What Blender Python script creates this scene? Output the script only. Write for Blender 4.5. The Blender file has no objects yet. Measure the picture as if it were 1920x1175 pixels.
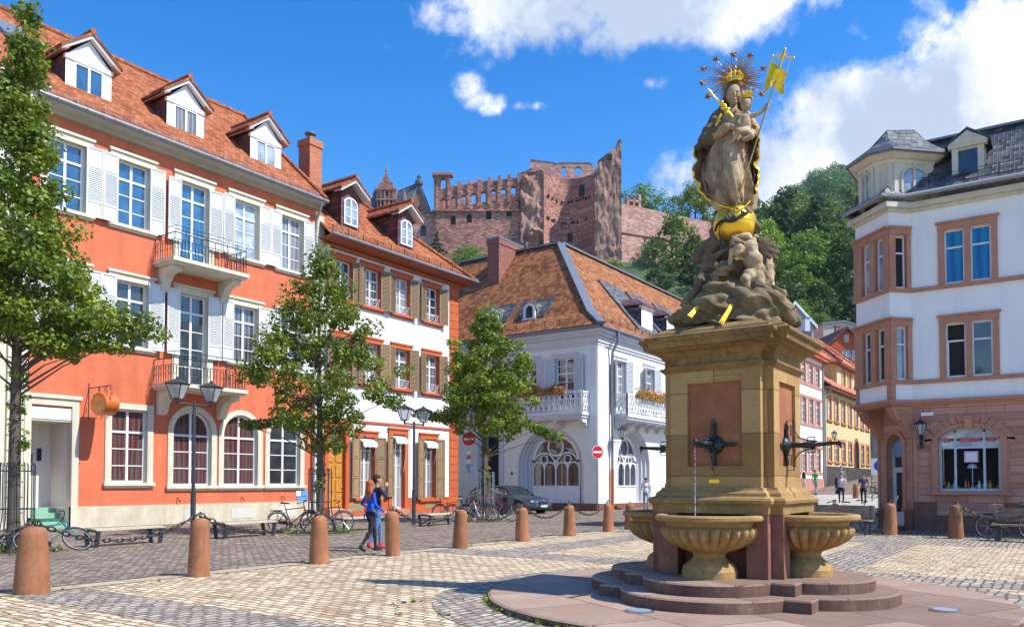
import bpy, bmesh, math, random
import numpy as np
from mathutils import Vector, Matrix, noise
R = math.radians
sc = bpy.context.scene
COL = sc.collection

# ------------------------------------------------------------------ camera, sky, sun, exposure
cam_d = bpy.data.cameras.new('camera')
cam = bpy.data.objects.new('camera', cam_d); COL.objects.link(cam)
cam.location = (0, 0, 1.6)
cam.rotation_euler = (R(91.8), 0, R(34.7))
cam_d.sensor_width = 36; cam_d.lens = 28.125
cam_d.shift_y = (857.86 - 587.5) / 1920.0
cam_d.clip_start = 0.1; cam_d.clip_end = 5000
sc.camera = cam
SUN_EL, SUN_AZ = 51.0, 13.5           # azimuth measured from +X towards +Y
SV = Vector((math.cos(R(SUN_EL))*math.cos(R(SUN_AZ)), math.cos(R(SUN_EL))*math.sin(R(SUN_AZ)), math.sin(R(SUN_EL))))
sd = bpy.data.lights.new('sun', 'SUN'); sd.energy = 5.0; sd.angle = R(0.5); sd.color = (1.0, 0.95, 0.86)
so = bpy.data.objects.new('sun', sd); COL.objects.link(so)
so.rotation_euler = SV.to_track_quat('Z', 'Y').to_euler()
sc.view_settings.view_transform = 'Standard'; sc.view_settings.look = 'None'
sc.view_settings.exposure = 0.42; sc.view_settings.gamma = 1

def world():
    w = bpy.data.worlds.new('World'); sc.world = w; w.use_nodes = True
    nt = w.node_tree; N = nt.nodes; L = nt.links; N.clear()
    out = N.new('ShaderNodeOutputWorld'); bg = N.new('ShaderNodeBackground')
    sky = N.new('ShaderNodeTexSky'); sky.sky_type = 'NISHITA'; sky.sun_disc = False
    sky.sun_elevation = R(SUN_EL); sky.sun_rotation = R(90 - SUN_AZ)
    sky.air_density = 1.15; sky.dust_density = 0.3; sky.ozone_density = 3.2; sky.altitude = 100
    hs = N.new('ShaderNodeHueSaturation'); hs.inputs['Saturation'].default_value = 1.42; hs.inputs['Value'].default_value = 2.02; hs.inputs['Hue'].default_value = .508
    L.new(sky.outputs[0], hs.inputs['Color'])
    tc = N.new('ShaderNodeTexCoord')
    # direction of a point of the sky from image pixel coordinates
    F = 1500.0
    def direc(px, py):
        x = (px-960)/F; y = (857.86-py)/F; th = R(1.8)
        f = math.cos(th)-y*math.sin(th); u = math.sin(th)+y*math.cos(th); a = R(34.7)
        d = Vector((-f*math.sin(a)+x*math.cos(a), f*math.cos(a)+x*math.sin(a), u)); return d.normalized()
    def vm(op, a, b=None):
        n = N.new('ShaderNodeVectorMath'); n.operation = op
        for k, q in enumerate((a, b)):
            if q is None: continue
            if isinstance(q, (tuple, Vector)): n.inputs[k].default_value = tuple(q)
            else: L.new(q, n.inputs[k])
        return n
    def m(op, a, b=None, c=None, clamp=False):
        n = N.new('ShaderNodeMath'); n.operation = op; n.use_clamp = clamp
        for k, q in enumerate((a, b, c)):
            if q is None: continue
            if isinstance(q, (int, float)): n.inputs[k].default_value = q
            else: L.new(q, n.inputs[k])
        return n.outputs[0]
    nrm = vm('NORMALIZE', tc.outputs['Generated']).outputs[0]
    n1 = N.new('ShaderNodeTexNoise'); n1.inputs['Scale'].default_value = 8.5; n1.inputs['Detail'].default_value = 12; n1.inputs['Roughness'].default_value = 0.62
    n1.inputs['Distortion'].default_value = 0.25
    L.new(nrm, n1.inputs['Vector'])
    n2 = N.new('ShaderNodeTexNoise'); n2.inputs['Scale'].default_value = 30; n2.inputs['Detail'].default_value = 8; n2.inputs['Roughness'].default_value = 0.6
    L.new(nrm, n2.inputs['Vector'])
    tot = None
    # (px, py, half width, half height, strength) of the cloud masses, as directions on the sky
    blobs = [(1180, -20, 330, 95, 1.0), (875, 165, 40, 34, .62), (915, 195, 62, 26, .66), (985, 198, 50, 15, .62), (1215, 155, 42, 20, .62), (1245, 148, 26, 24, .6), (1850, 130, 150, 130, 1.15),
             (1640, 260, 210, 110, 1.05), (1300, 330, 110, 60, .55), (1540, 330, 180, 80, 1.0), (1440, 310, 120, 70, .9), (1620, 50, 55, 45, .5), (1900, 260, 200, 150, 1.0),
             (950, 95, 45, 30, .35), (2300, 100, 300, 300, 1.0)]
    for (px, py, hw, hh, s) in blobs:
        d = direc(px, py); ex = (direc(px+10, py)-d).normalized(); ey = (direc(px, py-10)-d).normalized()
        q = vm('SUBTRACT', nrm, d).outputs[0]
        cx = m('MULTIPLY', vm('DOT_PRODUCT', q, ex).outputs['Value'], F/hw); cy = m('MULTIPLY', vm('DOT_PRODUCT', q, ey).outputs['Value'], F/hh)
        cz = m('MULTIPLY', vm('DOT_PRODUCT', q, d).outputs['Value'], F/(hw+hh)*1.2)
        r2 = m('ADD', m('ADD', m('MULTIPLY', cx, cx), m('MULTIPLY', cy, cy)), m('MULTIPLY', cz, cz))
        g = m('MULTIPLY', m('POWER', 2.718, m('MULTIPLY', r2, -0.75)), s)
        tot = g if tot is None else m('MAXIMUM', tot, g)
    nz = m('ADD', m('MULTIPLY', m('SUBTRACT', n1.outputs[0], 0.5), 2.3), m('MULTIPLY', m('SUBTRACT', n2.outputs[0], 0.5), 1.1))
    dens = m('ADD', tot, m('MULTIPLY', nz, m('ADD', m('MULTIPLY', tot, 0.75), 0.22)))
    mr = N.new('ShaderNodeMapRange'); mr.interpolation_type = 'SMOOTHSTEP'
    L.new(dens, mr.inputs[0]); mr.inputs[1].default_value = 0.36; mr.inputs[2].default_value = 0.74
    # grey bellies
    cr = N.new('ShaderNodeValToRGB'); e = cr.color_ramp.elements
    e[0].position = 0.40; e[0].color = (5.0, 6.0, 7.8, 1); e[1].position = 0.62; e[1].color = (11.0, 11.1, 11.3, 1)
    n3 = N.new('ShaderNodeTexNoise'); n3.inputs['Scale'].default_value = 9; n3.inputs['Detail'].default_value = 9; n3.inputs['Roughness'].default_value = .55
    L.new(vm('ADD', nrm, Vector((0.0, 0.0, 0.35))).outputs[0], n3.inputs['Vector'])
    L.new(n3.outputs[0], cr.inputs[0])
    mx = N.new('ShaderNodeMix'); mx.data_type = 'RGBA'
    L.new(mr.outputs[0], mx.inputs[0]); L.new(hs.outputs[0], mx.inputs[6]); L.new(cr.outputs[0], mx.inputs[7])
    L.new(mx.outputs[2], bg.inputs[0]); bg.inputs[1].default_value = 0.086
    L.new(bg.outputs[0], out.inputs[0])
    w.cycles.sampling_method = 'MANUAL' if hasattr(w.cycles, 'sampling_method') else w.cycles.sampling_method
    w.cycles.sample_map_resolution = 512
world()

# ------------------------------------------------------------------ helpers
def tag(o, label=None, cat=None, group=None, kind=None):
    if label: o['label'] = label
    if cat: o['category'] = cat
    if group: o['group'] = group
    if kind: o['kind'] = kind
    return o

def thing(name, label, cat, loc=(0, 0, 0), rz=0, group=None):
    o = bpy.data.objects.new(name, None); COL.objects.link(o)
    o.location = loc; o.rotation_euler = (0, 0, rz); o.empty_display_size = .3
    return tag(o, label, cat, group)

def link(name, me, parent=None, loc=(0, 0, 0), rz=0, label=None):
    o = bpy.data.objects.new(name, me); COL.objects.link(o)
    if parent is not None: o.parent = parent
    o.location = loc; o.rotation_euler = (0, 0, rz)
    if label: o['label'] = label
    return o

def copy_tree(o, parent=None):
    c = o.copy(); COL.objects.link(c)
    if parent is not None: c.parent = parent
    for ch in list(o.children): copy_tree(ch, c)
    return c

class MB:
    def __init__(s): s.v = []; s.f = []; s.m = []; s.M = None
    def add(s, vs, fs, mi=0):
        b = len(s.v)
        if s.M is not None: vs = [tuple(s.M @ Vector(p)) for p in vs]
        s.v += [tuple(p) for p in vs]; s.f += [tuple(b+i for i in f) for f in fs]; s.m += [mi]*len(fs); return s
    def box(s, x0, x1, y0, y1, z0, z1, mi=0):
        v = [(x0,y0,z0),(x1,y0,z0),(x1,y1,z0),(x0,y1,z0),(x0,y0,z1),(x1,y0,z1),(x1,y1,z1),(x0,y1,z1)]
        return s.add(v, [(0,3,2,1),(4,5,6,7),(0,1,5,4),(1,2,6,5),(2,3,7,6),(3,0,4,7)], mi)
    def poly(s, pts, mi=0): return s.add(pts, [tuple(range(len(pts)))], mi)
    def quad(s, a, b, c, d, mi=0): return s.add([a, b, c, d], [(0,1,2,3)], mi)
    def slab(s, pts, off, mi=0):                     # planar polygon thickened by vector off
        n = len(pts); off = Vector(off); q = [tuple(Vector(p)+off) for p in pts]
        return s.add(list(pts)+q, [tuple(range(n)), tuple(range(2*n-1, n-1, -1))]+[(i, (i+1) % n, n+(i+1) % n, n+i) for i in range(n)], mi)
    def beam(s, p, q, w, h=None, mi=0, up=(0, 0, 1)):
        h = h or w; p = Vector(p); q = Vector(q); d = (q-p)
        if d.length < 1e-6: return s
        d.normalize(); u = Vector(up)
        if abs(d.dot(u)) > .99: u = Vector((1, 0, 0)) if abs(d.x) < .9 else Vector((0, 1, 0))
        a = d.cross(u).normalized()*w/2; b = a.cross(d).normalized()*h/2
        v = [tuple(c+i*a+j*b) for c in (p, q) for i, j in ((-1,-1),(1,-1),(1,1),(-1,1))]
        return s.add(v, [(0,1,2,3),(7,6,5,4),(0,4,5,1),(1,5,6,2),(2,6,7,3),(3,7,4,0)], mi)
    def tube(s, path, r, n=8, closed=False, mi=0, flat=1.0):
        P = [Vector(p) for p in path]; m = len(P)
        rr = r if isinstance(r, (list, tuple)) else [r]*m
        vs = []; prev = None
        for i, p in enumerate(P):
            a = P[(i-1) % m] if (closed or i > 0) else p; b = P[(i+1) % m] if (closed or i < m-1) else p
            d = (b-a)
            if d.length < 1e-9: d = Vector((0, 0, 1))
            d.normalize()
            if prev is None:
                u = Vector((0, 0, 1)) if abs(d.z) < .9 else Vector((1, 0, 0))
                prev = (u-d*u.dot(d)).normalized()
            else:
                prev = prev-d*prev.dot(d)
                prev = prev.normalized() if prev.length > 1e-6 else Vector((1, 0, 0))
            c = d.cross(prev)
            for k in range(n):
                t = 2*math.pi*k/n
                vs.append(tuple(p+rr[i]*(math.cos(t)*prev+flat*math.sin(t)*c)))
        fs = []
        for i in range(m if closed else m-1):
            for k in range(n):
                a = i*n+k; b = i*n+(k+1) % n; i2 = (i+1) % m
                fs.append((a, b, i2*n+(k+1) % n, i2*n+k))
        if not closed: fs += [tuple(range(n-1, -1, -1)), tuple((m-1)*n+k for k in range(n))]
        return s.add(vs, fs, mi)
    def cyl(s, x, y, z0, z1, r, n=16, r2=None, mi=0): return s.lathe([(r, z0), (r if r2 is None else r2, z1)], n, (x, y, 0), mi)
    def lathe(s, prof, n=24, c=(0, 0, 0), mi=0, mod=None):
        vs = []; m = len(prof)
        for (r, z) in prof:
            for k in range(n):
                t = 2*math.pi*k/n; q = mod(t, r, z) if mod else r
                vs.append((c[0]+q*math.cos(t), c[1]+q*math.sin(t), c[2]+z))
        fs = [(i*n+k, i*n+(k+1) % n, (i+1)*n+(k+1) % n, (i+1)*n+k) for i in range(m-1) for k in range(n)]
        fs += [tuple(range(n-1, -1, -1)), tuple((m-1)*n+k for k in range(n))]
        return s.add(vs, fs, mi)
    def ball(s, c, r, seg=16, rings=10, mi=0, rot=None):
        r = r if isinstance(r, (tuple, list)) else (r, r, r); vs = [(0, 0, r[2])]
        for i in range(1, rings):
            a = math.pi*i/rings
            for k in range(seg):
                t = 2*math.pi*k/seg; vs.append((r[0]*math.sin(a)*math.cos(t), r[1]*math.sin(a)*math.sin(t), r[2]*math.cos(a)))
        vs.append((0, 0, -r[2]))
        if rot is not None: vs = [tuple(rot @ Vector(p)) for p in vs]
        vs = [(p[0]+c[0], p[1]+c[1], p[2]+c[2]) for p in vs]
        fs = [(0, 1+k, 1+(k+1) % seg) for k in range(seg)]
        for i in range(rings-2):
            for k in range(seg):
                a = 1+i*seg+k; b = 1+i*seg+(k+1) % seg; fs.append((a, a+seg, b+seg, b))
        e = len(vs)-1; o = 1+(rings-2)*seg
        fs += [(e, o+(k+1) % seg, o+k) for k in range(seg)]
        return s.add(vs, fs, mi)
    def mesh(s, name, mats, smooth=None, uv=True, jit=0):
        me = bpy.data.meshes.new(name)
        me.from_pydata(s.v, [], s.f)
        mats = mats if isinstance(mats, (list, tuple)) else [mats]
        for q in mats: me.materials.append(q)
        if len(mats) > 1: me.polygons.foreach_set('material_index', s.m)
        if smooth is not None:
            me.polygons.foreach_set('use_smooth', [True]*len(me.polygons)); me.set_sharp_from_angle(angle=R(smooth))
        if uv: auto_uv(me)
        me.update(); return me
    def build(s, name, mats, parent=None, smooth=None, loc=(0, 0, 0), rz=0, label=None, uv=True):
        return link(name, s.mesh(name, mats, smooth, uv), parent, loc, rz, label)

def auto_uv(me):                       # metres along the face's horizontal and its slope
    n = len(me.loops)
    if n == 0: return
    co = np.empty(len(me.vertices)*3); me.vertices.foreach_get('co', co); co = co.reshape(-1, 3)
    vi = np.empty(n, dtype=np.int32); me.loops.foreach_get('vertex_index', vi)
    pn = np.empty(len(me.polygons)*3); me.polygons.foreach_get('normal', pn); pn = pn.reshape(-1, 3)
    lt = np.empty(len(me.polygons), dtype=np.int32); me.polygons.foreach_get('loop_total', lt)
    nn = np.repeat(pn, lt, axis=0)
    nn = np.where((nn[:, 2] < 0)[:, None], -nn, nn)
    u = np.stack([-nn[:, 1], nn[:, 0], np.zeros(n)], 1); l = np.linalg.norm(u, axis=1)
    u = np.where((l < 1e-3)[:, None], np.array([[1., 0, 0]]), u/np.maximum(l, 1e-9)[:, None])
    v = np.cross(nn, u); c = co[vi]
    lay = me.uv_layers.new(name='UVMap')
    lay.data.foreach_set('uv', np.stack([(c*u).sum(1), (c*v).sum(1)], 1).astype(np.float32).ravel())

def dist_poly(n, r, cx=0, cy=0): return [(cx+r*math.cos(2*math.pi*k/n), cy+r*math.sin(2*math.pi*k/n)) for k in range(n)]

def remesh(mb, voxel, smooth_it=4, prims=None, disp=None):
    """fuse the closed shapes of mb into one continuous surface; prims: list of (p, q, r, mat index) to colour faces by the nearest"""
    me = bpy.data.meshes.new('tmp'); me.from_pydata(mb.v, [], mb.f)
    o = bpy.data.objects.new('tmp', me); COL.objects.link(o)
    md = o.modifiers.new('r', 'REMESH'); md.mode = 'VOXEL'; md.voxel_size = voxel; md.use_smooth_shade = True
    if smooth_it:
        m2 = o.modifiers.new('s', 'SMOOTH'); m2.iterations = smooth_it; m2.factor = .5
    dg = bpy.context.evaluated_depsgraph_get(); ev = o.evaluated_get(dg)
    out = bpy.data.meshes.new_from_object(ev)
    bpy.data.objects.remove(o); bpy.data.meshes.remove(me)
    out.materials.clear()
    nv = len(out.vertices)
    co = np.empty(nv*3); out.vertices.foreach_get('co', co); co = co.reshape(-1, 3)
    if disp is not None:
        no = np.empty(nv*3); out.vertex_normals.foreach_get('vector', no); no = no.reshape(-1, 3)
        co = co+no*disp(co)[:, None]; out.vertices.foreach_set('co', co.ravel())
    if prims:
        npoly = len(out.polygons); cc = np.empty(npoly*3); out.polygons.foreach_get('center', cc); cc = cc.reshape(-1, 3)
        best = np.full(npoly, 1e9); mi = np.zeros(npoly, dtype=np.int32)
        for (p, q, r1, r2, k) in prims:
            p = np.array(p); q = np.array(q); d = q-p; L2 = max((d*d).sum(), 1e-12)
            t = np.clip(((cc-p)@d)/L2, 0, 1); dd = np.linalg.norm(cc-(p+t[:, None]*d), axis=1)-(r1+(r2-r1)*t)
            b = dd < best; best[b] = dd[b]; mi[b] = k
        out.polygons.foreach_set('material_index', mi)
    out.polygons.foreach_set('use_smooth', [True]*len(out.polygons)); out.update()
    return out

# ------------------------------------------------------------------ materials
class NT:
    def __init__(s, name):
        s.mat = bpy.data.materials.new(name); s.mat.use_nodes = True; s.t = s.mat.node_tree; s.N = s.t.nodes; s.L = s.t.links
        s.b = s.N['Principled BSDF']; s.out = s.N['Material Output']; s.tc = s.N.new('ShaderNodeTexCoord')
    def n(s, typ, ins=None, **kw):
        o = s.N.new(typ)
        for k, v in kw.items(): setattr(o, k, v)
        for k, v in (ins or {}).items():
            if isinstance(v, bpy.types.NodeSocket): s.L.new(v, o.inputs[k])
            else: o.inputs[k].default_value = v
        return o
    def noise(s, sc_, det=4, ro=.55, vec=None, dist=0): return s.n('ShaderNodeTexNoise', {'Vector': vec or s.tc.outputs['Object'], 'Scale': sc_, 'Detail': det, 'Roughness': ro, 'Distortion': dist}).outputs[0]
    def ramp(s, fac, stops):
        r = s.n('ShaderNodeValToRGB', {0: fac}); e = r.color_ramp.elements
        while len(e) < len(stops): e.new(.5)
        for i, (p, c) in enumerate(stops): e[i].position = p; e[i].color = tuple(c)+(1,) if len(c) == 3 else c
        return r.outputs[0]
    def mix(s, f, a, b, mode='MIX'):
        o = s.n('ShaderNodeMix', data_type='RGBA', blend_type=mode)
        for k, v in ((0, f), (6, a), (7, b)):
            if isinstance(v, bpy.types.NodeSocket): s.L.new(v, o.inputs[k])
            else: o.inputs[k].default_value = (tuple(v)+(1,) if (isinstance(v, tuple) and len(v) == 3) else v)
        return o.outputs[2]
    def math(s, op, a, b=0, clamp=False):
        o = s.n('ShaderNodeMath', operation=op, use_clamp=clamp)
        for k, v in ((0, a), (1, b)):
            if isinstance(v, bpy.types.NodeSocket): s.L.new(v, o.inputs[k])
            else: o.inputs[k].default_value = v
        return o.outputs[0]
    def bump(s, h, st=.3, d=.02, nrm=None):
        o = s.n('ShaderNodeBump', {'Height': h, 'Strength': st, 'Distance': d})
        if nrm is not None: s.L.new(nrm, o.inputs['Normal'])
        s.L.new(o.outputs[0], s.b.inputs['Normal']); return o.outputs[0]
    def set(s, **kw):
        for k, v in kw.items():
            k = {'col': 'Base Color', 'rough': 'Roughness', 'metal': 'Metallic', 'ior': 'IOR', 'coat': 'Coat Weight', 'spec': 'Specular IOR Level', 'sub': 'Subsurface Weight', 'tr': 'Transmission Weight', 'sheen': 'Sheen Weight'}[k]
            if isinstance(v, bpy.types.NodeSocket): s.L.new(v, s.b.inputs[k])
            else: s.b.inputs[k].default_value = (tuple(v)+(1,) if isinstance(v, tuple) and len(v) == 3 else v)
        return s.mat
def sc3(c, f): return tuple(min(1, x*f) for x in c)

def plaster(name, c, var=.12, stain=.15, rough=.85, scale=1.2, bump=.15):
    t = NT(name); a = t.noise(scale, 6, .6); b = t.noise(scale*9, 5, .6)
    mp = t.n('ShaderNodeMapping', {'Vector': t.tc.outputs['Object'], 'Scale': (1.6, 1.6, .16)}).outputs[0]
    s_ = t.noise(1.4, 6, .7, mp)
    col = t.ramp(a, [(.3, sc3(c, 1-var)), (.7, sc3(c, 1+var*.6))])
    col = t.mix(t.ramp(t.noise(.45, 7, .7, dist=.6), [(.47, (0, 0, 0)), (.56, (var*1.6,)*3), (.6, (var*.5,)*3), (.7, (var*2,)*3)]), col, sc3(c, .72))
    col = t.mix(t.ramp(s_, [(.46, (0, 0, 0)), (.66, (stain,)*3)]), col, sc3(c, .55))
    col = t.mix(t.ramp(b, [(.35, (var*.7,)*3), (.6, (0, 0, 0))]), col, sc3(c, .7))
    t.bump(b, bump, .01); return t.set(col=col, rough=rough)
def plain(name, c, rough=.5, metal=0, var=.15, scale=8, bump=.1, coat=0, spec=.5):
    t = NT(name); a = t.noise(scale, 5, .6)
    t.bump(t.noise(scale*6, 3), bump, .005)
    return t.set(col=t.ramp(a, [(.3, sc3(c, 1-var)), (.7, sc3(c, 1+var))]), rough=rough, metal=metal, coat=coat, spec=spec)
def bricks(name, cols, mortar, w, h, ms=.01, bump=.5, bd=.02, rough=.85, offset=.5, squash=1, var=.3, coords='UV', stain=.3, rot=0, big=1.0, msm=.1):
    t = NT(name); vec = t.tc.outputs[coords]
    if rot: vec = t.n('ShaderNodeMapping', {'Vector': vec, 'Rotation': (0, 0, rot)}).outputs[0]
    wob = t.n('ShaderNodeTexNoise', {'Vector': vec, 'Scale': 3.0/h*.12, 'Detail': 2})
    v2 = t.n('ShaderNodeVectorMath', {0: vec}, operation='ADD'); sub = t.n('ShaderNodeVectorMath', {0: wob.outputs['Color'], 1: (.5, .5, .5)}, operation='SUBTRACT')
    scl = t.n('ShaderNodeVectorMath', {0: sub.outputs[0]}, operation='SCALE'); scl.inputs['Scale'].default_value = h*.35*var/.3
    t.L.new(scl.outputs[0], v2.inputs[1])
    br = t.n('ShaderNodeTexBrick', {'Vector': v2.outputs[0], 'Color1': (0, 0, 0, 1), 'Color2': (1, 1, 1, 1), 'Mortar': (.5, .5, .5, 1), 'Scale': 1.0, 'Mortar Size': ms, 'Mortar Smooth': msm, 'Bias': 0, 'Brick Width': w, 'Row Height': h}, offset=offset, squash=squash)
    n1 = t.noise(2.2*big, 4, .6, vec); n2 = t.noise(30, 4, .6, vec)
    f = t.math('ADD', t.math('MULTIPLY', br.outputs['Color'], .62), t.math('MULTIPLY', n1, .38))
    k = len(cols); col = t.ramp(f, [(.2+.6*i/(k-1), c) for i, c in enumerate(cols)])
    col = t.mix(t.ramp(n2, [(.3, (.35,)*3), (.6, (0, 0, 0))]), col, sc3(cols[0], .6))
    col = t.mix(t.ramp(t.noise(.35*big, 6, .65), [(.45, (0, 0, 0)), (.75, (stain,)*3)]), col, sc3(cols[0], .5))
    col = t.mix(br.outputs['Fac'], col, mortar)
    hgt = t.math('ADD', t.math('SUBTRACT', 1, br.outputs['Fac']), t.math('MULTIPLY', t.math('ADD', n2, br.outputs['Color']), .25))
    t.bump(hgt, bump, bd); return t.set(col=col, rough=rough)
def tiles(name, cols, w=.18, h=.16, rough=.8, lichen=None):
    """overlapping plain tiles: each course a wedge stepping down to the one below"""
    t = NT(name); uv = t.n('ShaderNodeSeparateXYZ', {0: t.tc.outputs['UV']})
    row = t.math('DIVIDE', uv.outputs[1], h); fr = t.math('FRACT', row); fl = t.math('FLOOR', row)
    odd = t.math('MULTIPLY', t.math('MODULO', t.math('ABSOLUTE', fl), 2), .5)
    cu = t.math('ADD', t.math('DIVIDE', uv.outputs[0], w), odd); fc = t.math('FRACT', cu); cl = t.math('FLOOR', cu)
    cell = t.n('ShaderNodeCombineXYZ', {0: cl, 1: fl})
    wn = t.n('ShaderNodeTexWhiteNoise', {0: cell.outputs[0]}, noise_dimensions='2D')
    n1 = t.noise(.8, 6, .65); f = t.math('ADD', t.math('MULTIPLY', wn.outputs[0], .5), t.math('MULTIPLY', n1, .5))
    k = len(cols); col = t.ramp(f, [(.22+.56*i/(k-1), c) for i, c in enumerate(cols)])
    edge = t.math('MULTIPLY', t.math('SUBTRACT', fc, .5), 2); edge = t.math('POWER', t.math('ABSOLUTE', edge), 10)
    # the joint between courses is a darker line in the tile colour
    low = t.math('LESS_THAN', fr, .10)
    col = t.mix(t.math('MAXIMUM', t.math('MULTIPLY', low, .75), t.math('MULTIPLY', edge, .5)), col, sc3(cols[0], .35))
    if lichen:
        col = t.mix(t.ramp(t.noise(5, 8, .7), [(.55, (0, 0, 0)), (.7, (.75,)*3)]), col, lichen)
    hh = t.math('SUBTRACT', t.math('SUBTRACT', 1, fr), t.math('MULTIPLY', edge, .5))
    t.bump(t.math('ADD', hh, t.math('MULTIPLY', wn.outputs[0], .25)), .8, .03); return t.set(col=col, rough=rough, spec=.2)
def stone(name, c, c2=None, scale=3, rough=.85, bump=.35, dark=None, streak=0):
    t = NT(name); a = t.noise(scale, 8, .62); b = t.noise(scale*12, 5, .65)
    col = t.ramp(a, [(.3, sc3(c, .72)), (.52, c), (.72, c2 or sc3(c, 1.25))])
    col = t.mix(t.ramp(b, [(.35, (.45,)*3), (.6, (0, 0, 0))]), col, sc3(c, .55))
    if dark:
        d = t.noise(scale*.7, 8, .7, dist=.4); col = t.mix(t.ramp(d, [(.5, (0, 0, 0)), (.68, (.8,)*3)]), col, dark)
    if streak:
        mp = t.n('ShaderNodeMapping', {'Vector': t.tc.outputs['Object'], 'Scale': (5, 5, .5)}).outputs[0]
        col = t.mix(t.ramp(t.noise(2.2, 6, .6, mp), [(.5, (0, 0, 0)), (.75, (streak,)*3)]), col, sc3(c, .3))
    t.bump(t.math('ADD', a, t.math('MULTIPLY', b, .5)), bump, .02); return t.set(col=col, rough=rough)
def foliage(name, c1, c2, c3, sc_=1.2):
    t = NT(name); oi = t.n('ShaderNodeObjectInfo')
    n1 = t.noise(sc_, 4, .6); n2 = t.noise(sc_*14, 2, .5)
    f = t.math('ADD', t.math('MULTIPLY', n1, .6), t.math('MULTIPLY', n2, .4))
    col = t.ramp(f, [(.34, c1), (.5, c2), (.66, c3)])
    hs = t.n('ShaderNodeHueSaturation', {'Color': col, 'Hue': t.math('ADD', .488, t.math('MULTIPLY', oi.outputs['Random'], .024)), 'Value': t.math('ADD', .8, t.math('MULTIPLY', oi.outputs['Random'], .45))})
    t.set(col=hs.outputs[0], rough=.5, spec=.35)
    tr = t.n('ShaderNodeBsdfTranslucent', {'Color': t.mix(.5, hs.outputs[0], (.25, .35, .03))})
    mx = t.n('ShaderNodeMixShader', {0: .3, 1: t.b.outputs[0], 2: tr.outputs[0]}); t.L.new(mx.outputs[0], t.out.inputs[0])
    return t.mat
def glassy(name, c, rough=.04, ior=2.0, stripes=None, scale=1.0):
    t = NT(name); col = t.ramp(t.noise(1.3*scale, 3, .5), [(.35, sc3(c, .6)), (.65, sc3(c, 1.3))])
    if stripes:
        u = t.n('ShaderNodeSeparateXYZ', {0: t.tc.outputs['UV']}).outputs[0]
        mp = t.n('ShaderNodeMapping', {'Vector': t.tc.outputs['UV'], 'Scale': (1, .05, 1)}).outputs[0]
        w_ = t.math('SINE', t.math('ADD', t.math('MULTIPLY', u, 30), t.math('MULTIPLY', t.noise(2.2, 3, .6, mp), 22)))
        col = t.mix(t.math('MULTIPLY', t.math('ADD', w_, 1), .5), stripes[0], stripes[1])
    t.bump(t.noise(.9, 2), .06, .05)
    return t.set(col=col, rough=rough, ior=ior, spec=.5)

M = {}
M['orange'] = plaster('orange_plaster', (.66, .165, .075), .14, .34)
M['cream'] = plaster('cream_stone', (.66, .62, .49), .12, .35)
M['creamwall'] = plaster('cream_wall', (.62, .50, .26), .08, .15)
M['plinth'] = plaster('limestone_plinth', (.62, .56, .42), .2, .55, scale=2)
M['white'] = plaster('white_plaster', (.78, .775, .75), .06, .22)
M['whitecorner'] = plaster('bright_white_plaster', (.86, .85, .83), .03, .15)
M['whitepaint'] = plain('white_paint', (.78, .79, .80), .45, var=.05)
M['shutterwhite'] = plain('shutter_white', (.66, .68, .67), .5, var=.06)
M['shuttergrey'] = plain('shutter_grey', (.60, .63, .66), .5, var=.06)
M['shutterbrown'] = plain('shutter_brown', (.30, .20, .105), .6, var=.2)
M['redtrim'] = plaster('red_trim', (.55, .115, .035), .12, .2)
M['pinktrim'] = plaster('pink_sandstone_trim', (.50, .235, .15), .15, .25, scale=2)
M['doorwood'] = plain('door_wood', (.52, .22, .03), .4, var=.2, coat=.3)
M['wood'] = plain('bench_wood', (.24, .165, .105), .7, var=.3, scale=5)
M['tile'] = tiles('clay_tiles', [(.19, .055, .024), (.34, .11, .045), (.44, .165, .075)], .2, .19)
M['tile2'] = tiles('weathered_tiles', [(.15, .055, .028), (.30, .11, .045), (.44, .195, .07)], .26, .27, lichen=(.34, .19, .07))
M['tile3'] = tiles('red_pantiles', [(.36, .10, .05), (.52, .17, .09), (.62, .26, .15)], .28, .34)
M['slate'] = tiles('slate', [(.05, .055, .065), (.10, .105, .12), (.22, .21, .20)], .24, .2, .5)
M['slatered'] = tiles('brown_slate', [(.09, .045, .05), (.15, .075, .08), (.2, .1, .1)], .25, .2, .7)
M['lead'] = plain('lead_sheet', (.20, .22, .25), .45, .4)
M['zinc'] = plain('zinc_gutter', (.28, .29, .30), .4, .6)
M['iron'] = plain('wrought_iron', (.03, .045, .045), .5, .5)
M['darkmetal'] = plain('dark_grey_metal', (.055, .06, .075), .45, .4)
M['chain'] = plain('chain_iron', (.10, .085, .07), .5, .8)
M['steel'] = plain('galvanised_steel', (.35, .36, .38), .35, .8)
M['gold'] = plain('gilding', (.90, .56, .045), .34, .75, var=.12, bump=.25)
M['bronze'] = plain('dark_bronze', (.035, .045, .05), .4, .7)
M['brickr'] = bricks('orange_brick', [(.42, .12, .05), (.58, .2, .09)], (.4, .25, .18), .24, .08, .008)
M['brickd'] = bricks('dark_brick', [(.22, .06, .04), (.38, .13, .09)], (.3, .2, .17), .24, .08, .008)
M['castle'] = bricks('castle_sandstone', [(.25, .10, .075), (.48, .21, .16), (.64, .34, .27)], (.32, .17, .13), 1.1, .5, .03, .9, .12, var=.5, stain=.7, big=.35)
M['castlelight'] = bricks('castle_rampart_stone', [(.38, .19, .15), (.54, .29, .23), (.66, .42, .35)], (.42, .25, .2), 1.1, .5, .02, .6, .08, var=.5, stain=.45, big=.3)
M['castlerough'] = stone('castle_broken_masonry', (.36, .20, .15), (.56, .40, .31), 1.1, bump=1.0, dark=(.15, .075, .06))
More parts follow.
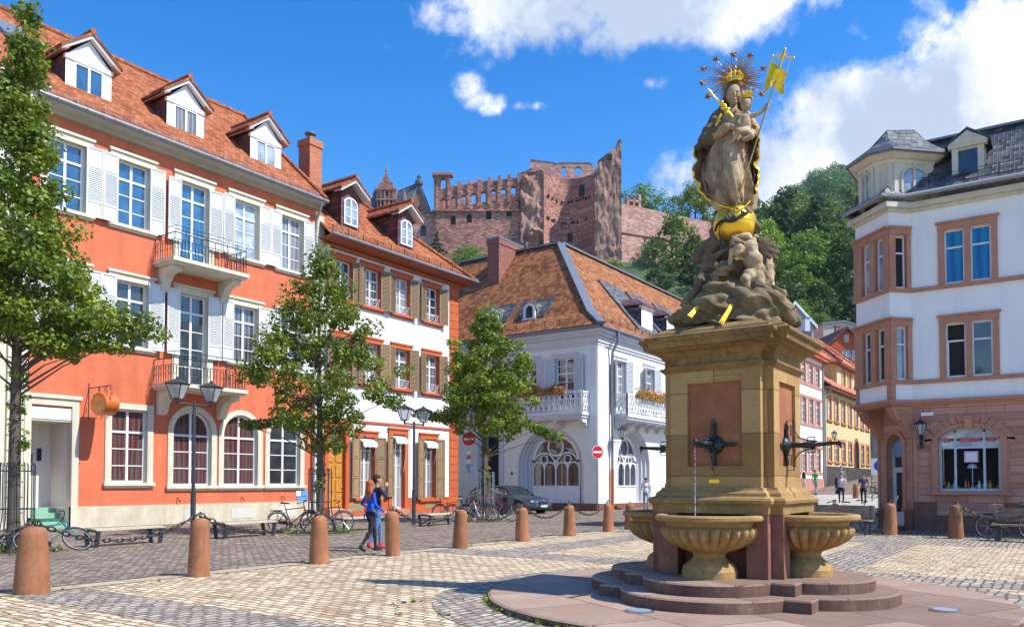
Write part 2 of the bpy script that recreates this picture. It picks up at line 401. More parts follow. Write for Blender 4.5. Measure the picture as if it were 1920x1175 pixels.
M['rustic'] = bricks('pink_ashlar', [(.42, .20, .145), (.54, .275, .20), (.62, .335, .25)], (.30, .14, .10), 1.05, .24, .012, .5, .02, var=.15, stain=.25)
M['sand'] = stone('yellow_sandstone', (.38, .225, .075), (.54, .345, .135), 1.6, dark=(.17, .11, .05), streak=.35)
M['sandblock'] = bricks('sandstone_blocks', [(.27, .15, .045), (.385, .228, .075), (.47, .295, .115)], (.10, .055, .02), 1.32, .56, .005, .25, .01, var=.15, stain=.55, big=1.6)
M['sandmoss'] = stone('mossy_sandstone', (.27, .158, .05), (.38, .24, .08), 2.2, dark=(.05, .042, .016), streak=.6)
M['redstone'] = stone('red_sandstone', (.24, .10, .065), (.34, .15, .10), 2, dark=(.10, .05, .035), streak=.3)
M['panel'] = stone('orange_sandstone_panel', (.34, .125, .048), (.42, .17, .075), 3, bump=.5)
M['steps'] = bricks('sandstone_slabs', [(.24, .15, .11), (.34, .225, .165), (.43, .30, .23)], (.10, .06, .045), 1.3, 1.15, .012, .3, .01, var=.25, coords='Object', stain=.5, rot=.5)
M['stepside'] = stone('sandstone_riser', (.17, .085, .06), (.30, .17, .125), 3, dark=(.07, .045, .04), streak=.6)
M['bollard'] = stone('bollard_sandstone', (.36, .145, .065), (.46, .22, .12), 2.2, dark=(.15, .085, .055), streak=.35)
M['statue'] = stone('statue_sandstone', (.46, .33, .19), (.76, .60, .40), 4.2, dark=(.09, .06, .035), bump=.9)  # strong tone patches also stand in for light and shade on the carving
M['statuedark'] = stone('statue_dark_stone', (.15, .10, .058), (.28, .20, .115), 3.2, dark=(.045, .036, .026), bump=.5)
M['cobble'] = bricks('beige_setts', [(.40, .28, .165), (.63, .49, .315), (.78, .65, .45)], (.15, .105, .065), .24, .135, .016, 1.0, .03, var=.9, coords='Object', stain=.14)
M['cobblegrey'] = bricks('grey_setts', [(.24, .20, .165), (.40, .335, .27), (.55, .46, .36)], (.10, .085, .07), .2, .14, .018, 1.0, .03, var=1.0, coords='Object', rot=math.pi/2, stain=.3)
M['street'] = bricks('street_setts', [(.15, .11, .085), (.28, .215, .165), (.42, .33, .25)], (.075, .055, .045), .2, .14, .016, 1.0, .03, var=1.1, coords='Object', rot=math.pi/2, stain=.4)
M['pale'] = bricks('pale_paving', [(.40, .36, .31), (.48, .44, .38)], (.3, .27, .22), .5, .3, .01, .4, .01, coords='Object', stain=.2)
M['kerb'] = bricks('kerb_stones', [(.46, .36, .24), (.6, .5, .36)], (.18, .14, .1), .16, .8, .012, .6, .02, var=.4, coords='Object')
M['glass'] = glassy('window_glass', (.035, .045, .055), ior=1.9)
M['glassblue'] = glassy('window_glass_sky', (.03, .12, .25), ior=2.4)  # the sky's reflection is put into the blue base colour
M['glasscurtain'] = glassy('window_curtain_glass', (.3, .3, .32), ior=1.7, stripes=((.16, .165, .17), (.34, .345, .35)))
M['glassred'] = glassy('window_red_curtain_glass', (.2, .02, .03), ior=1.7, stripes=((.10, .095, .085), (.11, .02, .025)))
M['glassteal'] = glassy('window_blue_curtain_glass', (.0, .1, .3), ior=1.6, stripes=((.0, .09, .30), (.0, .22, .45)))
M['glasspale'] = glassy('window_pale_sky_glass', (.35, .42, .5), ior=1.8)  # pale sky reflection, likewise painted as base colour
M['dark'] = plain('dark_interior', (.012, .011, .010), .8)
M['bark'] = stone('bark', (.11, .085, .06), (.2, .16, .12), 6, bump=1.0)
M['leaf'] = foliage('lime_leaves', (.03, .07, .008), (.13, .20, .018), (.42, .44, .05))
M['leafhill'] = foliage('hill_leaves', (.03, .08, .010), (.11, .21, .02), (.27, .40, .04), .25)
M['leafdark'] = foliage('dark_leaves', (.010, .035, .012), (.03, .08, .022), (.07, .15, .035), .3)
M['leafyellow'] = foliage('yellow_green_leaves', (.08, .15, .010), (.18, .28, .02), (.34, .42, .05), .25)
M['leafhaze'] = foliage('hazed_far_leaves', (.04, .11, .06), (.09, .21, .10), (.17, .32, .14), .2)  # bluish cast of distance haze mixed into the leaf colour
M['grass'] = stone('hill_grass', (.05, .09, .02), (.08, .13, .03), .2)
M['glassmix'] = glassy('half_curtained_glass', (.1, .1, .11), ior=1.9, stripes=((.03, .035, .04), (.16, .165, .17)))
def vary(m, amt):                       # each object of the material a little lighter or darker than the next
    t = m.node_tree; b = t.nodes['Principled BSDF']; oi = t.nodes.new('ShaderNodeObjectInfo'); hs = t.nodes.new('ShaderNodeHueSaturation'); mr = t.nodes.new('ShaderNodeMapRange')
    t.links.new(oi.outputs['Random'], mr.inputs[0]); mr.inputs[3].default_value = 1-amt; mr.inputs[4].default_value = 1+amt; t.links.new(mr.outputs[0], hs.inputs['Value'])
    src = b.inputs['Base Color'].links[0].from_socket; t.links.new(src, hs.inputs['Color']); t.links.new(hs.outputs[0], b.inputs['Base Color'])
for k_, a_ in (('glass', .6), ('glassblue', .45), ('glasscurtain', .4), ('glasspale', .3), ('glassmix', .5), ('bollard', .16), ('shutterbrown', .12), ('shutterwhite', .06), ('shuttergrey', .08)): vary(M[k_], a_)
# ------------------------------------------------------------------ ground
def sst(x): x = max(0., min(1., x)); return x*x*(3-2*x)
def gz(x, y):
    sx = sst((x+27)/14)
    yy = min(y, 120)
    return sx*(.03*max(0, yy-34)+.035*max(0, yy-56)) - 0.0
VX, VY = -math.sin(R(34.7)), math.cos(R(34.7))
def vw(b, d): return (d*VX+b*VY, d*VY-b*VX)          # b metres right of the view axis, d metres along it
def hill_z(x, y):
    d = x*VX+y*VY; b = x*VY-y*VX
    if d < 20: return -3.
    q = b/d
    t = sst((q-.20)/.2); l = 1-.0*sst((-.1-q)/.1)
    h = 62*sst((d-105)/110)*l + t*100*sst((d-225)/230) + 6*noise.noise(Vector((x*.02, y*.02, 0)))*sst((d-120)/80)
    return h-2.0
def sheet(name, xs, ys, mat, zf, off=0, kind='structure'):
    mb = MB(); n = len(ys)
    vs = [(x, y, zf(x, y)+off) for x in xs for y in ys]
    fs = [(i*n+j, (i+1)*n+j, (i+1)*n+j+1, i*n+j+1) for i in range(len(xs)-1) for j in range(n-1)]
    mb.add(vs, fs); o = mb.build(name, mat, smooth=40, uv=False); tag(o, kind=kind); return o
def lin(a, b, n): return [a+(b-a)*i/n for i in range(n+1)]
sheet('ground', [-1000, -600, -300, -150, -80]+lin(-60, 20, 40)+[40, 80, 200, 500, 900], [-400, -100, -30, 0]+lin(10, 120, 55)+[160, 260, 500, 900, 1300], M['street'], gz)
sheet('plaza_paving', [-12.35, 30], [-12, 33.4], M['cobble'], lambda x, y: 0, .004)
def strip(name, pts, mat, off):
    mb = MB(); mb.poly([(p[0], p[1], off) for p in pts]); o = mb.build(name, mat, uv=False); tag(o, kind='structure'); return o
sheet('kerb_strip', [-12.75, -12.35], [-12, 33.4], M['kerb'], lambda x, y: 0, .012)
strip('paving_band', [(-12.3, 5.3), (30, 5.3), (30, 6.3), (-12.3, 6.3)], M['cobblegrey'], .008)
strip('paving_band', [(-12.3, 14.2), (30, 14.2), (30, 15.4), (-12.3, 15.4)], M['cobblegrey'], .008)
strip('paving_band', [(-12.1, 23.2), (30, 23.2), (30, 26.6), (-12.1, 26.6)], M['cobblegrey'], .008)
strip('paving_band', [(-11.1, 15.4), (-9.9, 15.4), (-9.9, 23.2), (-11.1, 23.2)], M['cobblegrey'], .008)
strip('paving_band', [(1.0, -8), (2.2, -8), (2.2, 5.3), (1.0, 5.3)], M['cobblegrey'], .008)
strip('paving_band', [(-4.4, 15.4), (-3.2, 15.4), (-3.2, 23.2), (-4.4, 23.2)], M['cobblegrey'], .008)
strip('paving_ring', dist_poly(96, 4.15, -3.78, 10.85), M['cobblegrey'], .012)
sheet('side_street_paving', lin(-16.0, 8, 12), lin(39, 58, 16), M['pale'], gz, .02)
sheet('pavement_by_shop', [-6.5, -5.4, 20], [27.6, 29.7], M['street'], lambda x, y: 0, .012)
# hill behind the town
def make_hill():
    mb = MB(); ds = lin(80, 460, 60)+[520, 700, 1200]; qs = lin(-.9, .95, 70)
    vs = []
    for d in ds:
        for q in qs:
            x, y = vw(q*d, d); vs.append((x, y, hill_z(x, y) if d < 500 else hill_z(*vw(q*500, 500))-(d-500)*.1))
    n = len(qs)
    mb.add(vs, [(i*n+j, i*n+j+1, (i+1)*n+j+1, (i+1)*n+j) for i in range(len(ds)-1) for j in range(n-1)])
    tag(mb.build('hill', M['grass'], smooth=60, uv=False), kind='structure')
make_hill()

# ------------------------------------------------------------------ house building kit
class Fac:
    """a facade: local x runs to the viewer's right, y into the house, z up"""
    def __init__(s, root, ox, oy, ang): s.root = root; s.ox = ox; s.oy = oy; s.a = R(ang)
    def at(s, x, y=0, z=0):
        c, n = math.cos(s.a), math.sin(s.a); return (s.ox+c*x-n*y, s.oy+n*x+c*y, z)
    def part(s, mb, name, mats, smooth=None, label=None, parent=None):
        return mb.build(name, mats, parent or s.root, smooth, (s.ox, s.oy, 0) if parent is None else (0, 0, 0), s.a if parent is None else 0, label)
    def put(s, me, name, x, z, y=0, label=None, rz=0): return link(name, me, s.root, s.at(x, y, z), s.a+rz, label)

def arc_pts(w, h, a, n=12):
    if a <= 0: return [(-w/2, h), (w/2, h)]
    Rr = (w*w/4+a*a)/(2*a); t0 = math.asin(min(1, w/2/Rr))
    if a > w/2: t0 = math.pi-t0
    return [(Rr*math.sin(t), h-(Rr-a)+Rr*math.cos(t)) for t in [-t0+2*t0*i/n for i in range(n+1)]]

def wall(F, name, x0, x1, z0, z1, holes, mat, depth=.25, revmat=None, y=0, label=None, botf=None):
    """holes: (cx, z, w, h, arch)"""
    mb = MB(); H = [(c-w/2, c+w/2, z, z+h+a, h, a, w, c) for (c, z, w, h, a) in holes]
    xs = sorted(set([x0, x1]+[q for h in H for q in h[:2]])); zs = sorted(set([z0, z1]+[q for h in H for q in h[2:4]]))
    xs = [x for x in xs if x0-1e-6 <= x <= x1+1e-6]; zs = [z for z in zs if z0-1e-6 <= z <= z1+1e-6]
    for i in range(len(xs)-1):
        # merge vertically
        run = None
        for j in range(len(zs)-1):
            mx = (xs[i]+xs[i+1])/2; mz = (zs[j]+zs[j+1])/2
            inside = any(h[0] < mx < h[1] and h[2] < mz < h[3] for h in H)
            if not inside: run = (run[0], zs[j+1]) if run else (zs[j], zs[j+1])
            if (inside or j == len(zs)-2) and run:
                mb.quad((xs[i], y, run[0]), (xs[i+1], y, run[0]), (xs[i+1], y, run[1]), (xs[i], y, run[1])); run = None
    for (a0, a1, b0, b1, h, a, w, c) in H:
        pts = [(c+p, b0+q) for p, q in arc_pts(w, h, a)]
        if a > 0:
            for k in range(len(pts)-1):
                p, q = pts[k], pts[k+1]
                mb.quad((p[0], y, p[1]), (q[0], y, q[1]), (q[0], y, b1), (p[0], y, b1))
        loop = [(a0, b0)]+pts+[(a1, b0)]
        for k in range(len(loop)):
            p, q = loop[k], loop[(k+1) % len(loop)]
            mb.add([(p[0], y, p[1]), (q[0], y, q[1]), (q[0], y+depth, q[1]), (p[0], y+depth, p[1])], [(0, 1, 2, 3)], 1 if revmat else 0)
    return F.part(mb, name, [mat, revmat] if revmat else mat, label=label)

CACHE = {}
def win_mesh(w, h, a=0, rows=(.28, .24, .24, .24), cols=2, trans=1, fw=.075, bar=.035, pane='glass', split=True, mat='whitepaint', open_top=False):
    """frame with its pane; rows: share of the height of each row of panes from the top, trans: row after which the transom sits"""
    key = ('w', w, h, a, rows, cols, trans, fw, pane, mat, open_top)
    if key in CACHE: return CACHE[key]
    mb = MB(); y0, y1 = .10, .17
    mb.box(-w/2, -w/2+fw, y0, y1, 0, h); mb.box(w/2-fw, w/2, y0, y1, 0, h); mb.box(-w/2+fw, w/2-fw, y0, y1, 0, fw)
    P = arc_pts(w, h, a)
    if a > 0:
        P2 = arc_pts(w-2*fw, h-fw*.3, max(.02, a-fw*.8))
        for k in range(len(P)-1):
            mb.slab([(P[k][0], y0, P[k][1]), (P[k+1][0], y0, P[k+1][1]), (P2[k+1][0], y0, P2[k+1][1]), (P2[k][0], y0, P2[k][1])], (0, y1-y0, 0))
    else: mb.box(-w/2+fw, w/2-fw, y0, y1, h-fw, h)
    tot = h+a
    zc = tot; cum = 0
    for i, r in enumerate(rows[:-1]):
        cum += r; z = tot*(1-cum); big = (i+1 == trans)
        t = fw*.55 if big else bar/2
        mb.box(-w/2+fw, w/2-fw, y0-.012 if big else y0+.018, y1-.015, z-t, z+t)
    for k in range(1, cols):
        x = -w/2+w*k/cols; t = fw*.62 if (split and cols % 2 == 0 and k == cols//2) else bar/2
        top = h
        if a > 0:
            Rr = (w*w/4+a*a)/(2*a); top = h-(Rr-a)+math.sqrt(max(0, Rr*Rr-x*x))-fw*.5
        mb.box(x-t, x+t, y0-.006 if t > bar else y0+.02, y1-.018, fw, top-fw*.3)
    fr = mb.mesh('window', M[mat])
    pb = MB(); pb.add([(-w/2+.02, .14, .02)]+[(x*.98, .14, z-.02) for x, z in P]+[(w/2-.02, .14, .02)], [tuple(range(len(P)+2))])
    pn = pb.mesh('pane', M[pane])
    CACHE[key] = (fr, pn); return CACHE[key]
def window(F, cx, z, w, h, label=None, y=.06, **kw):
    fr, pn = win_mesh(w, h, **kw); o = F.put(fr, 'window', cx, z, y, label); link('pane', pn, o); return o
def surround(F, cx, z, w, h, t=.25, a=0, proj=.05, mat='cream', sill=True, cap=0, base=None, sillmat=None):
    key = ('s', w, h, t, a, proj, mat, sill, cap)
    if key not in CACHE:
        mb = MB(); zb = 0
        mb.box(-w/2-t, -w/2, -proj, .02, zb, h); mb.box(w/2, w/2+t, -proj, .02, zb, h)
        if a > 0:
            P = arc_pts(w, h, a); Q = arc_pts(w+2*t, h, a+t*.9)
            for k in range(len(P)-1):
                mb.slab([(P[k][0], -proj, P[k][1]), (Q[k][0], -proj, Q[k][1]), (Q[k+1][0], -proj, Q[k+1][1]), (P[k+1][0], -proj, P[k+1][1])], (0, proj+.02, 0))
        else:
            mb.box(-w/2-t, w/2+t, -proj, .02, h, h+t*.9)
            if cap: mb.box(-w/2-t-.05, w/2+t+.05, -proj-cap, .02, h+t*.9, h+t*.9+.09)
        CACHE[key] = mb.mesh('window_surround', M[mat])
        if sill:
            sb = MB(); sb.box(-w/2-t-.06, w/2+t+.06, -proj-.09, .1, -.12, 0); sb.box(-w/2-t-.02, w/2+t+.02, -proj-.03, .02, -.2, -.12); CACHE[key+('sill',)] = sb.mesh('window_sill', M[sillmat or mat])
    o = F.put(CACHE[key], 'window_surround', cx, z)
    if sill: F.put(CACHE[key+('sill',)], 'window_sill', cx, z)
    return o
def shutter_mesh(w, h, mat, solid=(.28, .22), pitch=.07, panels=False):
    key = ('sh', w, h, mat, solid, panels)
    if key in CACHE: return CACHE[key]
    mb = MB(); f = .06; d = .045
    mb.box(0, f, -d, 0, 0, h); mb.box(w-f, w, -d, 0, 0, h); mb.box(f, w-f, -d, 0, 0, f); mb.box(f, w-f, -d, 0, h-f, h)
    mb.box(f, w-f, -.018, -.006, f, h-f)
    a, b = h*solid[1], h*(1-solid[0])
    if panels:
        n = 3
        for k in range(n):
            z0 = f+(h-2*f)*k/n; z1 = f+(h-2*f)*(k+1)/n
            mb.box(f+.05, w-f-.05, -d+.008, -.017, z0+.06, z1-.06)
            if k: mb.box(f, w-f, -d, -.005, z0-.035, z0+.035)
    else:
        for (z0, z1) in ((f, a), (b, h-f)):
            if z1-z0 > .1: mb.box(f, w-f, -d+.003, -.005, a-.03, a+.03) if z0 == f else mb.box(f, w-f, -d+.003, -.005, b-.03, b+.03); mb.box(f+.05, w-f-.05, -d+.014, -.017, z0+.05, z1-.06)
        if a <= f+.1: a = f
        if b >= h-f-.1: b = h-f
        z = a+.05
        while z < b-.05:
            mb.slab([(f, -.008, z+.028), (w-f, -.008, z+.028), (w-f, -d-.004, z-.012), (f, -d-.004, z-.012)], (0, .003, .010)); z += pitch
    CACHE[key] = mb.mesh('shutter', M[mat]); return CACHE[key]
SHR = random.Random(8)
def shutters(F, cx, z, w, h, sw, mat, left=True, right=True, off=.075, ang=(7, 7), gap=.0, **kw):
    me = shutter_mesh(sw, h, mat, **kw)
    if left:
        a_ = ang[0]+SHR.uniform(-3, 3); F.put(me, 'shutter', cx-w/2-gap-sw*math.cos(R(a_)), z, -off-sw*math.sin(R(a_)), rz=R(a_))
    if right: F.put(me, 'shutter', cx+w/2+gap, z, -off, rz=-R(ang[1]+SHR.uniform(-3, 4)))
def gutter(F, x0, x1, y, z, mat='zinc', r=.09):
    mb = MB(); mb.tube([(x0, y, z), (x1, y, z)], r, 8)
    x = x0+.6
    while x < x1: mb.tube([(x, y, z-r-.01), (x, y-r-.012, z), (x, y, z+r+.01)], .014, 4); x += 1.0
    return F.part(mb, 'gutter', M[mat], 50)
def snow_guard(F, x0, x1, y, z, mat='steel', h=.2):
    mb = MB()
    for dz in (0.06, h*.55, h): mb.tube([(x0, y, z+dz), (x1, y, z+dz)], .008, 4)
    x = x0+.3; k = 0
    while x < x1:
        if k % 5 == 0: mb.box(x-.015, x+.015, y-.02, y+.02, z-.06, z+h+.05)
        else: mb.box(x-.005, x+.005, y-.006, y+.006, z+.04, z+h)
        x += .2; k += 1
    return F.part(mb, 'snow_guard', M[mat])
def railing(mb, p, q, h, n, flat=.012, deco=True):
    P = Vector(p); Q = Vector(q); U = Vector((0, 0, 1))
    for zz, r in ((.04, .014), (h*.74, .012), (h, .02)): mb.tube([P+U*zz, Q+U*zz], r, 5)
    for i in range(n+1):
        a = P.lerp(Q, i/n)
        mb.beam(a+U*.04, a+U*h*(1 if i % 4 == 0 else .74), flat*1.6, flat*1.6)
        if deco and i < n and i % 2 == 0:
            c = P.lerp(Q, (i+.5)/n); w = (Q-P).length/n*.42; d = (Q-P).normalized()
            ring = [c+U*(h*.52)+d*w*math.cos(t)+U*h*.17*math.sin(t) for t in [2*math.pi*k/10 for k in range(10)]]
            mb.tube(ring, .009, 4, closed=True)
M['plinthpanel'] = plaster('hatch_paint', (.62, .60, .54), .1, .3)
# ================================================================== the orange house
def house_orange():
    H = thing('orange_house', 'long orange plaster town house with white shutters and two iron balconies', 'house', (-29, 12.95, 0), 0)
    F = Fac(H, 0, 0, 90); o = lambda y: y-12.95
    X1 = o(25.55)
    W = [14.1, 16.55, 19.15, 21.65, 24.12]
    holes = [(o(c), 11.3 if i != 2 else 10.3, 1.28, 2.45 if i != 2 else 3.45, 0) for i, c in enumerate(W)]
    holes += [(o(c), 6.75 if i != 2 else 5.55, 1.28, 2.45 if i != 2 else 3.65, 0) for i, c in enumerate(W)]
    holes += [(o(16.55), 1.62, 1.4, 2.75, 0)]+[(o(c), 1.5, 1.72, 2.2, .8) for c in (19.2, 21.5, 23.85)]
    portal = (o(13.72), .05, 1.35, 3.95, 0)
    wall(F, 'wall', 0, X1, .75, 14.6, [h for h in holes]+[(portal[0], .75, portal[2], 3.25, 0)], M['orange'], .26, M['cream'])
    mb = MB(); mb.box(.02, portal[0]-.68, -.06, .1, 0, .76); mb.box(portal[0]+.68, X1-.01, -.06, .1, 0, .76)
    F.part(mb, 'plinth', M['plinth'])
    for c, w in ((o(19.2), .75), (o(21.6), 1.15), (o(23.95), 1.1)): mb = MB(); mb.box(c-w/2, c+w/2, -.075, 0, .1, .52); F.part(mb, 'cellar_hatch', M['plinthpanel'])
    # other walls of the house
    mb = MB(); mb.box(0, .2, .3, 11.4, 0, 14.6); mb.box(X1-.2, X1, .3, 11.4, 0, 14.6); mb.box(0, X1, 11.4, 11.6, 0, 14.6)
    for x in (0, X1-.2):
        mb.slab([(x, .3, 14.5), (x, 11.6, 14.5), (x, 5.7, 20.3)], (.2, 0, 0))
    F.part(mb, 'side_wall', M['orange'])
    for i, c in enumerate(W):
        p = 'glassblue'
        if i == 2:
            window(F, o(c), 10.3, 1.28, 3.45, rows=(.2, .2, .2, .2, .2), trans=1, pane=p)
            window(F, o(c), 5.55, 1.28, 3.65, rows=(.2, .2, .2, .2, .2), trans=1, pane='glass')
            surround(F, o(c), 10.3, 1.28, 3.45, .27, sill=False, cap=.06); surround(F, o(c), 5.55, 1.28, 3.65, .27, sill=False, cap=.06)
            shutters(F, o(c), 11.2, 1.28, 2.5, .6, 'shutterwhite'); shutters(F, o(c), 6.68, 1.28, 2.6, .6, 'shutterwhite')
        else:
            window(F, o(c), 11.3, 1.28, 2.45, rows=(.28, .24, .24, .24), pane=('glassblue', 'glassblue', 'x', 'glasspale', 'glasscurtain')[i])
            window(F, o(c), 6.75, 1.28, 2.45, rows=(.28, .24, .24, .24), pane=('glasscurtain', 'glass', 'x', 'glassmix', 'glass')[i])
            surround(F, o(c), 11.3, 1.28, 2.45, .27, cap=.06); surround(F, o(c), 6.75, 1.28, 2.45, .27, cap=.06)
            shutters(F, o(c), 11.25, 1.28, 2.55, .6, 'shutterwhite', left=(i != 0)); shutters(F, o(c), 6.7, 1.28, 2.6, .6, 'shutterwhite')
    window(F, o(16.55), 1.62, 1.4, 2.75, rows=(.31, .23, .23, .23), pane='glassred'); surround(F, o(16.55), 1.62, 1.4, 2.75, .24)
    for k, c in enumerate((19.2, 21.5, 23.85)):
        window(F, o(c), 1.5, 1.72, 2.2, a=.8, rows=(.33, .22, .22, .23), pane='glassred' if k < 2 else 'glass'); surround(F, o(c), 1.5, 1.72, 2.2, .24, a=.8)
    # portal
    mb = MB(); x0, x1 = portal[0]-.68, portal[0]+.68
    mb.box(x0-.22, x0, -.07, .05, 0, 4.3); mb.box(x1, x1+.24, -.07, .05, .0, 4.3); mb.box(x0-.22, x1+.24, -.07, .05, 4.3, 4.55); mb.box(x0-.3, x1+.32, -.13, .05, 4.55, 4.68)
    mb.box(x0, x1, .02, .12, 3.75, 4.3)
    F.part(mb, 'portal_frame', M['cream'])
    mb = MB(); mb.box(x0, x1, -.008, .018, 3.82, 4.22); F.part(mb, 'name_board', M['whitepaint'])
    mb = MB(); mb.quad((x0, 1.5, 0), (x1, 1.5, 0), (x1, 1.5, 3.75), (x0, 1.5, 3.75)); mb.quad((x0, .1, 0), (x0, 1.5, 0), (x0, 1.5, 3.75), (x0, .1, 3.75)); mb.quad((x1, .1, 0), (x1, 1.5, 0), (x1, 1.5, 3.75), (x1, .1, 3.75)); mb.quad((x0, .1, 3.75), (x1, .1, 3.75), (x1, 1.5, 3.75), (x0, 1.5, 3.75))
    F.part(mb, 'porch', M['white'])
    mb = MB(); mb.box(x0+.25, x0+.75, 1.46, 1.49, 2.0, 2.65); mb.box(x0+.9, x0+1.05, 1.46, 1.49, 2.4, 2.85); F.part(mb, 'notice_case', M['bronze'])
    mb = MB()
    for k in range(4): mb.box(x0+.003, x1-.003, .1+.3*k, 1.48, .18*k, .18*(k+1))
    F.part(mb, 'porch_steps', plain('green_steps', (.22, .42, .32), .6))
    # cove and gutter
    mb = MB(); prof = [(-.02, 14.47), (-.16, 14.50), (-.24, 14.58), (-.48, 14.66), (-.56, 14.72), (-.56, 14.8), (.1, 14.8), (.1, 14.47)]
    for k in range(len(prof)):
        a, b = prof[k], prof[(k+1) % len(prof)]; mb.quad((0, a[0], a[1]), (X1+.1, a[0], a[1]), (X1+.1, b[0], b[1]), (0, b[0], b[1]))
    mb.poly([(X1+.1, p[0], p[1]) for p in prof]); mb.poly([(0, p[0], p[1]) for p in prof])
    F.part(mb, 'cornice', plaster('stone_cornice', (.40, .38, .31), .1, .2), 35)
    gutter(F, -.1, X1+.25, -.58, 14.86); snow_guard(F, 0, X1, -.36, 15.02)
    # roof
    mb = MB(); mb.slab([(-.02, -.6, 14.83), (X1+.2, -.6, 14.83), (X1+.2, 5.7, 20.5), (-.02, 5.7, 20.5)], (0, .08, .1))
    mb.slab([(-.02, 5.8, 20.5), (X1+.2, 5.8, 20.5), (X1+.2, 12.2, 14.6), (-.02, 12.2, 14.6)], (0, .08, .1))
    rf = F.part(mb, 'roof', M['tile'])
    mb = MB(); x = 0
    while x < X1+.1: mb.tube([(x, 5.78, 20.62), (x+.42, 5.78, 20.64)], [.12, .135], 8); x += .4
    mb.tube([(X1+.2, -.55, 14.98), (X1+.2, 5.75, 20.66)], .1, 8)
    F.part(mb, 'ridge_tiles', M['tile'], 50)
    # dormers
    for c in (15.3, 19.33, 23.4):
        d = thing('dormer', None, None); d.parent = H; d.location = F.at(o(c), .95); d.rotation_euler = (0, 0, F.a)
        mb = MB()
        mb.box(-.86, -.55, 0, .1, 16.0, 17.22); mb.box(.55, .86, 0, .1, 16.0, 17.22); mb.box(-.55, .55, 0, .1, 16.0, 16.12); mb.box(-.9, .9, -.05, .1, 17.22, 17.38)
        mb.slab([(-.84, .0, 17.38), (.84, .0, 17.38), (0, .0, 18.2)], (0, .1, 0))
        mb.box(-.02, .02, -.012, 0, 17.4, 18.1)
        mb.slab([(-1.1, -.22, 17.38), (-1.1, -.22, 17.52), (0, -.22, 18.4), (0, -.22, 18.25)], (0, .26, 0)); mb.slab([(1.1, -.22, 17.38), (1.1, -.22, 17.52), (0, -.22, 18.4), (0, -.22, 18.25)], (0, .26, 0))
        mb.build('front', M['whitepaint'], d)
        mb = MB(); mb.slab([(-.86, .02, 15.9), (-.86, 2.2, 17.4), (-.86, 1.7, 17.4), (-.86, .02, 17.4)], (.04, 0, 0)); mb.build('cheek', M['slatered'], d); mb = MB(); mb.slab([(.82, .02, 15.9), (.82, 2.2, 17.4), (.82, 1.7, 17.4), (.82, .02, 17.4)], (.04, 0, 0))
        mb.build('cheek', M['slatered'], d)
        mb = MB()
        for s in (-1, 1): mb.slab([(s*1.15, -.28, 17.46), (0, -.28, 18.38), (0, 3.1, 18.38), (s*1.15, 2.2, 17.46)], (0, 0, .11))
        mb.tube([(0, -.3, 18.5), (0, 3.0, 18.5)], .12, 8)
        mb.build('roof', M['tile'], d)
        mb = MB()
        for s in (-1, 1): mb.slab([(s*1.12, -.24, 17.36), (s*.84, -.24, 17.5), (s*.84, 2.3, 17.5), (s*1.12, 2.3, 17.36)], (0, 0, .07))
        mb.build('soffit', M['pinktrim'], d)
        fr, pn = win_mesh(1.1, 1.1, rows=(1.,), trans=0, pane=('glassblue', 'glasscurtain', 'glasspale')[int(c/4)-3], cols=2); link('window', fr, d, (0, -.12, 16.12)); link('pane', pn, d, (0, -.12, 16.12))
    # skylight
    mb = MB(); mb.slab([(o(13.0), 2.6, 17.95), (o(14.0), 2.6, 17.95), (o(14.0), 3.5, 18.8), (o(13.0), 3.5, 18.8)], (0, -.06, .12)); F.part(mb, 'skylight', [M['lead']])
    # balconies
    for zs in (10.18, 5.38):
        b = thing('balcony', None, None); b.parent = H; b.location = F.at(0); b.rotation_euler = (0, 0, F.a)
        mb = MB(); x0, x1 = o(17.5), o(20.72); mb.box(x0-.1, x1+.1, -1.38, 0, zs-.12, zs+.03); mb.box(x0-.02, x1+.02, -1.3, 0, zs-.2, zs-.12)
        mb.build('slab', M['cream'], b)
        for x in (x0+.28, x1-.28):
            mb = MB(); prof = [(0, zs-1.15), (-.18, zs-1.12), (-.3, zs-.95), (-.36, zs-.75), (-.55, zs-.52), (-.85, zs-.42), (-.95, zs-.38), (-.98, zs-.21), (0, zs-.21)]
            mb.slab([(x-.17, p[0], p[1]) for p in prof], (.34, 0, 0)); mb.box(x-.2, x+.2, -1.05, -.78, zs-.42, zs-.2); mb.build('bracket', M['cream'], b, 35)
        mb = MB(); railing(mb, (x0, 0, zs), (x0, -1.28, zs), .98, 8); railing(mb, (x0, -1.28, zs), (x1, -1.28, zs), .98, 22); railing(mb, (x1, -1.28, zs), (x1, 0, zs), .98, 8)
        for p, q in (((x0-.02, -.7, zs+1.22), (x0-.02, -1.36, zs+1.22)), ((x0-.02, -1.36, zs+1.22), (x1+.1, -1.36, zs+1.22)), ((x0-.02, -1.4, zs+1.05), (x1+.1, -1.4, zs+1.05))): mb.tube([p, q], .012, 4)
        for k in range(8): x = x0+(x1-x0)*k/7; mb.tube([(x, -1.28, zs+.9), (x, -1.36, zs+1.22)], .01, 4)
        mb.build('railing', M['iron'], b)
    # downpipe, wall furniture
    mb = MB(); mb.tube([(o(25.42), -.55, 14.8), (o(25.42), -.5, 14.5), (o(25.42), -.2, 13.9), (o(25.42), -.14, 13.3), (o(25.42), -.14, .2)], .06, 8); F.part(mb, 'downpipe', M['zinc'], 50)
    mb = MB(); z = .8
    while z < 14.0:
        mb.box(X1-.02, X1+.52, -.05, .35, z, z+.40); z += .43
    mb.box(X1-.0, X1+.5, -.02, .35, 0, 14.3); F.part(mb, 'quoins', M['cream'])
    mb = MB()
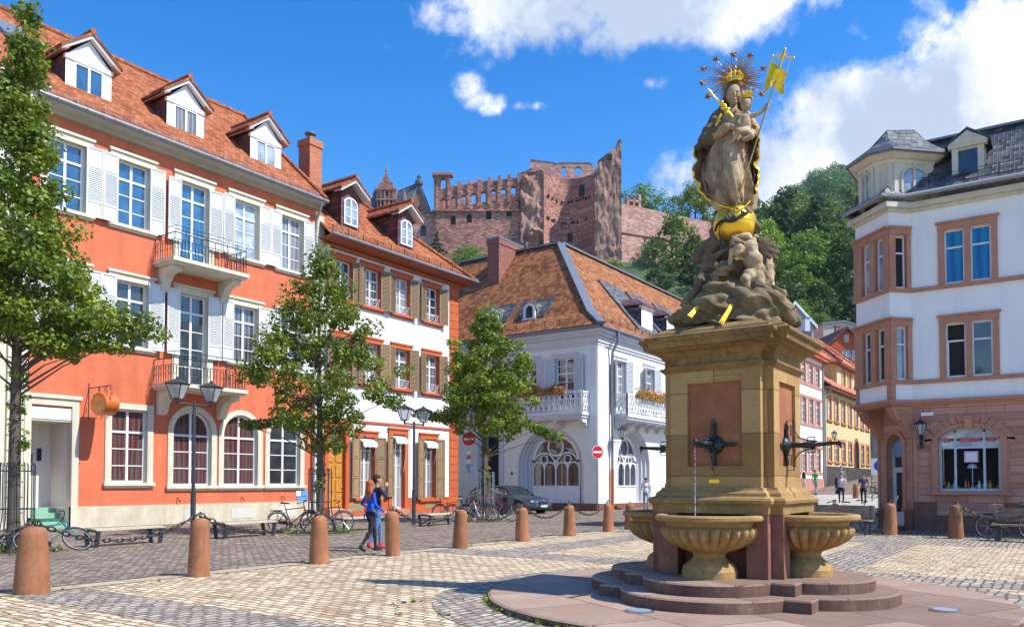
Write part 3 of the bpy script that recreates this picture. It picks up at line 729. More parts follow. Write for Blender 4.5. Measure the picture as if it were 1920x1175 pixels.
    for c in (18.55, 21.55, 23.7): mb.tube([(o(c), 0, 1.0), (o(c), -.1, 1.0), (o(c)+.03, -.14, .9)], .02, 6); mb.ball((o(c)+.03, -.14, .88), .035, 8, 6)
    F.part(mb, 'wall_spout', M['iron'], 50)
    mb = MB(); mb.box(o(24.5), o(24.78), -.03, 0, 1.0, 1.25); mb.box(o(24.82), o(25.15), -.03, 0, 1.0, 1.25, 1); mb.box(o(24.55), o(25.15), -.03, 0, .72, .97, 1)
    F.part(mb, 'wall_plaques', [M['whitepaint'], plain('blue_plaque', (.12, .3, .6), .4, var=.4, scale=20)])

# ---- chimney standing between the two row houses
def chimney(name, label, loc, w, d, z0, z1, mat, pot=True, parent=None):
    mb = MB(); mb.box(-w/2, w/2, -d/2, d/2, z0, z1-.35); mb.box(-w/2-.05, w/2+.05, -d/2-.05, d/2+.05, z1-.35, z1)
    o = mb.build('brick_chimney', M[mat], None, None, loc); tag(o, label, 'chimney')
    if pot:
        mb = MB(); mb.cyl(0, 0, z1, z1+.22, .2, 12); mb.cyl(0, 0, z1+.36, z1+.42, .3, 12)
        for k in range(4): mb.box(.17*math.cos(k*1.57)-.02, .17*math.cos(k*1.57)+.02, .17*math.sin(k*1.57)-.02, .17*math.sin(k*1.57)+.02, z1+.2, z1+.37)
        mb.build('chimney_pot', M['lead'], o, 50)
        mb = MB(); mb.box(-w/2-.1, w/2+.1, -d/2-.1, d/2+.1, z0, z0+1.9); mb.build('flashing', M['lead'], o)
    return o

# ================================================================== the white house with red trims
def house_white():
    H = thing('white_house', 'white town house with red window frames and brown shutters, right of the orange house', 'house', (-29, 26.05, 0), 0)
    F = Fac(H, 0, 0, 90); o = lambda y: y-26.05; X1 = o(36.3)
    T = [27.3, 29.28, 31.52, 33.98]
    Wd = 1.15
    holes = [(o(c), 10.55, Wd, 1.95, 0) for c in T]+[(o(c), 6.6, Wd, 2.1, 0) for c in T]
    G = [(26.95, .35, 1.1, 3.95), (28.95, .85, 1.05, 3.05), (31.28, .26, .95, 3.9), (33.75, .72, 1.0, 3.3)]
    holes += [(o(c), z, w, h, 0) for c, z, w, h in G]
    wall(F, 'wall', 0, X1-.72, .0, 13.1, holes, M['white'], .24, M['redtrim'])
    mb = MB(); segs = [(0, o(26.4)), (o(27.5), o(30.8)), (o(31.76), X1)]
    for a, b in segs: mb.box(a, b, -.05, .05, 0, .82)
    mb.box(0, X1, -.07, .02, 4.62, 4.72)
    z = .84
    while z < 12.9: mb.box(X1-.74, X1+.03, -.05, .4, z, z+.43); z += .46
    mb.box(X1-.72, X1, -.02, .35, .8, 13.1)
    F.part(mb, 'quoins', M['redtrim'])
    mb = MB(); mb.box(0, .2, .3, 10, 0, 13.2); mb.box(X1-.2, X1, .36, 10, 0, 13.2); mb.box(0, X1, 10, 10.2, 0, 13.2); F.part(mb, 'side_wall', M['white'])
    for i, c in enumerate(T):
        window(F, o(c), 10.55, Wd, 1.95, rows=(.3, .23, .23, .24), pane=('glass', 'glassmix', 'glasscurtain', 'glass')[i]); window(F, o(c), 6.6, Wd, 2.1, rows=(.3, .23, .23, .24), pane='glasscurtain')
        surround(F, o(c), 10.55, Wd, 1.95, .24, mat='redtrim', cap=.04, proj=.07); surround(F, o(c), 6.6, Wd, 2.1, .24, mat='redtrim', cap=.04, proj=.07)
        shutters(F, o(c), 10.5, Wd, 2.05, .57, 'shutterbrown', solid=(.02, .02), ang=(12, 16), gap=.0, off=.09); shutters(F, o(c), 6.55, Wd, 2.2, .57, 'shutterbrown', solid=(.02, .02), ang=(12, 16), off=.09)
        for zz in (10.55, 6.6):
            mb = MB(); y = -.06; x0, x1 = o(c)-Wd/2+.02, o(c)+Wd/2-.02
            for z in (.05, .45): mb.tube([(x0, y, zz+z), (x1, y, zz+z)], .012, 4)
            for k in range(3):
                a = x0+(x1-x0)*k/3; b = x0+(x1-x0)*(k+1)/3; m_ = (a+b)/2
                mb.tube([(a, y, zz+.05), (b, y, zz+.45)], .009, 4); mb.tube([(a, y, zz+.45), (b, y, zz+.05)], .009, 4)
                mb.tube([(m_+.12*math.cos(t), y, zz+.25+.12*math.sin(t)) for t in [k2*.628 for k2 in range(10)]], .009, 4, closed=True)
            F.part(mb, 'window_rail', M['whitepaint'])
    # ground floor
    c, z, w, h = G[0]
    mb = MB(); mb.box(o(c)-w/2, o(c)+w/2, .12, .18, z, 3.3)
    for r in range(4):
        for q in (-1, 1):
            a = o(c)+(q-1)*w/4+(w/4 if q > 0 else -w/4)+ (0); 
            xa = o(c)-w/2+.08 if q < 0 else o(c)+.05; mb.box(xa, xa+w/2-.13, .085, .12, z+.1+r*.72, z+.1+r*.72+.6)
    F.part(mb, 'door', M['doorwood']); mb = MB(); mb.ball((o(c)+.4, .05, 1.4), .04, 8, 6); F.part(mb, 'door_handle', M['gold'], 60)
    window(F, o(c), 3.36, w, .94, rows=(1.,), trans=0, cols=3, mat='doorwood'); surround(F, o(c), z, w, h, .25, mat='redtrim', sill=False, proj=.09, cap=.05)
    mb = MB(); mb.box(o(c)-.7, o(c)+.7, -.35, .1, 0, .34); F.part(mb, 'door_step', M['pinktrim']); mb = MB(); mb.box(o(31.28)-.65, o(31.28)+.65, -.3, .08, 0, .25); F.part(mb, 'door_step', M['pinktrim'])
    for (c, z, w, h) in G[1:]:
        window(F, o(c), z, w, h, rows=(.22, .2, .29, .29), trans=1, pane='glasscurtain', mat='whitepaint', bar=.03); surround(F, o(c), z, w, h, .27, mat='redtrim', sill=z > .3, proj=.09, cap=.05)
        mb = MB(); n = 12                                   # scalloped awning
        ax0, ax1 = o(c)-w/2+.02, o(c)+w/2-.02; zt = z+h-.05
        mb.quad((ax0, .05, zt), (ax1, .05, zt), (ax1, -.32, zt-.22), (ax0, -.32, zt-.22))
        for k in range(n):
            a = ax0+(ax1-ax0)*k/n; b = ax0+(ax1-ax0)*(k+1)/n; e = .06*abs(math.sin(k*.9)); mb.quad((a, -.32, zt-.22), (b, -.32, zt-.22), (b, -.33, zt-.42-e), (a, -.33, zt-.40-e))
        F.part(mb, 'awning', M['shuttergrey'])
        mb = MB(); mb.tube([(ax1, 0, z+1.9), (ax1, -.32, zt-.22)], .012, 5); mb.tube([(ax0, 0, z+1.9), (ax0, -.32, zt-.22)], .012, 5); F.part(mb, 'awning_arm', M['whitepaint'])
    me = dict(solid=(.02, .02), panels=True)
    for (c, z, w, h) in (G[1], G[3]): shutters(F, o(c), z, w, h, .62, 'shutterbrown', ang=(10, 14), off=.11, **me)
    shutters(F, o(31.28), .9, .95, 3.1, .6, 'shutterbrown', right=False, ang=(12, 12), off=.11, **me)
    for c in (28.2, 33.9):
        mb = MB(); mb.box(o(c)-.45, o(c)+.45, -.065, 0, .2, .62)
        for k in range(6): mb.box(o(c)-.4, o(c)+.4, -.075, -.05, .24+k*.06, .27+k*.06)
        F.part(mb, 'cellar_grille', plain('brass_grille', (.35, .28, .15), .5))
    # eaves
    ye = -.85; ze = 13.25
    mb = MB(); mb.slab([(-.3, ye, ze-.02), (X1+.75, ye, ze-.02), (X1+.75, .3, ze-.12), (-.3, .3, ze-.12)], (0, 0, .05)); mb.slab([(X1-.2, .3, ze-.12), (X1+.75, .3, ze-.12), (X1+.75, 9.5, ze-.12), (X1-.2, 9.5, ze-.12)], (0, 0, .05))
    mb.box(-.1, X1+.1, -.12, .05, 12.95, 13.12)
    F.part(mb, 'soffit', plaster('red_soffit', (.42, .11, .04), .15, .2))
    gutter(F, -.3, X1+.8, ye-.06, ze+.08, 'lead'); snow_guard(F, -.2, X1+.4, ye+.32, ze+.34, 'iron', .26)
    dn = 4.9; rz_ = 4.4                                      # hipped end on the right
    mb = MB()
    mb.slab([(-.3, ye, ze), (X1+.8, ye, ze), (X1+.8-dn, ye+dn, ze+rz_), (-.3, ye+dn, ze+rz_)], (0, .05, .11))
    mb.slab([(X1+.8, ye, ze), (X1+.8, ye+2*dn, ze), (X1+.8-dn, ye+dn, ze+rz_)], (-.05, 0, .11))
    mb.slab([(X1+.8, ye+2*dn, ze), (-.3, ye+2*dn, ze), (-.3, ye+dn, ze+rz_), (X1+.8-dn, ye+dn, ze+rz_)], (0, -.05, .11))
    F.part(mb, 'roof', M['tile'])
    mb = MB(); mb.tube([(X1+.78, ye, ze+.14), (X1+.8-dn, ye+dn, ze+rz_+.14)], .12, 8); mb.tube([(X1+.8-dn, ye+dn, ze+rz_+.14), (-.3, ye+dn, ze+rz_+.14)], .12, 8); F.part(mb, 'ridge_tiles', M['tile'], 50)
    for c in (28.0, 32.1):
        d = thing('dormer', None, None); d.parent = H; d.location = F.at(o(c), .25); d.rotation_euler = (0, 0, F.a)
        zb = 14.45
        mb = MB(); mb.box(-.62, .62, 0, .08, zb-.2, zb+1.55); mb.slab([(-.62, 0, zb+1.55), (.62, 0, zb+1.55), (0, 0, zb+2.1)], (0, .08, 0))
        mb.slab([(-.62, .02, zb-.4), (-.62, 2.4, zb+1.6), (-.62, .02, zb+1.6)], (.05, 0, 0)); mb.slab([(.57, .02, zb-.4), (.57, 2.4, zb+1.6), (.57, .02, zb+1.6)], (.05, 0, 0)); mb.build('cheek', M['slatered'], d)
        mb = MB()
        for s in (-1, 1): mb.slab([(s*.98, -.42, zb+1.42), (s*.98, -.42, zb+1.56), (0, -.42, zb+2.26), (0, -.42, zb+2.1)], (0, .12, 0)); mb.slab([(s*1.0, -.4, zb+1.5), (0, -.4, zb+2.24), (0, .1, zb+2.24), (s*1.0, .1, zb+1.5)], (0, 0, -.06))
        mb.build('gable_board', M['shuttergrey'], d)
        mb = MB()
        for s in (-1, 1): mb.slab([(s*1.02, -.46, zb+1.52), (0, -.46, zb+2.24), (0, 3.0, zb+2.24), (s*1.02, 2.6, zb+1.52)], (0, 0, .13))
        mb.tube([(0, -.48, zb+2.4), (0, 3, zb+2.4)], .13, 8); mb.build('roof', M['tile'], d)
        fr, pn = win_mesh(.92, 1.15, a=.25, rows=(.4, .3, .3), trans=0, pane='glasspale'); link('window', fr, d, (0, -.18, zb)); link('pane', pn, d, (0, -.18, zb))
house_orange(); house_white()
chimney('brick_chimney', 'orange brick chimney with a metal cowl rising between orange and white house roofs', (-31.6, 27.45, 0), .85, .8, 14.0, 19.1, 'brickr')

# ---- neighbour at the far left
def house_left():
    H = thing('cream_house', 'cream rusticated house at the left edge behind the tree', 'house', (-29, 12.9, 0), 0)
    F = Fac(H, 0, 0, 90)
    mb = MB(); mb.box(-9, 0, .05, 10, 0, 14.6); F.part(mb, 'wall', M['cream'])
    mb = MB(); z = 0.1
    while z < 14.2: mb.box(-.62, 0, -.04, .1, z, z+.48); z += .52
    F.part(mb, 'quoins', M['cream'])
    for zz in (2, 7.2, 11.6):
        for c in (-1.6, -4.2): window(F, c, zz, 1.2, 2.2, y=-.14, pane='glassblue'); surround(F, c, zz, 1.2, 2.2, .2, mat='white')
    mb = MB(); mb.slab([(-9, -.6, 15.1), (-.1, -.6, 15.1), (-.1, 5.5, 20.9), (-9, 5.5, 20.9)], (0, .1, .12)); F.part(mb, 'roof', M['tile'])
    mb = MB(); mb.box(-9, -.02, -.45, .1, 14.5, 14.95); F.part(mb, 'cornice', M['cream']); gutter(F, -9, .3, -.62, 15.1)
house_left()
# ================================================================== the white corner palace
def ring_band(mb, cx, cz, r0, r1, t0, t1, y0, y1, n=20):
    for k in range(n):
        a = t0+(t1-t0)*k/n; b = t0+(t1-t0)*(k+1)/n
        mb.slab([(cx+r0*math.cos(a), y0, cz+r0*math.sin(a)), (cx+r1*math.cos(a), y0, cz+r1*math.sin(a)), (cx+r1*math.cos(b), y0, cz+r1*math.sin(b)), (cx+r0*math.cos(b), y0, cz+r0*math.sin(b))], (0, y1-y0, 0))
def palace_arch(F, c, z0=.45):
    """deep round-headed opening with a traceried timber screen"""
    mb = MB(); O = arc_pts(4.5, 2.7, 2.1, 24); I = arc_pts(3.26, 2.85, 1.55, 24); steps = 4
    def lerp(k, y): return [(c+O[i][0]+(I[i][0]-O[i][0])*k, y, O[i][1]+(I[i][1]-O[i][1])*k) for i in range(len(O))]
    prev = [(c-2.25, 0, z0)]+lerp(0, 0)+[(c+2.25, 0, z0)]
    for s_ in range(1, steps+1):
        for (k, y) in (((s_-.5)/steps, (s_-1)/steps*.8+.02), ((s_-.5)/steps if s_ < steps else 1, s_/steps*.8)):
            hw = 2.25+(1.63-2.25)*k; cur = [(c-hw, y, z0)]+lerp(k, y)+[(c+hw, y, z0)]
            for i in range(len(cur)-1): mb.quad(prev[i], prev[i+1], cur[i+1], cur[i])
            prev = cur
    mb.quad((c-2.25, 0, z0), (c+2.25, 0, z0), (c+1.6, .8, z0), (c-1.6, .8, z0))
    F.part(mb, 'arch_reveal', M['palacegrey'], 30)
    mb = MB(); y0, y1 = .66, .76; zb = 1.45
    for x in (-1.63, -.04, 1.55): mb.box(c+x, c+x+.08, y0, y1, z0, 2.95)
    mb.box(c-1.63, c+1.63, y0+.03, y1, z0, zb-.06); mb.box(c-1.63, c+1.63, y0-.02, y1, zb-.08, zb)
    for q in (-.8, .8): mb.box(c+q-.015, c+q+.015, y0+.015, y1, z0, zb-.08)
    ring_band(mb, c, 2.82, 1.46, 1.64, 0, math.pi, y0, y1, 28)
    ring_band(mb, c, 3.72, .47, .56, 0, 2*math.pi, y0, y1, 24)
    for q in (-.8, .8):
        mb.box(c+q-.03, c+q+.03, y0+.02, y1, zb, 2.75)
        ring_band(mb, c+q, 2.62, .70, .79, 0, math.pi, y0, y1, 20); ring_band(mb, c+q, 3.0, .2, .27, 0, 2*math.pi, y0, y1, 14)
        for e in (-.39, .39): ring_band(mb, c+q+e, 2.45, .33, .40, 0, math.pi, y0+.01, y1, 14)
    F.part(mb, 'window', M['whitepaint'])
    mb = MB(); P = arc_pts(3.2, 2.85, 1.5, 20); mb.add([(c-1.6, .73, zb)]+[(c+x, .73, z) for x, z in P]+[(c+1.6, .73, zb)], [tuple(range(len(P)+2))]); F.part(mb, 'pane', M['glass'])
M['palacegrey'] = plaster('grey_blue_stone', (.60, .61, .64), .06, .15)
M['palacewall'] = plaster('pale_cream_plaster', (.80, .775, .72), .04, .12)
M['flower'] = foliage('flowers', (.5, .03, .05), (.75, .22, .04), (.75, .3, .45), 6)
def palace_balcony(F, x0, x1, flowers=True):
    mb = MB(); mb.box(x0, x1, -.95, 0, 5.38, 5.5); mb.box(x0+.06, x1-.06, -.88, 0, 5.24, 5.38); mb.box(x0+.12, x1-.12, -.8, 0, 5.14, 5.24)
    n = max(2, int((x1-x0)/1.5)+1)
    for k in range(n):
        x = x0+.25+(x1-x0-.5)*k/(n-1); mb.slab([(x-.13, 0, 4.7), (x-.13, -.2, 4.72), (x-.13, -.3, 4.95), (x-.13, -.68, 5.0), (x-.13, -.72, 5.14), (x-.13, 0, 5.14)], (.26, 0, 0))
    F.part(mb, 'balcony_slab', M['palacegrey'])
    mb = MB()
    def lattice(p, q, n):
        P, Q, U = Vector(p), Vector(q), Vector((0, 0, 1)); d = (Q-P).normalized(); w = (Q-P).length/n
        mb.beam(P+U*.05, Q+U*.05, .06, .08); mb.beam(P+U*1.18, Q+U*1.18, .10, .09)
        for i in range(n):
            for (j, zz) in ((.5, .34), (0, .63), (.5, .92)):
                c = P+d*w*(i+j)+U*zz
                if j == 0 and i == 0: continue
                mb.tube([c+d*w*.40*math.cos(t)+U*.16*math.sin(t) for t in [k*math.pi/3+math.pi/6 for k in range(6)]], .028, 5, closed=True)
            mb.beam(P+d*w*i+U*.08, P+d*w*i+U*1.16, .035, .035)
        for e in (P, Q): mb.beam(e, e+U*1.26, .12, .12)
    lattice((x0+.08, -.88, 5.5), (x1-.08, -.88, 5.5), int((x1-x0)/.36)); lattice((x0+.08, -.85, 5.5), (x0+.08, -.05, 5.5), 3); lattice((x1-.08, -.85, 5.5), (x1-.08, -.05, 5.5), 3)
    F.part(mb, 'balcony_railing', M['whitepaint'])
def flower_box(F, name, label, x0, x1, seed):
    rnd = random.Random(seed); mb = MB(); mb.box(x0, x1, -1.12, -.92, 6.55, 6.74)
    o = mb.build('flower_box', plain('flower_box_clay', (.35, .16, .08), .8), None, None, (0, 0, 0), 0); w = F.root.matrix_basis
    c, n = math.cos(F.a), math.sin(F.a); o.location = (F.root.location.x+F.ox, F.root.location.y+F.oy, 0); o.rotation_euler = (0, 0, F.a); tag(o, label, 'flower box', 'flower boxes on the balcony rails')
    for nm, m_, cnt, s0 in (('leaves', 'leafyellow', 900, .055), ('blossoms', 'flower', 700, .06)):
        mb = MB()
        for k in range(cnt):
            x = rnd.uniform(x0, x1); b = .28+.12*math.sin(x*5)+.08*math.sin(x*11); y = -1.02+rnd.gauss(0, .13); z = 6.72+rnd.uniform(-.15, b)+(.06 if nm == 'blossoms' else 0)
            v = Vector((rnd.gauss(0, 1), rnd.gauss(0, 1), rnd.gauss(0, 1))).normalized(); u = v.orthogonal().normalized()*s0*rnd.uniform(.6, 1.3); w_ = v.cross(u)
            p = Vector((x, y, z)); mb.quad(p-u, p-w_, p+u, p+w_)
        mb.build(nm, M[m_], o, uv=False)
def house_palace():
    H = thing('white_palace', 'white corner building with tall tiled hip roof, arched ground floor windows and lattice balconies', 'house', (-21.43, 39.33, 0), 0)
    L = Fac(H, 0, 0, 0); Rr = Fac(H, 0, 0, 90)
    LW, RW = 14.6, 34.0
    lw = [-2.09, -4.63, -7.2, -9.7]; rw = [2.75, 6.75, 11.2, 15.2, 19.4, 23.6, 28.]
    hl = [(c, 6.0, 1.3, 2.76, 0) for c in lw]+[(-3.15, .45, 4.5, 2.25, 2.1), (-7.2, .05, .95, 4.4, 0)]
    hr = [(c, 6.0, 1.25, 2.76, 0) for c in rw]+[(c, .45, 4.5, 2.25, 2.1) for c in (4.6, 13.2, 21.5)]
    wall(L, 'wall', -LW, 0, 0, 9.5, hl, M['palacewall'], .22, M['palacegrey']); wall(Rr, 'wall', 0, RW, 0, 9.5, hr, M['palacewall'], .22, M['palacegrey'])
    palace_arch(L, -3.15); [palace_arch(Rr, c) for c in (4.6, 13.2, 21.5)]
    for F, cs in ((L, lw), (Rr, rw)):
        for c in cs:
            window(F, c, 6.0, 1.3 if F is L else 1.25, 2.76, rows=(.16, .16, .17, .17, .34), trans=2, pane='glass' if F is L else 'glasscurtain'); surround(F, c, 6.0, 1.3 if F is L else 1.25, 2.76, .2, mat='palacegrey', sill=False, cap=.05)
            shutters(F, c, 5.95, 1.3, 2.85, .63, 'shuttergrey', solid=(.0, .0), ang=(4, 4) if F is L else (28, 12), pitch=.075)
    mb = MB(); mb.box(-LW, -7.9, -.06, .1, 0, .5); mb.box(-6.4, -5.5, -.06, .1, 0, .5); mb.box(-5.4, 0, -.07, .1, 0, .46); L.part(mb, 'plinth', M['redstone'])
    mb = MB(); mb.box(0, RW, -.068, .1, 0, .42); mb.box(1.8, 7.5, -.55, -.07, 0, .16); mb.box(1.8, 7.5, -.3, -.07, .16, .3); Rr.part(mb, 'plinth', M['redstone'])
    for F, s in ((L, -1), (Rr, 1)):
        mb = MB(); a, b = sorted((0, s*.78)); mb.box(a, b, -.05, .1, .46, 9.4); F.part(mb, 'corner_pilaster', M['white'])
        X = -LW if s < 0 else RW; a, b = sorted((0, X))
        mb = MB()
        for (z0, z1, p) in ((9.35, 9.5, .08), (9.5, 9.85, .14), (9.85, 10.0, .32), (10.0, 10.2, .46)):
            if s < 0: mb.box(a, b+p, -p, .1, z0, z1)
            else: mb.box(a-p*.0+.002, b, -p+.002, .1, z0, z1-.001)
        F.part(mb, 'cornice', M['palacegrey']); gutter(F, a-(0 if s < 0 else .5), b+(.5 if s < 0 else 0), -.56, 10.27, 'lead')
    # doorway and passage left of the arch
    mb = MB(); mb.box(-7.95, -7.68, -.08, .1, 0, 4.6); mb.box(-6.72, -6.4, -.08, .1, 0, 4.6); mb.box(-8.0, -6.35, -.1, .1, 4.45, 4.75); L.part(mb, 'door_surround', M['palacegrey'])
    mb = MB(); mb.box(-7.66, -6.73, .15, .2, 0, 4.44); L.part(mb, 'door', M['dark'])
    mb = MB(); mb.box(-9.9, -8.0, -.5, -.01, 0, 4.5); L.part(mb, 'porch_wall', M['palacegrey'])
    mb = MB(); mb.box(-5.88, -5.74, -.03, 0, 2.1, 2.25); L.part(mb, 'name_plate', M['iron'])
    palace_balcony(L, -5.9, -.45); palace_balcony(Rr, 1.9, 9.4); palace_balcony(Rr, 11.5, 17)
    # other walls
    mb = MB(); mb.box(-LW, -LW+.2, .1, 12, 0, 10); mb.box(-LW, -12, 12, 12.2, 0, 10); mb.box(-12.2, -12, 12, RW, 0, 10); mb.box(-12, -.1, RW-.2, RW, 0, 10); mb.build('side_wall', M['white'], H)
    # bell-cast roof
    e, k, a = .62, .9, 6.1; z0, z1, z2 = 10.3, 11.35, 17.5
    mb = MB(); off = (0, 0, .1)
    def P(x, y, z): return (x, y, z)
    mb.slab([P(-LW, -e, z0), P(e, -e, z0), P(-k, k, z1), P(-LW, k, z1)], off); mb.slab([P(-LW, k, z1), P(-k, k, z1), P(-a, a, z2), P(-LW, a, z2)], off)
    mb.slab([P(e, -e, z0), P(e, RW, z0), P(-k, RW, z1), P(-k, k, z1)], off); mb.slab([P(-k, k, z1), P(-k, RW, z1), P(-a, RW, z2), P(-a, a, z2)], off)
    mb.slab([P(-LW, a, z2), P(-a, a, z2), P(-12.2, 12.2, z0), P(-LW, 12.2, z0)], off); mb.slab([P(-a, a, z2), P(-a, RW, z2), P(-12.2, RW, z0), P(-12.2, 12.2, z0)], off)
    mb.build('roof', M['tile2'], H)
    mb = MB()
    for p, q in (((-LW, a, z2+.12), (-a, a, z2+.12)), ((-a, a, z2+.12), (-a, RW, z2+.12)), ((-a, a, z2+.12), (-k, k, z1+.13)), ((-k, k, z1+.13), (e, -e, z0+.13))): mb.beam(p, q, .5, .12)
    mb.build('ridge_capping', M['lead'], H)
    snow_guard(L, -LW, 0, -.25, 10.68, 'iron', .22); snow_guard(Rr, 0, RW, -.25, 10.68, 'iron', .22)
    sl = (z2-z1)/(a-k)
    for c in (-5.2, -7.95):                                 # small round-headed roof lights in slate aprons
        d = thing('roof_light', None, None); d.parent = H; d.location = (c, 0, 0)
        y0 = 1.0; f = lambda y: z1+(y-k)*sl+.12
        mb = MB(); mb.slab([(-1.05, y0, f(y0)), (1.05, y0, f(y0)), (1.2, y0+1.1, f(y0+1.1)), (-1.2, y0+1.1, f(y0+1.1))], (0, -.03, .04)); mb.build('apron', M['slate'], d)
        mb = MB(); zz = f(y0)
        for kk in range(8):
            t = math.pi*kk/8; t2 = math.pi*(kk+1)/8
            mb.slab([(.48*math.cos(t), y0-.03, zz+.5+.42*math.sin(t)), (.48*math.cos(t2), y0-.03, zz+.5+.42*math.sin(t2)), (.62*math.cos(t2), y0+1.3, zz+.62+.5*math.sin(t2)), (.62*math.cos(t), y0+1.3, zz+.62+.5*math.sin(t))], (0, 0, .03))
        mb.slab([(-.48, y0+.1, zz), (-.48, y0+.1, zz+.5), (-.6, y0+.9, zz+.6)], (.03, 0, 0)); mb.slab([(.45, y0+.1, zz), (.45, y0+.1, zz+.5), (.6, y0+.9, zz+.6)], (.03, 0, 0)); mb.build('hood', M['slate'], d, 60)
        mb = MB(); ring_band(mb, 0, zz+.5, .26, .42, 0, math.pi, y0-.06, y0+.06, 12); mb.box(-.42, -.26, y0-.06, y0+.06, zz-.02, zz+.5); mb.box(.26, .42, y0-.06, y0+.06, zz-.02, zz+.5); mb.box(-.5, .5, y0-.1, y0+.06, zz-.1, zz); mb.build('window', M['whitepaint'], d)
        mb = MB(); mb.box(-.3, .3, y0, y0+.04, zz, zz+.8); mb.build('pane', M['glass'], d)
    for c in (8.6, 12.6, 17.0):
        d = thing('dormer', None, None); d.parent = H; d.location = (0, c, 0); d.rotation_euler = (0, 0, R(90))
        y0 = 1.0; zb = z1+.1
        mb = MB(); mb.slab([(-1.8, .7, zb-.16), (1.7, .7, zb-.16), (1.9, 3.9, zb+3.62), (-1.4, 3.9, zb+3.62)], (0, -.03, .05)); mb.slab([(-.85, y0, zb), (-.85, y0+2.2, zb+1.9), (-.85, y0, zb+1.5)], (.05, 0, 0)); mb.slab([(.8, y0, zb), (.8, y0+2.2, zb+1.9), (.8, y0, zb+1.5)], (.05, 0, 0)); mb.build('cheek', M['slate'], d)
        mb = MB(); mb.box(-.85, .85, y0-.02, y0+.06, zb, zb+1.5); mb.box(-.95, .95, y0-.15, y0+.1, zb+1.5, zb+1.66); mb.box(-.62, .62, y0-.05, y0-.02, zb+.15, zb+1.4); mb.build('front', M['whitepaint'], d)
        mb = MB()
        mb.slab([(-1.05, y0-.25, zb+1.62), (1.05, y0-.25, zb+1.62), (0, y0+.7, zb+2.25)], (0, 0, .08)); mb.slab([(-1.05, y0-.25, zb+1.62), (0, y0+.7, zb+2.25), (0, y0+2.9, zb+2.35), (-1.05, y0+2.2, zb+1.7)], (0, 0, .08)); mb.slab([(1.05, y0-.25, zb+1.62), (0, y0+.7, zb+2.25), (0, y0+2.9, zb+2.35), (1.05, y0+2.2, zb+1.7)], (0, 0, .08)); mb.build('roof', M['slatered'], d)
    mb = MB(); mb.box(1.4, 1.56, -.6, -.42, 9.9, 10.25); mb.tube([(1.45, -.55, 10.0), (1.45, -.5, 9.6), (1.45, -.2, 9.1), (1.45, -.16, 8.6), (1.45, -.16, 2.3)], .075, 8); Rr.part(mb, 'downpipe', M['lead'], 50)
    mb = MB(); mb.tube([(1.45, -.16, .0), (1.45, -.16, 2.4)], .1, 10); Rr.part(mb, 'downpipe_foot', M['redtrim'], 50)
    FB = [flower_box(L, 'flower_box', 'red and orange flowers on the left lattice balcony of the white corner building', -5.6, -1.5, 3), flower_box(Rr, 'flower_box', 'orange and yellow flowers on the right lattice balcony beside the fountain', 2.9, 9.2, 4)]
    o = chimney('brick_chimney', 'long dark brick chimney wall on the tiled roof of the white corner building', (-31.45, 44.6, 0), .95, 2.8, 13.8, 18.0, 'brickd', pot=False)
    mb = MB(); mb.box(-.55, .55, -1.47, 1.47, 18.0, 18.12); mb.build('cap', M['lead'], o)
house_palace()

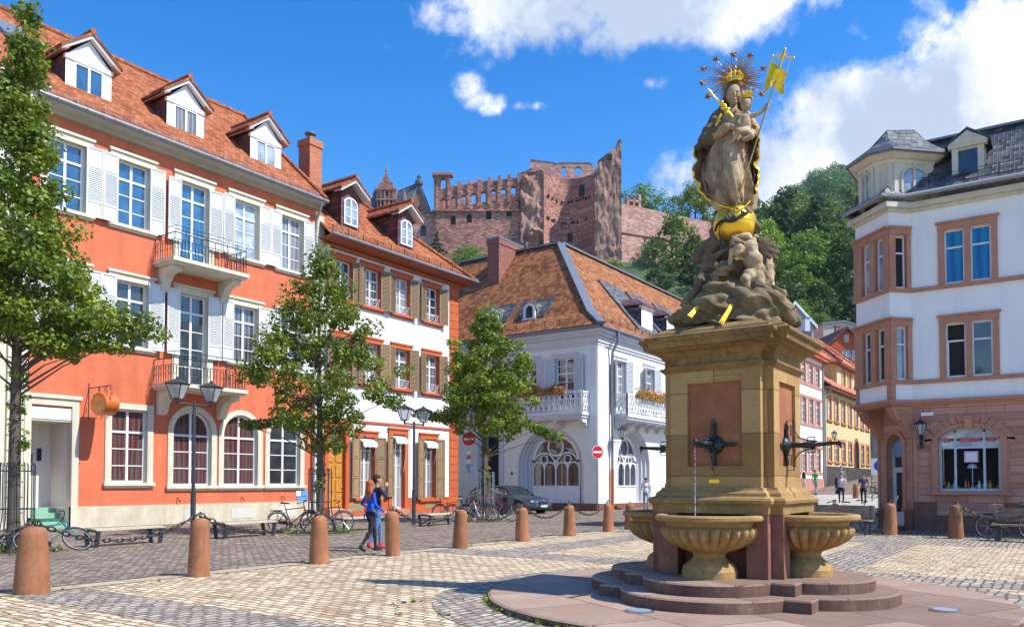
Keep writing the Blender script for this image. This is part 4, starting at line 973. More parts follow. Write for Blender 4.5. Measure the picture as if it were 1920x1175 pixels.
# ================================================================== the corner house with the oriel
def house_corner():
    J = (-4.18, 29.6); s = math.sqrt(.5); e, w = .8, 1.85
    H = thing('corner_house', 'pink stone and white corner house with oriel, turret and slate roof at the right', 'house', (J[0], J[1], 0), 0)
    F = Fac(H, 0, 0, 0); C = Fac(H, 0, 0, -45)
    Q = (-e*s, -e*s); Q2 = (Q[0]-w*s, Q[1]+w*s)
    RT = Fac(H, Q[0], Q[1], 45); MN = Fac(H, Q[0], Q[1], -45); P1 = (-w*s, w*s); SD = Fac(H, P1[0], P1[1], -90)
    X1 = 12.5; sx = 1.62; BAY = (0, 4.3, 8.6)
    wall(F, 'stone_wall', 0, X1, 0, 4.2, [(sx+d, 1.34, 1.74, 1.72, .36) for d in BAY], M['rustic'], .3, M['pinktrim'])
    for d in BAY[1:]: window(F, sx+d, 1.34, 1.74, 1.72, a=.36, rows=(.3, .7), cols=3, split=False); surround(F, sx+d, 1.34, 1.74, 1.72, .18, a=.36, mat='pinktrim')
    wins = [(x+d, z, .58, 1.76, 0) for z in (8.14, 5.06) for x in (1.30, 2.05) for d in BAY]
    wall(F, 'wall', 0, X1, 4.2, 10.9, wins, M['whitecorner'], .14, M['pinktrim'])
    wall(C, 'stone_wall', -w, 0, 0, 4.2, [(-w/2, .15, .86, 2.7, .43)], M['rustic'], .35, M['pinktrim'])
    wall(SD, 'stone_wall', -14, 0, 0, 4.2, [], M['rustic']); wall(SD, 'wall', -14, 0, 4.2, 10.9, [], M['whitecorner'])
    mb = MB(); mb.box(X1-.1, X1, .2, 14, 0, 11); mb.box(P1[0], X1, 14, 14.1, 0, 11); mb.build('side_wall', M['white'], H)
    # red foot of the wall, panels and trims
    mb = MB(); mb.box(.0, X1, -.07, .05, 0, .55); mb.box(0, sx-.95, -.04, .05, .55, .98); mb.box(sx+.95, X1, -.04, .05, .55, .98); F.part(mb, 'plinth', M['redstone'])
    mb = MB(); mb.box(-w, -w/2-.5, -.07, .05, 0, .7); mb.box(-w/2+.5, 0, -.07, .05, 0, .7); C.part(mb, 'plinth', M['redstone'])
    mb = MB(); S = [(0, .12), (sx-1.12, sx-.98), (sx+.98, sx+1.12), (sx+1.9, sx+2.05)]
    for a, b in S: mb.box(a, b, -.05, .02, .98, 2.9)
    for z in (1.62, 2.86):
        mb.box(0, sx-.99, -.055, .02, z, z+.19); mb.box(sx+.99, sx+3.2, -.055, .02, z, z+.19)
    Pp = arc_pts(1.74, 3.06, .36, 16); Qq = arc_pts(1.74+.36, 3.06, .50, 16)
    for k in range(16): mb.slab([(sx+Pp[k][0], -.10, Pp[k][1]), (sx+Qq[k][0], -.10, Qq[k][1]), (sx+Qq[k+1][0], -.10, Qq[k+1][1]), (sx+Pp[k+1][0], -.10, Pp[k+1][1])], (0, .14, 0))
    mb.box(sx-1.05, sx-.87, -.1, .04, 1.3, 3.06); mb.box(sx+.87, sx+1.05, -.1, .04, 1.3, 3.06)
    Q3 = arc_pts(2.6, 2.96, .84, 13); Q4 = arc_pts(2.1, 3.0, .58, 13)
    for k in range(13):
        t = .03; a, b, c, d = Q4[k], Q3[k], Q3[k+1], Q4[k+1]
        mb.slab([(sx+a[0]+t*.5, -.055, a[1]), (sx+b[0]+t*.5, -.055, b[1]), (sx+c[0]-t*.5, -.055, c[1]), (sx+d[0]-t*.5, -.055, d[1])], (0, .06, 0))
    mb.slab([(sx-.10, -.17, 3.36), (sx+.10, -.17, 3.36), (sx+.13, -.17, 3.76), (sx-.13, -.17, 3.76)], (0, .2, 0))
    mb.box(sx-1.15, sx+1.15, -.16, .25, 1.22, 1.33)
    F.part(mb, 'stone_trim', M['pinktrim'])
    # shop window: three lights under a fascia
    mb = MB(); P = arc_pts(1.74, 3.06, .36, 14); y = .16
    mb.box(sx-.87, sx+.87, y, y+.07, 1.34, 1.42); mb.box(sx-.87, sx+.87, y-.02, y+.07, 2.72, 2.80)
    for x in (-.87, -.44, .38, .80): mb.box(sx+x, sx+x+.07, y, y+.07, 1.42, 3.06 if abs(x) > .6 else 3.32)
    P2 = arc_pts(1.6, 3.0, .33, 14)
    for k in range(14): mb.slab([(sx+P[k][0], y, P[k][1]), (sx+P2[k][0], y, P2[k][1]), (sx+P2[k+1][0], y, P2[k+1][1]), (sx+P[k+1][0], y, P[k+1][1])], (0, .07, 0))
    so_ = F.part(mb, 'shop_window', plain('grey_blue_frame', (.50, .56, .62), .5))
    mb = MB(); mb.box(sx-.8, sx+.8, y+.03, y+.04, 2.8, 3.05); mb.poly([(sx+q[0], y+.03, q[1]-.02) for q in P2]); F.part(mb, 'fascia_pane', M['glasspale'])
    mb = MB()
    for (a, b) in ((-.74, -.54), (-.30, .32), (.48, .72)): mb.box(sx+a, sx+b, y+.018, y+.028, 2.93, 3.07)
    F.part(mb, 'lettering', plain('blurred_red_letters', (.5, .12, .16), .6, var=.5, scale=14))
    # goods on show behind clear openings
    mb = MB(); mb.quad((sx-.8, .75, 1.3), (sx+.8, .75, 1.3), (sx+.8, .75, 2.75), (sx-.8, .75, 2.75)); mb.box(sx-.86, sx+.86, .3, .75, 1.28, 1.36); mb.box(sx-.86, sx-.83, .3, .75, 1.3, 2.75); mb.box(sx+.83, sx+.86, .3, .75, 1.3, 2.75); mb.box(sx-.86, sx+.86, .3, .75, 2.74, 2.78); F.part(mb, 'display_niche', M['dark'])
    rnd = random.Random(5); cols = [(.5, .05, .06), (.7, .6, .1), (.1, .3, .5), (.7, .7, .7), (.1, .35, .12), (.5, .2, .4), (.6, .35, .1)]
    for k in range(16):
        mb = MB(); x = sx-.76+k*.1; r = rnd.uniform(.035, .06); h = rnd.uniform(.1, .34)
        mb.lathe([(r*.6, 0), (r, h*.25), (r*.9, h*.6), (r*.35, h*.8), (r*.5, h)], 10, (x, rnd.uniform(.36, .6), 1.365)); 
        o = mb.build('shop_ware', plain('ware', cols[k % 7], .4), None, 50, (J[0], J[1], 0)); tag(o, 'small %s ware, number %d from the left in the shop window' % (('red', 'yellow', 'blue', 'white', 'green', 'pink', 'orange')[k % 7], k+1), 'ware', 'wares in the shop window')
    mb = MB(); mb.box(sx-.16, sx+.24, .20, .21, 2.27, 2.63); o = mb.build('notice', plain('pink_notice', (.75, .40, .62), .6, var=.1), None, None, (J[0], J[1], 0)); tag(o, 'pink sheet hung inside the shop window', 'notice')
    mb = MB(); mb.box(sx-.11, sx+.19, .195, .199, 2.31, 2.58); mb.build('sheet', M['whitepaint'], o)
    mb = MB(); mb.lathe([(.18, 2.08), (.1, 2.22)], 16, (sx+.05, .45, 0)); mb.cyl(sx+.05, .45, 1.5, 2.1, .012, 8); mb.cyl(sx+.05, .45, 1.37, 1.5, .07, 12, .03); o = mb.build('table_lamp', M['glasspale'], None, 50, (J[0], J[1], 0)); tag(o, 'pale shaded table lamp in the middle of the shop window', 'lamp')
    # windows with stone frames
    def twin(z, e_=0):
        mb = MB(); a, b, c_, d = 1.01+e_, 1.59+e_, 1.76+e_, 2.34+e_
        mb.box(a-.18, a, -.06, .03, z-.02, z+1.78); mb.box(d, d+.18, -.06, .03, z-.02, z+1.78); mb.box(b, c_, -.075, .03, z-.02, z+1.78); mb.box(a-.19, d+.19, -.07, .03, z+1.78, z+1.98); mb.box(a-.24, d+.24, -.11, .03, z+1.98, z+2.05)
        F.part(mb, 'window_surround', M['pinktrim'])
    for d in BAY: twin(8.14, d); twin(5.06, d)
    kw = dict(rows=(.33, .67), trans=1, cols=1, fw=.05)
    for d in BAY[1:]:
        for x in (1.30, 2.05): window(F, x+d, 8.14, .58, 1.76, pane='glassblue', y=-.03, **kw); window(F, x+d, 5.06, .58, 1.76, pane='glassmix', y=-.03, **kw)
    window(F, 1.30, 8.14, .58, 1.76, pane='glassteal', y=-.03, **kw); window(F, 2.05, 8.14, .58, 1.76, pane='glassteal', y=-.03, **kw)
    window(F, 1.30, 5.06, .58, 1.76, pane='dark', y=-.03, **kw); window(F, 2.05, 5.06, .58, 1.76, pane='glass', y=-.03, **kw)
    mb = MB(); mb.slab([(1.06, .1, 5.1), (1.06, .1, 6.22), (1.14, .5, 6.22), (1.14, .5, 5.1)], (.03, 0, 0)); F.part(mb, 'open_casement', M['whitepaint'])
    def band(z0, z1, p, name='string_course', mat='pinktrim'):
        mb = MB(); L_ = Fac(H, Q2[0], Q2[1], -135)
        q = lambda v, d: v
        # outline of the oriel and front wall, offset outwards by p
        pts = [(X1, 0), (0, 0), Q, Q2, P1, (P1[0], P1[1]+14)]
        out = []
        for i, v in enumerate(pts):
            v = Vector((v[0], v[1])); nrm = []
            for a, b in ((i-1, i), (i, i+1)):
                if a < 0 or b >= len(pts): continue
                d = (Vector(pts[b])-Vector(pts[a])).normalized(); nrm.append(Vector((-d.y, d.x)))
            if len(nrm) == 2:
                m_ = (nrm[0]+nrm[1]); m_ = m_/(m_.length_squared/2) if m_.length > .1 else nrm[0]
            else: m_ = nrm[0]
            out.append(v-m_*(-p) if False else v+m_*p)
        inn = [Vector(v) for v in pts]
        for i in range(len(pts)-1):
            a, b, c_, d = inn[i], inn[i+1], out[i+1], out[i]
            mb.slab([(a.x, a.y, z0), (b.x, b.y, z0), (c_.x, c_.y, z0), (d.x, d.y, z0)], (0, 0, z1-z0))
        return mb.build(name, M[mat], H)
    band(4.18, 4.25, .10); band(4.25, 4.36, .17); band(4.90, 5.03, .09); band(7.98, 8.11, .09); band(10.68, 10.8, .06, 'cornice', 'cream'); band(10.8, 10.98, .2, 'cornice', 'cream')
    # oriel walls
    wm = [(-1.20, z, .46, 1.76, 0) for z in (8.14, 5.06)]+[(-.46, z, .46, 1.76, 0) for z in (8.14, 5.06)]
    wall(MN, 'oriel_wall', -w, 0, 4.2, 10.9, wm, M['whitecorner'], .14, M['pinktrim']); wall(RT, 'oriel_wall', 0, e, 4.2, 10.9, [(.41, z, .42, 1.76, 0) for z in (8.14, 5.06)], M['whitecorner'], .14, M['pinktrim'])
    L_ = Fac(H, Q2[0], Q2[1], -135); wall(L_, 'oriel_wall', -e, 0, 4.2, 10.9, [], M['whitecorner'])
    mb = MB(); mb.slab([(Q[0], Q[1], 4.14), (Q2[0], Q2[1], 4.14), (P1[0], P1[1], 4.14), (0, 0, 4.14)], (0, 0, .05)); mb.build('oriel_floor', M['pinktrim'], H)
    for z in (8.14, 5.06):
        window(MN, -1.20, z, .46, 1.76, pane='glasspale' if z > 6 else 'glass', y=-.03, **kw); window(MN, -.46, z, .46, 1.76, pane='glasspale' if z > 6 else 'glass', y=-.03, **kw)
        window(RT, .41, z, .42, 1.76, pane='glasspale' if z < 6 else 'dark', y=-.03, **kw)
        mb = MB()
        for a, b in ((-w-.02, -1.43), (-.97, -.69), (-.23, .02)): mb.box(a, b, -.07, .02, z-.03, z+1.78)
        mb.box(-w-.04, .04, -.09, .02, z+1.78, z+1.98); mb.box(-w-.08, .08, -.15, .02, z+1.98, z+2.06); MN.part(mb, 'oriel_trim', M['pinktrim'])
        mb = MB(); mb.box(-.02, .2, -.071, .02, z-.03, z+1.78); mb.box(.62, e-.02, -.06, .02, z-.03, z+1.78); mb.box(-.04, e-.02, -.088, .02, z+1.78, z+1.98); mb.box(-.08, e-.02, -.13, .02, z+1.98, z+2.06); RT.part(mb, 'oriel_trim', M['pinktrim'])
        z2_ = z-.74 if z < 6 else None
    mb = MB(); mb.box(-w-.02, -w+.13, -.05, .02, 4.36, 4.9); mb.box(-.15, .02, -.05, .02, 4.36, 4.9); MN.part(mb, 'oriel_trim', M['pinktrim']); mb = MB(); mb.box(-.02, .15, -.048, .02, 4.36, 4.9); RT.part(mb, 'oriel_trim', M['pinktrim'])
    # shell brackets
    for (px_, py_) in ((0, 0), P1):
        D = Vector((-s, -s, 0)); T = Vector((s, -s, 0)); B = Vector((px_, py_, 0))+T*(-.12 if px_ == 0 else .12)-T*.14
        mb = MB(); prof = [(0, 3.1), (.12, 3.12), (.22, 3.3), (.3, 3.5), (.5, 3.68), (.66, 3.78), (.72, 3.95), (.8, 4.0), (.8, 4.16), (0, 4.16)]
        mb.slab([tuple(B+D*p[0]+Vector((0, 0, p[1]))) for p in prof], tuple(T*.28))
        cpt = B+D*.08+Vector((0, 0, 4.02))
        for sg in (-.02, .28):
            for k in range(7):
                a = R(2+k*14); q = cpt+D*.5*math.cos(a)+Vector((0, 0, -.5*math.sin(a)))
                mb.tube([cpt+T*sg+D*.05, (cpt+q)/2+T*(sg+(.0 if sg > 0 else -.0)), q+T*sg], [.012, .03, .035], 6)
        mb.build('shell_bracket', M['pinktrim'], H, 50)
    # corner door
    cx = -w/2
    mb = MB(); mb.box(cx-.43, cx-.36, .2, .28, .15, 2.8); mb.box(cx+.36, cx+.43, .2, .28, .15, 2.8); mb.box(cx-.36, cx+.36, .2, .28, 2.05, 2.14); mb.box(cx-.36, cx-.29, .22, .27, .15, 2.05); mb.box(cx+.29, cx+.36, .22, .27, .15, 2.05); mb.box(cx-.29, cx+.29, .22, .27, .15, .6); mb.box(cx-.29, cx+.29, .22, .27, 1.97, 2.05)
    dr = C.part(mb, 'door', plain('pale_door', (.60, .63, .64), .5)); mb = MB(); mb.box(cx-.36, cx+.36, .24, .25, .6, 2.75); C.part(mb, 'pane', M['glass'])
    mb = MB(); Pd = arc_pts(.8, 2.75, .36, 12); mb.add([(cx-.4, .19, 2.5)]+[(cx+x, .19, z) for x, z in Pd]+[(cx+.4, .19, 2.5)], [tuple(range(15))]); C.part(mb, 'roller_blind', plain('blue_blind', (.16, .30, .46), .6))
    mb = MB(); Pp = arc_pts(.86, 2.85, .43, 12); Qq = arc_pts(1.14, 2.85, .57, 12)
    for k in range(12): mb.slab([(cx+Pp[k][0], -.06, Pp[k][1]), (cx+Qq[k][0], -.06, Qq[k][1]), (cx+Qq[k+1][0], -.06, Qq[k+1][1]), (cx+Pp[k+1][0], -.06, Pp[k+1][1])], (0, .1, 0))
    mb.box(cx-.57, cx-.43, -.06, .04, .7, 2.85); mb.box(cx+.43, cx+.57, -.06, .04, .7, 2.85); mb.box(-.10, 0.0, -.05, .02, .7, 4.1); mb.box(-w, -w+.1, -.05, .02, .7, 4.1); C.part(mb, 'stone_trim', M['pinktrim'])
    mb = MB(); mb.box(cx-.5, cx+.5, -.35, .3, 0, .14); C.part(mb, 'door_step', M['redstone'])
    mb = MB(); mb.box(.26, .62, -.12, -.0, 3.82, 3.93); F.part(mb, 'strip_light', M['whitepaint'])
    mb = MB(); mb.tube([(.1, -.03, 3.3), (.35, -.05, 3.45), (.6, -.06, 3.2), (.8, -.06, 3.05)], .012, 4); F.part(mb, 'cable', M['iron'])
    # roof
    mb = MB(); g = .33; zt = 11.15
    mb.slab([(-.12, -g, zt), (X1, -g, zt), (X1, 1.9, 13.6), (-.1, 1.9, 13.6)], (0, .02, .06))
    mb.slab([(-.1, 1.9, 13.6), (X1, 1.9, 13.6), (X1, 7, 15.2), (.6, 6, 15.0)], (0, 0, .06))
    q, q2 = (Q[0]*1.3, Q[1]*1.3-.05), (Q2[0]*1.0-.24, Q2[1]-.22)
    mb.slab([(-.12, -g, zt), (-.1, 1.9, 13.6), (Q[0]+.2, Q[1]+.9, 12.3), (q[0]+.05, q[1]-.1, zt)], (0, 0, .06))
    mb.slab([(q[0]+.05, q[1]-.1, zt), (Q[0]+.2, Q[1]+.9, 12.3), (Q2[0]+.8, Q2[1]+.5, 12.3), (q2[0], q2[1], zt)], (0, 0, .06))
    mb.slab([(q2[0], q2[1], zt), (P1[0]-.3, P1[1], zt), (P1[0]-.3, P1[1]+12, zt), (P1[0]+1.6, P1[1]+12, 13.6), (P1[0]+1.4, P1[1]+.4, 13.6)], (0, 0, .06))
    mb.slab([(P1[0]+1.4, P1[1]+.4, 13.6), (P1[0]+1.6, P1[1]+12, 13.6), (X1, 12, 14.2), (X1, 1.9, 13.6), (-.1, 1.9, 13.6)], (0, 0, .05))
    mb.build('roof', M['slate'], H)
    mb = MB(); mb.tube([(X1, -g-.1, zt), (-.13, -g-.1, zt), (q[0]+.08, q[1]-.2, zt), (q2[0]-.1, q2[1]-.08, zt), (P1[0]-.42, P1[1]+.1, zt), (P1[0]-.42, P1[1]+12, zt)], .085, 8); mb.build('gutter', M['zinc'], H, 50)
    mb = MB(); mb.beam((-.1, 1.88, 13.68), (X1, 1.88, 13.68), .3, .08); mb.build('ridge_capping', M['lead'], H)
    snow_guard(F, .3, X1, -.05, 11.55, 'iron', .24)
    # turret
    TB = 11.12
    V = [Vector((-1.62, .18)), Vector((-1.0, -.42)), Vector((-.42, -.46)), Vector((.66, .62))]
    c0 = (V[0]+V[3])/2
    mb = MB()
    for i, (a, b) in enumerate(((V[0], V[1]), (V[1], V[2]), (V[2], V[3]))):
        mb.quad((a.x, a.y, TB), (b.x, b.y, TB), (b.x, b.y, 12.48), (a.x, a.y, 12.48))
        d = (b-a).normalized(); n_ = Vector((d.y, -d.x))
        for p, sg in ((a, 1), (b, -1)):
            u = p+d*sg*.02; v = p+d*sg*.17; mb.slab([(u.x, u.y, TB), (v.x, v.y, TB), (v.x, v.y, 12.48), (u.x, u.y, 12.48)], (n_.x*.04, n_.y*.04, 0))
    tb = [V[0], V[1], V[2], V[3], Vector((.3, 2.2)), Vector((-1.6, 1.9))]
    mb.quad((V[3].x, V[3].y, TB), (.3, 2.2, TB), (.3, 2.2, 12.48), (V[3].x, V[3].y, 12.48)); mb.quad((V[0].x, V[0].y, TB), (-1.6, 1.9, TB), (-1.6, 1.9, 12.48), (V[0].x, V[0].y, 12.48))
    ctr = Vector((-.6, .9))
    for (z0, z1, k0, k1) in ((12.36, 12.48, 1.02, 1.06), (12.48, 12.6, 1.12, 1.28)):
        for i in range(6):
            a, b = tb[i], tb[(i+1) % 6]; A0, B0, A1, B1 = [ctr+(p-ctr)*k for p, k in ((a, k0), (b, k0), (a, k1), (b, k1))]
            mb.slab([(ctr.x, ctr.y, z0), (A0.x, A0.y, z0), (B0.x, B0.y, z0)], (0, 0, z1-z0)); mb.quad((A0.x, A0.y, z0), (B0.x, B0.y, z0), (B1.x, B1.y, z1), (A1.x, A1.y, z1)); mb.slab([(ctr.x, ctr.y, z1), (A1.x, A1.y, z1), (B1.x, B1.y, z1)], (0, 0, .1))
    mb.build('turret_wall', M['cream'], H)
    for a, b in ((V[0], V[1]), (V[2], V[3])):
        d = (b-a); l = d.length; d = d/l; ang = math.atan2(d.y, d.x); T_ = Fac(H, a.x, a.y, math.degrees(ang)); ww = min(l-.42, .9)
        P = arc_pts(ww, .66, .24, 10); m2 = MB(); cc = l/2; z = 11.34
        m2.add([(cc-ww/2, -.01, z)]+[(cc+x, -.01, z+q_) for x, q_ in P]+[(cc+ww/2, -.01, z)], [tuple(range(13))]); T_.part(m2, 'pane', M['glasspale'])
        m2 = MB()
        for k in range(10): m2.beam((cc+P[k][0], -.03, z+P[k][1]), (cc+P[k+1][0], -.03, z+P[k+1][1]), .07, .07)
        for x in (-ww/2, 0, ww/2): m2.box(cc+x-.035, cc+x+.035, -.06, 0, z, z+.66+(.22 if x == 0 else 0))
        m2.box(cc-.06, cc+.06, -.1, 0, z+.88, z+1.02); T_.part(m2, 'window', M['cream'])
    mb = MB(); eo = [ctr+(p-ctr)*1.34 for p in tb]; r1, r2 = Vector((-.75, .5)), Vector((.05, 1.0)); zr = 13.85; ze = 12.68
    def ev(i): return (eo[i].x, eo[i].y, ze)
    A = (r1.x, r1.y, zr); Bq = (r2.x, r2.y, zr)
    for fc in ([ev(0), ev(1), A], [ev(1), ev(2), A], [ev(2), ev(3), Bq, A], [ev(3), ev(4), Bq], [ev(4), ev(5), A, Bq], [ev(5), ev(0), A]): 
        # bell-cast: upper part steeper
        mid = [tuple(Vector(p)*(.42)+(Vector(A) if (Vector(p)-Vector(A)).length < (Vector(p)-Vector(Bq)).length else Vector(Bq))*.58+Vector((0, 0, -.12))) if p not in (A, Bq) else p for p in fc]
        e_ = [p for p in fc if p not in (A, Bq)]; m_ = [mid[k] for k, p in enumerate(fc) if p not in (A, Bq)]
        mb.slab([e_[0], e_[1], m_[1], m_[0]], (0, 0, .05)); mb.slab([m_[0], m_[1]]+[p for p in fc if p in (A, Bq)], (0, 0, .05))
    mb.build('turret_roof', M['slate'], H)
    mb = MB()
    for i in range(6): mb.tube([ev(i), ev((i+1) % 6)], .06, 6)
    mb.build('turret_gutter', M['lead'], H)
    # dormer
    d = thing('dormer', None, None); d.parent = H; d.location = (1.72, .2, 0); zb = 11.6
    mb = MB(); mb.box(-.46, .46, 0, .06, zb-.1, zb+1.02); mb.box(-.46, -.28, -.03, 0, zb, zb+1.0); mb.box(.28, .46, -.03, 0, zb, zb+1.0); mb.box(-.56, .56, -.12, .1, zb+1.0, zb+1.1); mb.slab([(-.6, -.14, zb+1.1), (.6, -.14, zb+1.1), (0, -.14, zb+1.52)], (0, .1, 0)); mb.build('front', M['cream'], d)
    mb = MB(); mb.box(-.27, .27, -.012, -.002, zb+.05, zb+.92); mb.build('pane', M['glass'], d)
    mb = MB()
    for sg in (-1, 1): mb.slab([(sg*.66, -.18, zb+1.08), (0, -.18, zb+1.56), (0, 2.0, zb+1.56), (sg*.66, 1.6, zb+1.08)], (0, 0, .06)); mb.slab([(sg*.46-.02, .03, zb-.2), (sg*.46-.02, 1.4, zb+1.05), (sg*.46-.02, .03, zb+1.05)], (.04, 0, 0))
    mb.build('roof', M['slate'], d)
house_corner()
# ================================================================== houses of the side street and beyond
def street_houses():
    H = thing('pink_trim_house', 'white three storey street house with pink sandstone windows, left of the cream house', 'house', (-16.2, 55, 0), 0); F = Fac(H, 0, 0, 90); o = lambda y: y-55
    cs = [56.2, 58.1, 60.0, 62.0, 64.1, 66.15]; rows = ((9.25, 1.5), (6.15, 1.95), (2.45, 1.85))
    wall(F, 'wall', 0, 12.8, 0, 11.7, [(o(c), z, 1.1, h, 0) for c in cs for z, h in rows], M['white'], .2, M['pinktrim'])
    mb = MB(); mb.box(0, 12.8, -.08, 0, 0, 1.95); mb.box(0, 12.8, -.06, 0, 4.75, 4.95)
    for z, h in rows:
        mb.box(.3, 12.5, -.05, 0, z-.2, z); mb.box(.3, 12.5, -.05, 0, z+h, z+h+.2)
        for c in cs: mb.box(o(c)-.85, o(c)-.55, -.05, 0, z, z+h); mb.box(o(c)+.55, o(c)+.85, -.05, 0, z, z+h)
    F.part(mb, 'stone_trim', M['pinktrim'])
    for c in cs:
        for z, h in rows: window(F, o(c), z, 1.1, h, rows=(.25, .25, .25, .25), pane='glass', y=-.02)
    mb = MB(); mb.box(0, 12.8, .25, 8, 0, 11.6); F.part(mb, 'side_wall', M['white'])
    mb = MB(); mb.slab([(-.2, -.6, 11.6), (13.0, -.6, 11.6), (13.0, 4.2, 15.6), (-.2, 4.2, 15.6)], (0, 0, .15)); mb.slab([(-.2, 9, 11.6), (13, 9, 11.6), (13.0, 4.2, 15.6), (-.2, 4.2, 15.6)], (0, 0, .15)); F.part(mb, 'roof', M['tile3'])
    mb = MB(); mb.box(-.2, 13, -.5, 0, 11.35, 11.62); F.part(mb, 'eaves', M['redtrim']); mb = MB(); mb.tube([(12.75, -.6, 11.6), (12.75, -.1, 11.0), (12.75, -.1, 1)], .07, 6); F.part(mb, 'downpipe', M['zinc'])
    # dormer and chimney on it
    mb = MB(); mb.box(8.3, 9.9, 1.2, 4, 12.5, 14.2); mb.slab([(8.1, 1.0, 14.2), (9.1, 1.0, 15.2), (9.1, 4, 15.2), (8.1, 4, 14.2)], (0, 0, .1)); mb.slab([(10.1, 1.0, 14.2), (9.1, 1.0, 15.2), (9.1, 4, 15.2), (10.1, 4, 14.2)], (0, 0, .1)); F.part(mb, 'dormer', M['redtrim'])
    H = thing('cream_street_house', 'cream yellow house with orange window frames along the side street', 'house', (-16.2, 67.85, 0), 0); F = Fac(H, 0, 0, 90); o = lambda y: y-67.85
    cs = [70.0, 72.5, 75.1, 77.75, 80.45, 83.1, 85.5]; lo = [70.0, 72.5, 75.1, 77.75, 83.1, 85.5]
    X1 = 19.1; mm = plaster('orange_frame_paint', (.50, .19, .05), .1, .1)
    wall(F, 'wall', 0, X1, 0, 9.6, [(o(c), 6.85, 1.15, 1.85, 0) for c in cs]+[(o(c), 3.4, 1.15, 1.8, 0) for c in lo]+[(o(80.4), 1.6, 1.7, 3.1, .8)], M['creamwall'], .2, mm)
    mb = MB(); mb.box(0, X1, -.07, .02, 0, 3.0)
    F.part(mb, 'plinth', stone('dark_plinth', (.05, .035, .03), (.10, .07, .06), 1))
    for c in cs: window(F, o(c), 6.85, 1.15, 1.85, rows=(.33, .33, .34), pane='glasspale', y=-.02); surround(F, o(c), 6.85, 1.15, 1.85, .25, mat='orangeframe', sill=True)
    for c in lo: window(F, o(c), 3.4, 1.15, 1.8, rows=(.33, .33, .34), pane='glass', y=-.02); surround(F, o(c), 3.4, 1.15, 1.8, .25, mat='orangeframe', sill=True)
    surround(F, o(80.4), 1.6, 1.7, 3.1, .35, a=.8, mat='redstone', sill=False); mb = MB(); mb.box(o(80.4)-.85, o(80.4)+.85, .15, .18, 1.6, 5.5); F.part(mb, 'door', M['dark'])
    mb = MB(); mb.box(0, .2, .2, 9, 0, 9.6); mb.box(0, X1, 9, 9.2, 0, 9.6); mb.box(X1-.2, X1, .25, 9, 0, 9.6); F.part(mb, 'side_wall', M['creamwall'])
    mb = MB(); mb.slab([(-.1, -.7, 9.5), (X1+.3, -.7, 9.5), (X1+.3, 4.3, 13.0), (-.1, 4.3, 13.0)], (0, 0, .14)); mb.slab([(-.1, 9.4, 9.5), (X1+.3, 9.4, 9.5), (X1+.3, 4.3, 13.0), (-.1, 4.3, 13.0)], (0, 0, .14))
    a, b = o(76.3), o(83.6); z = 12.45
    mb.slab([(a-.6, .2, z), (b+.6, .2, z), (b-2.4, 3.2, z+2.6), (a+2.4, 3.2, z+2.6)], (0, 0, .14)); mb.slab([(a-.6, .2, z), (a+2.4, 3.2, z+2.6), (a-.6, 6.2, z)], (0, 0, .14)); mb.slab([(b+.6, .2, z), (b-2.4, 3.2, z+2.6), (b+.6, 6.2, z)], (0, 0, .14))
    F.part(mb, 'roof', M['tile3'])
    mb = MB(); mb.tube([(a-.55, .2, z+.15), (a+2.4, 3.2, z+2.8), (b-2.4, 3.2, z+2.8), (b+.55, .2, z+.15)], .16, 6); F.part(mb, 'ridge_tiles', M['tile3'])
    wall(F, 'upper_storey', a, b, 9.4, 12.5, [(o(78.9), 10.45, 1.1, 1.75, 0), (o(81.4), 10.45, 1.1, 1.75, 0)], M['creamwall'], .15, mm, y=.75)
    mb = MB(); mb.box(a, a+.1, .76, 6, 9.4, 12.5); mb.box(b-.1, b, .76, 6, 9.4, 12.5); F.part(mb, 'upper_side_wall', M['creamwall'])
    for c in (78.9, 81.4): window(F, o(c), 10.45, 1.1, 1.75, rows=(.33, .33, .34), pane='glasspale', y=.73); o_ = surround(F, o(c), 10.45, 1.1, 1.75, .25, mat='orangeframe', sill=False); o_.location = F.at(o(c), .75, 10.45)
    mb = MB(); mb.box(-.1, X1+.3, -.6, .1, 9.3, 9.5); mb.box(a-.5, b+.5, .25, .8, 12.3, 12.46); F.part(mb, 'eaves', M['redstone'])
    mb = MB(); mb.tube([(.6, -.75, 9.5), (.6, -.3, 9.0), (.15, -.12, 8.6), (.15, -.12, 1.6)], .09, 6); F.part(mb, 'downpipe', M['zinc'])
    # blue grey house closing the street
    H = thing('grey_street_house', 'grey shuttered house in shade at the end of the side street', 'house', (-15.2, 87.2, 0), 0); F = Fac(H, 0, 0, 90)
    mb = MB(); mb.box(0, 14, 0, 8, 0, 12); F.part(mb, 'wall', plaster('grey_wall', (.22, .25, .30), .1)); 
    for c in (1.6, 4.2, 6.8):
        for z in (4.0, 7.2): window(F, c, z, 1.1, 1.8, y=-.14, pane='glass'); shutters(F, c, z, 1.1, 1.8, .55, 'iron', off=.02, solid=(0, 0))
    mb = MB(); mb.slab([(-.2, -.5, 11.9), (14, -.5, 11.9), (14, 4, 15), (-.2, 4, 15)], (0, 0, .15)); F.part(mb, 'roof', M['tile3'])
    # the street bends away: a house closes it on the right
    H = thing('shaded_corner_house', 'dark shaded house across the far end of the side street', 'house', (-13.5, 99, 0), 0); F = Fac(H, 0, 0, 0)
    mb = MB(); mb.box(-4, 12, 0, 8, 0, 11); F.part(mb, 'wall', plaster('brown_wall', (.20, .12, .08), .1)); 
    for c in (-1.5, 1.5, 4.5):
        for z in (4.0, 7.2): window(F, c, z, 1.1, 1.8, y=-.14, pane='glass')
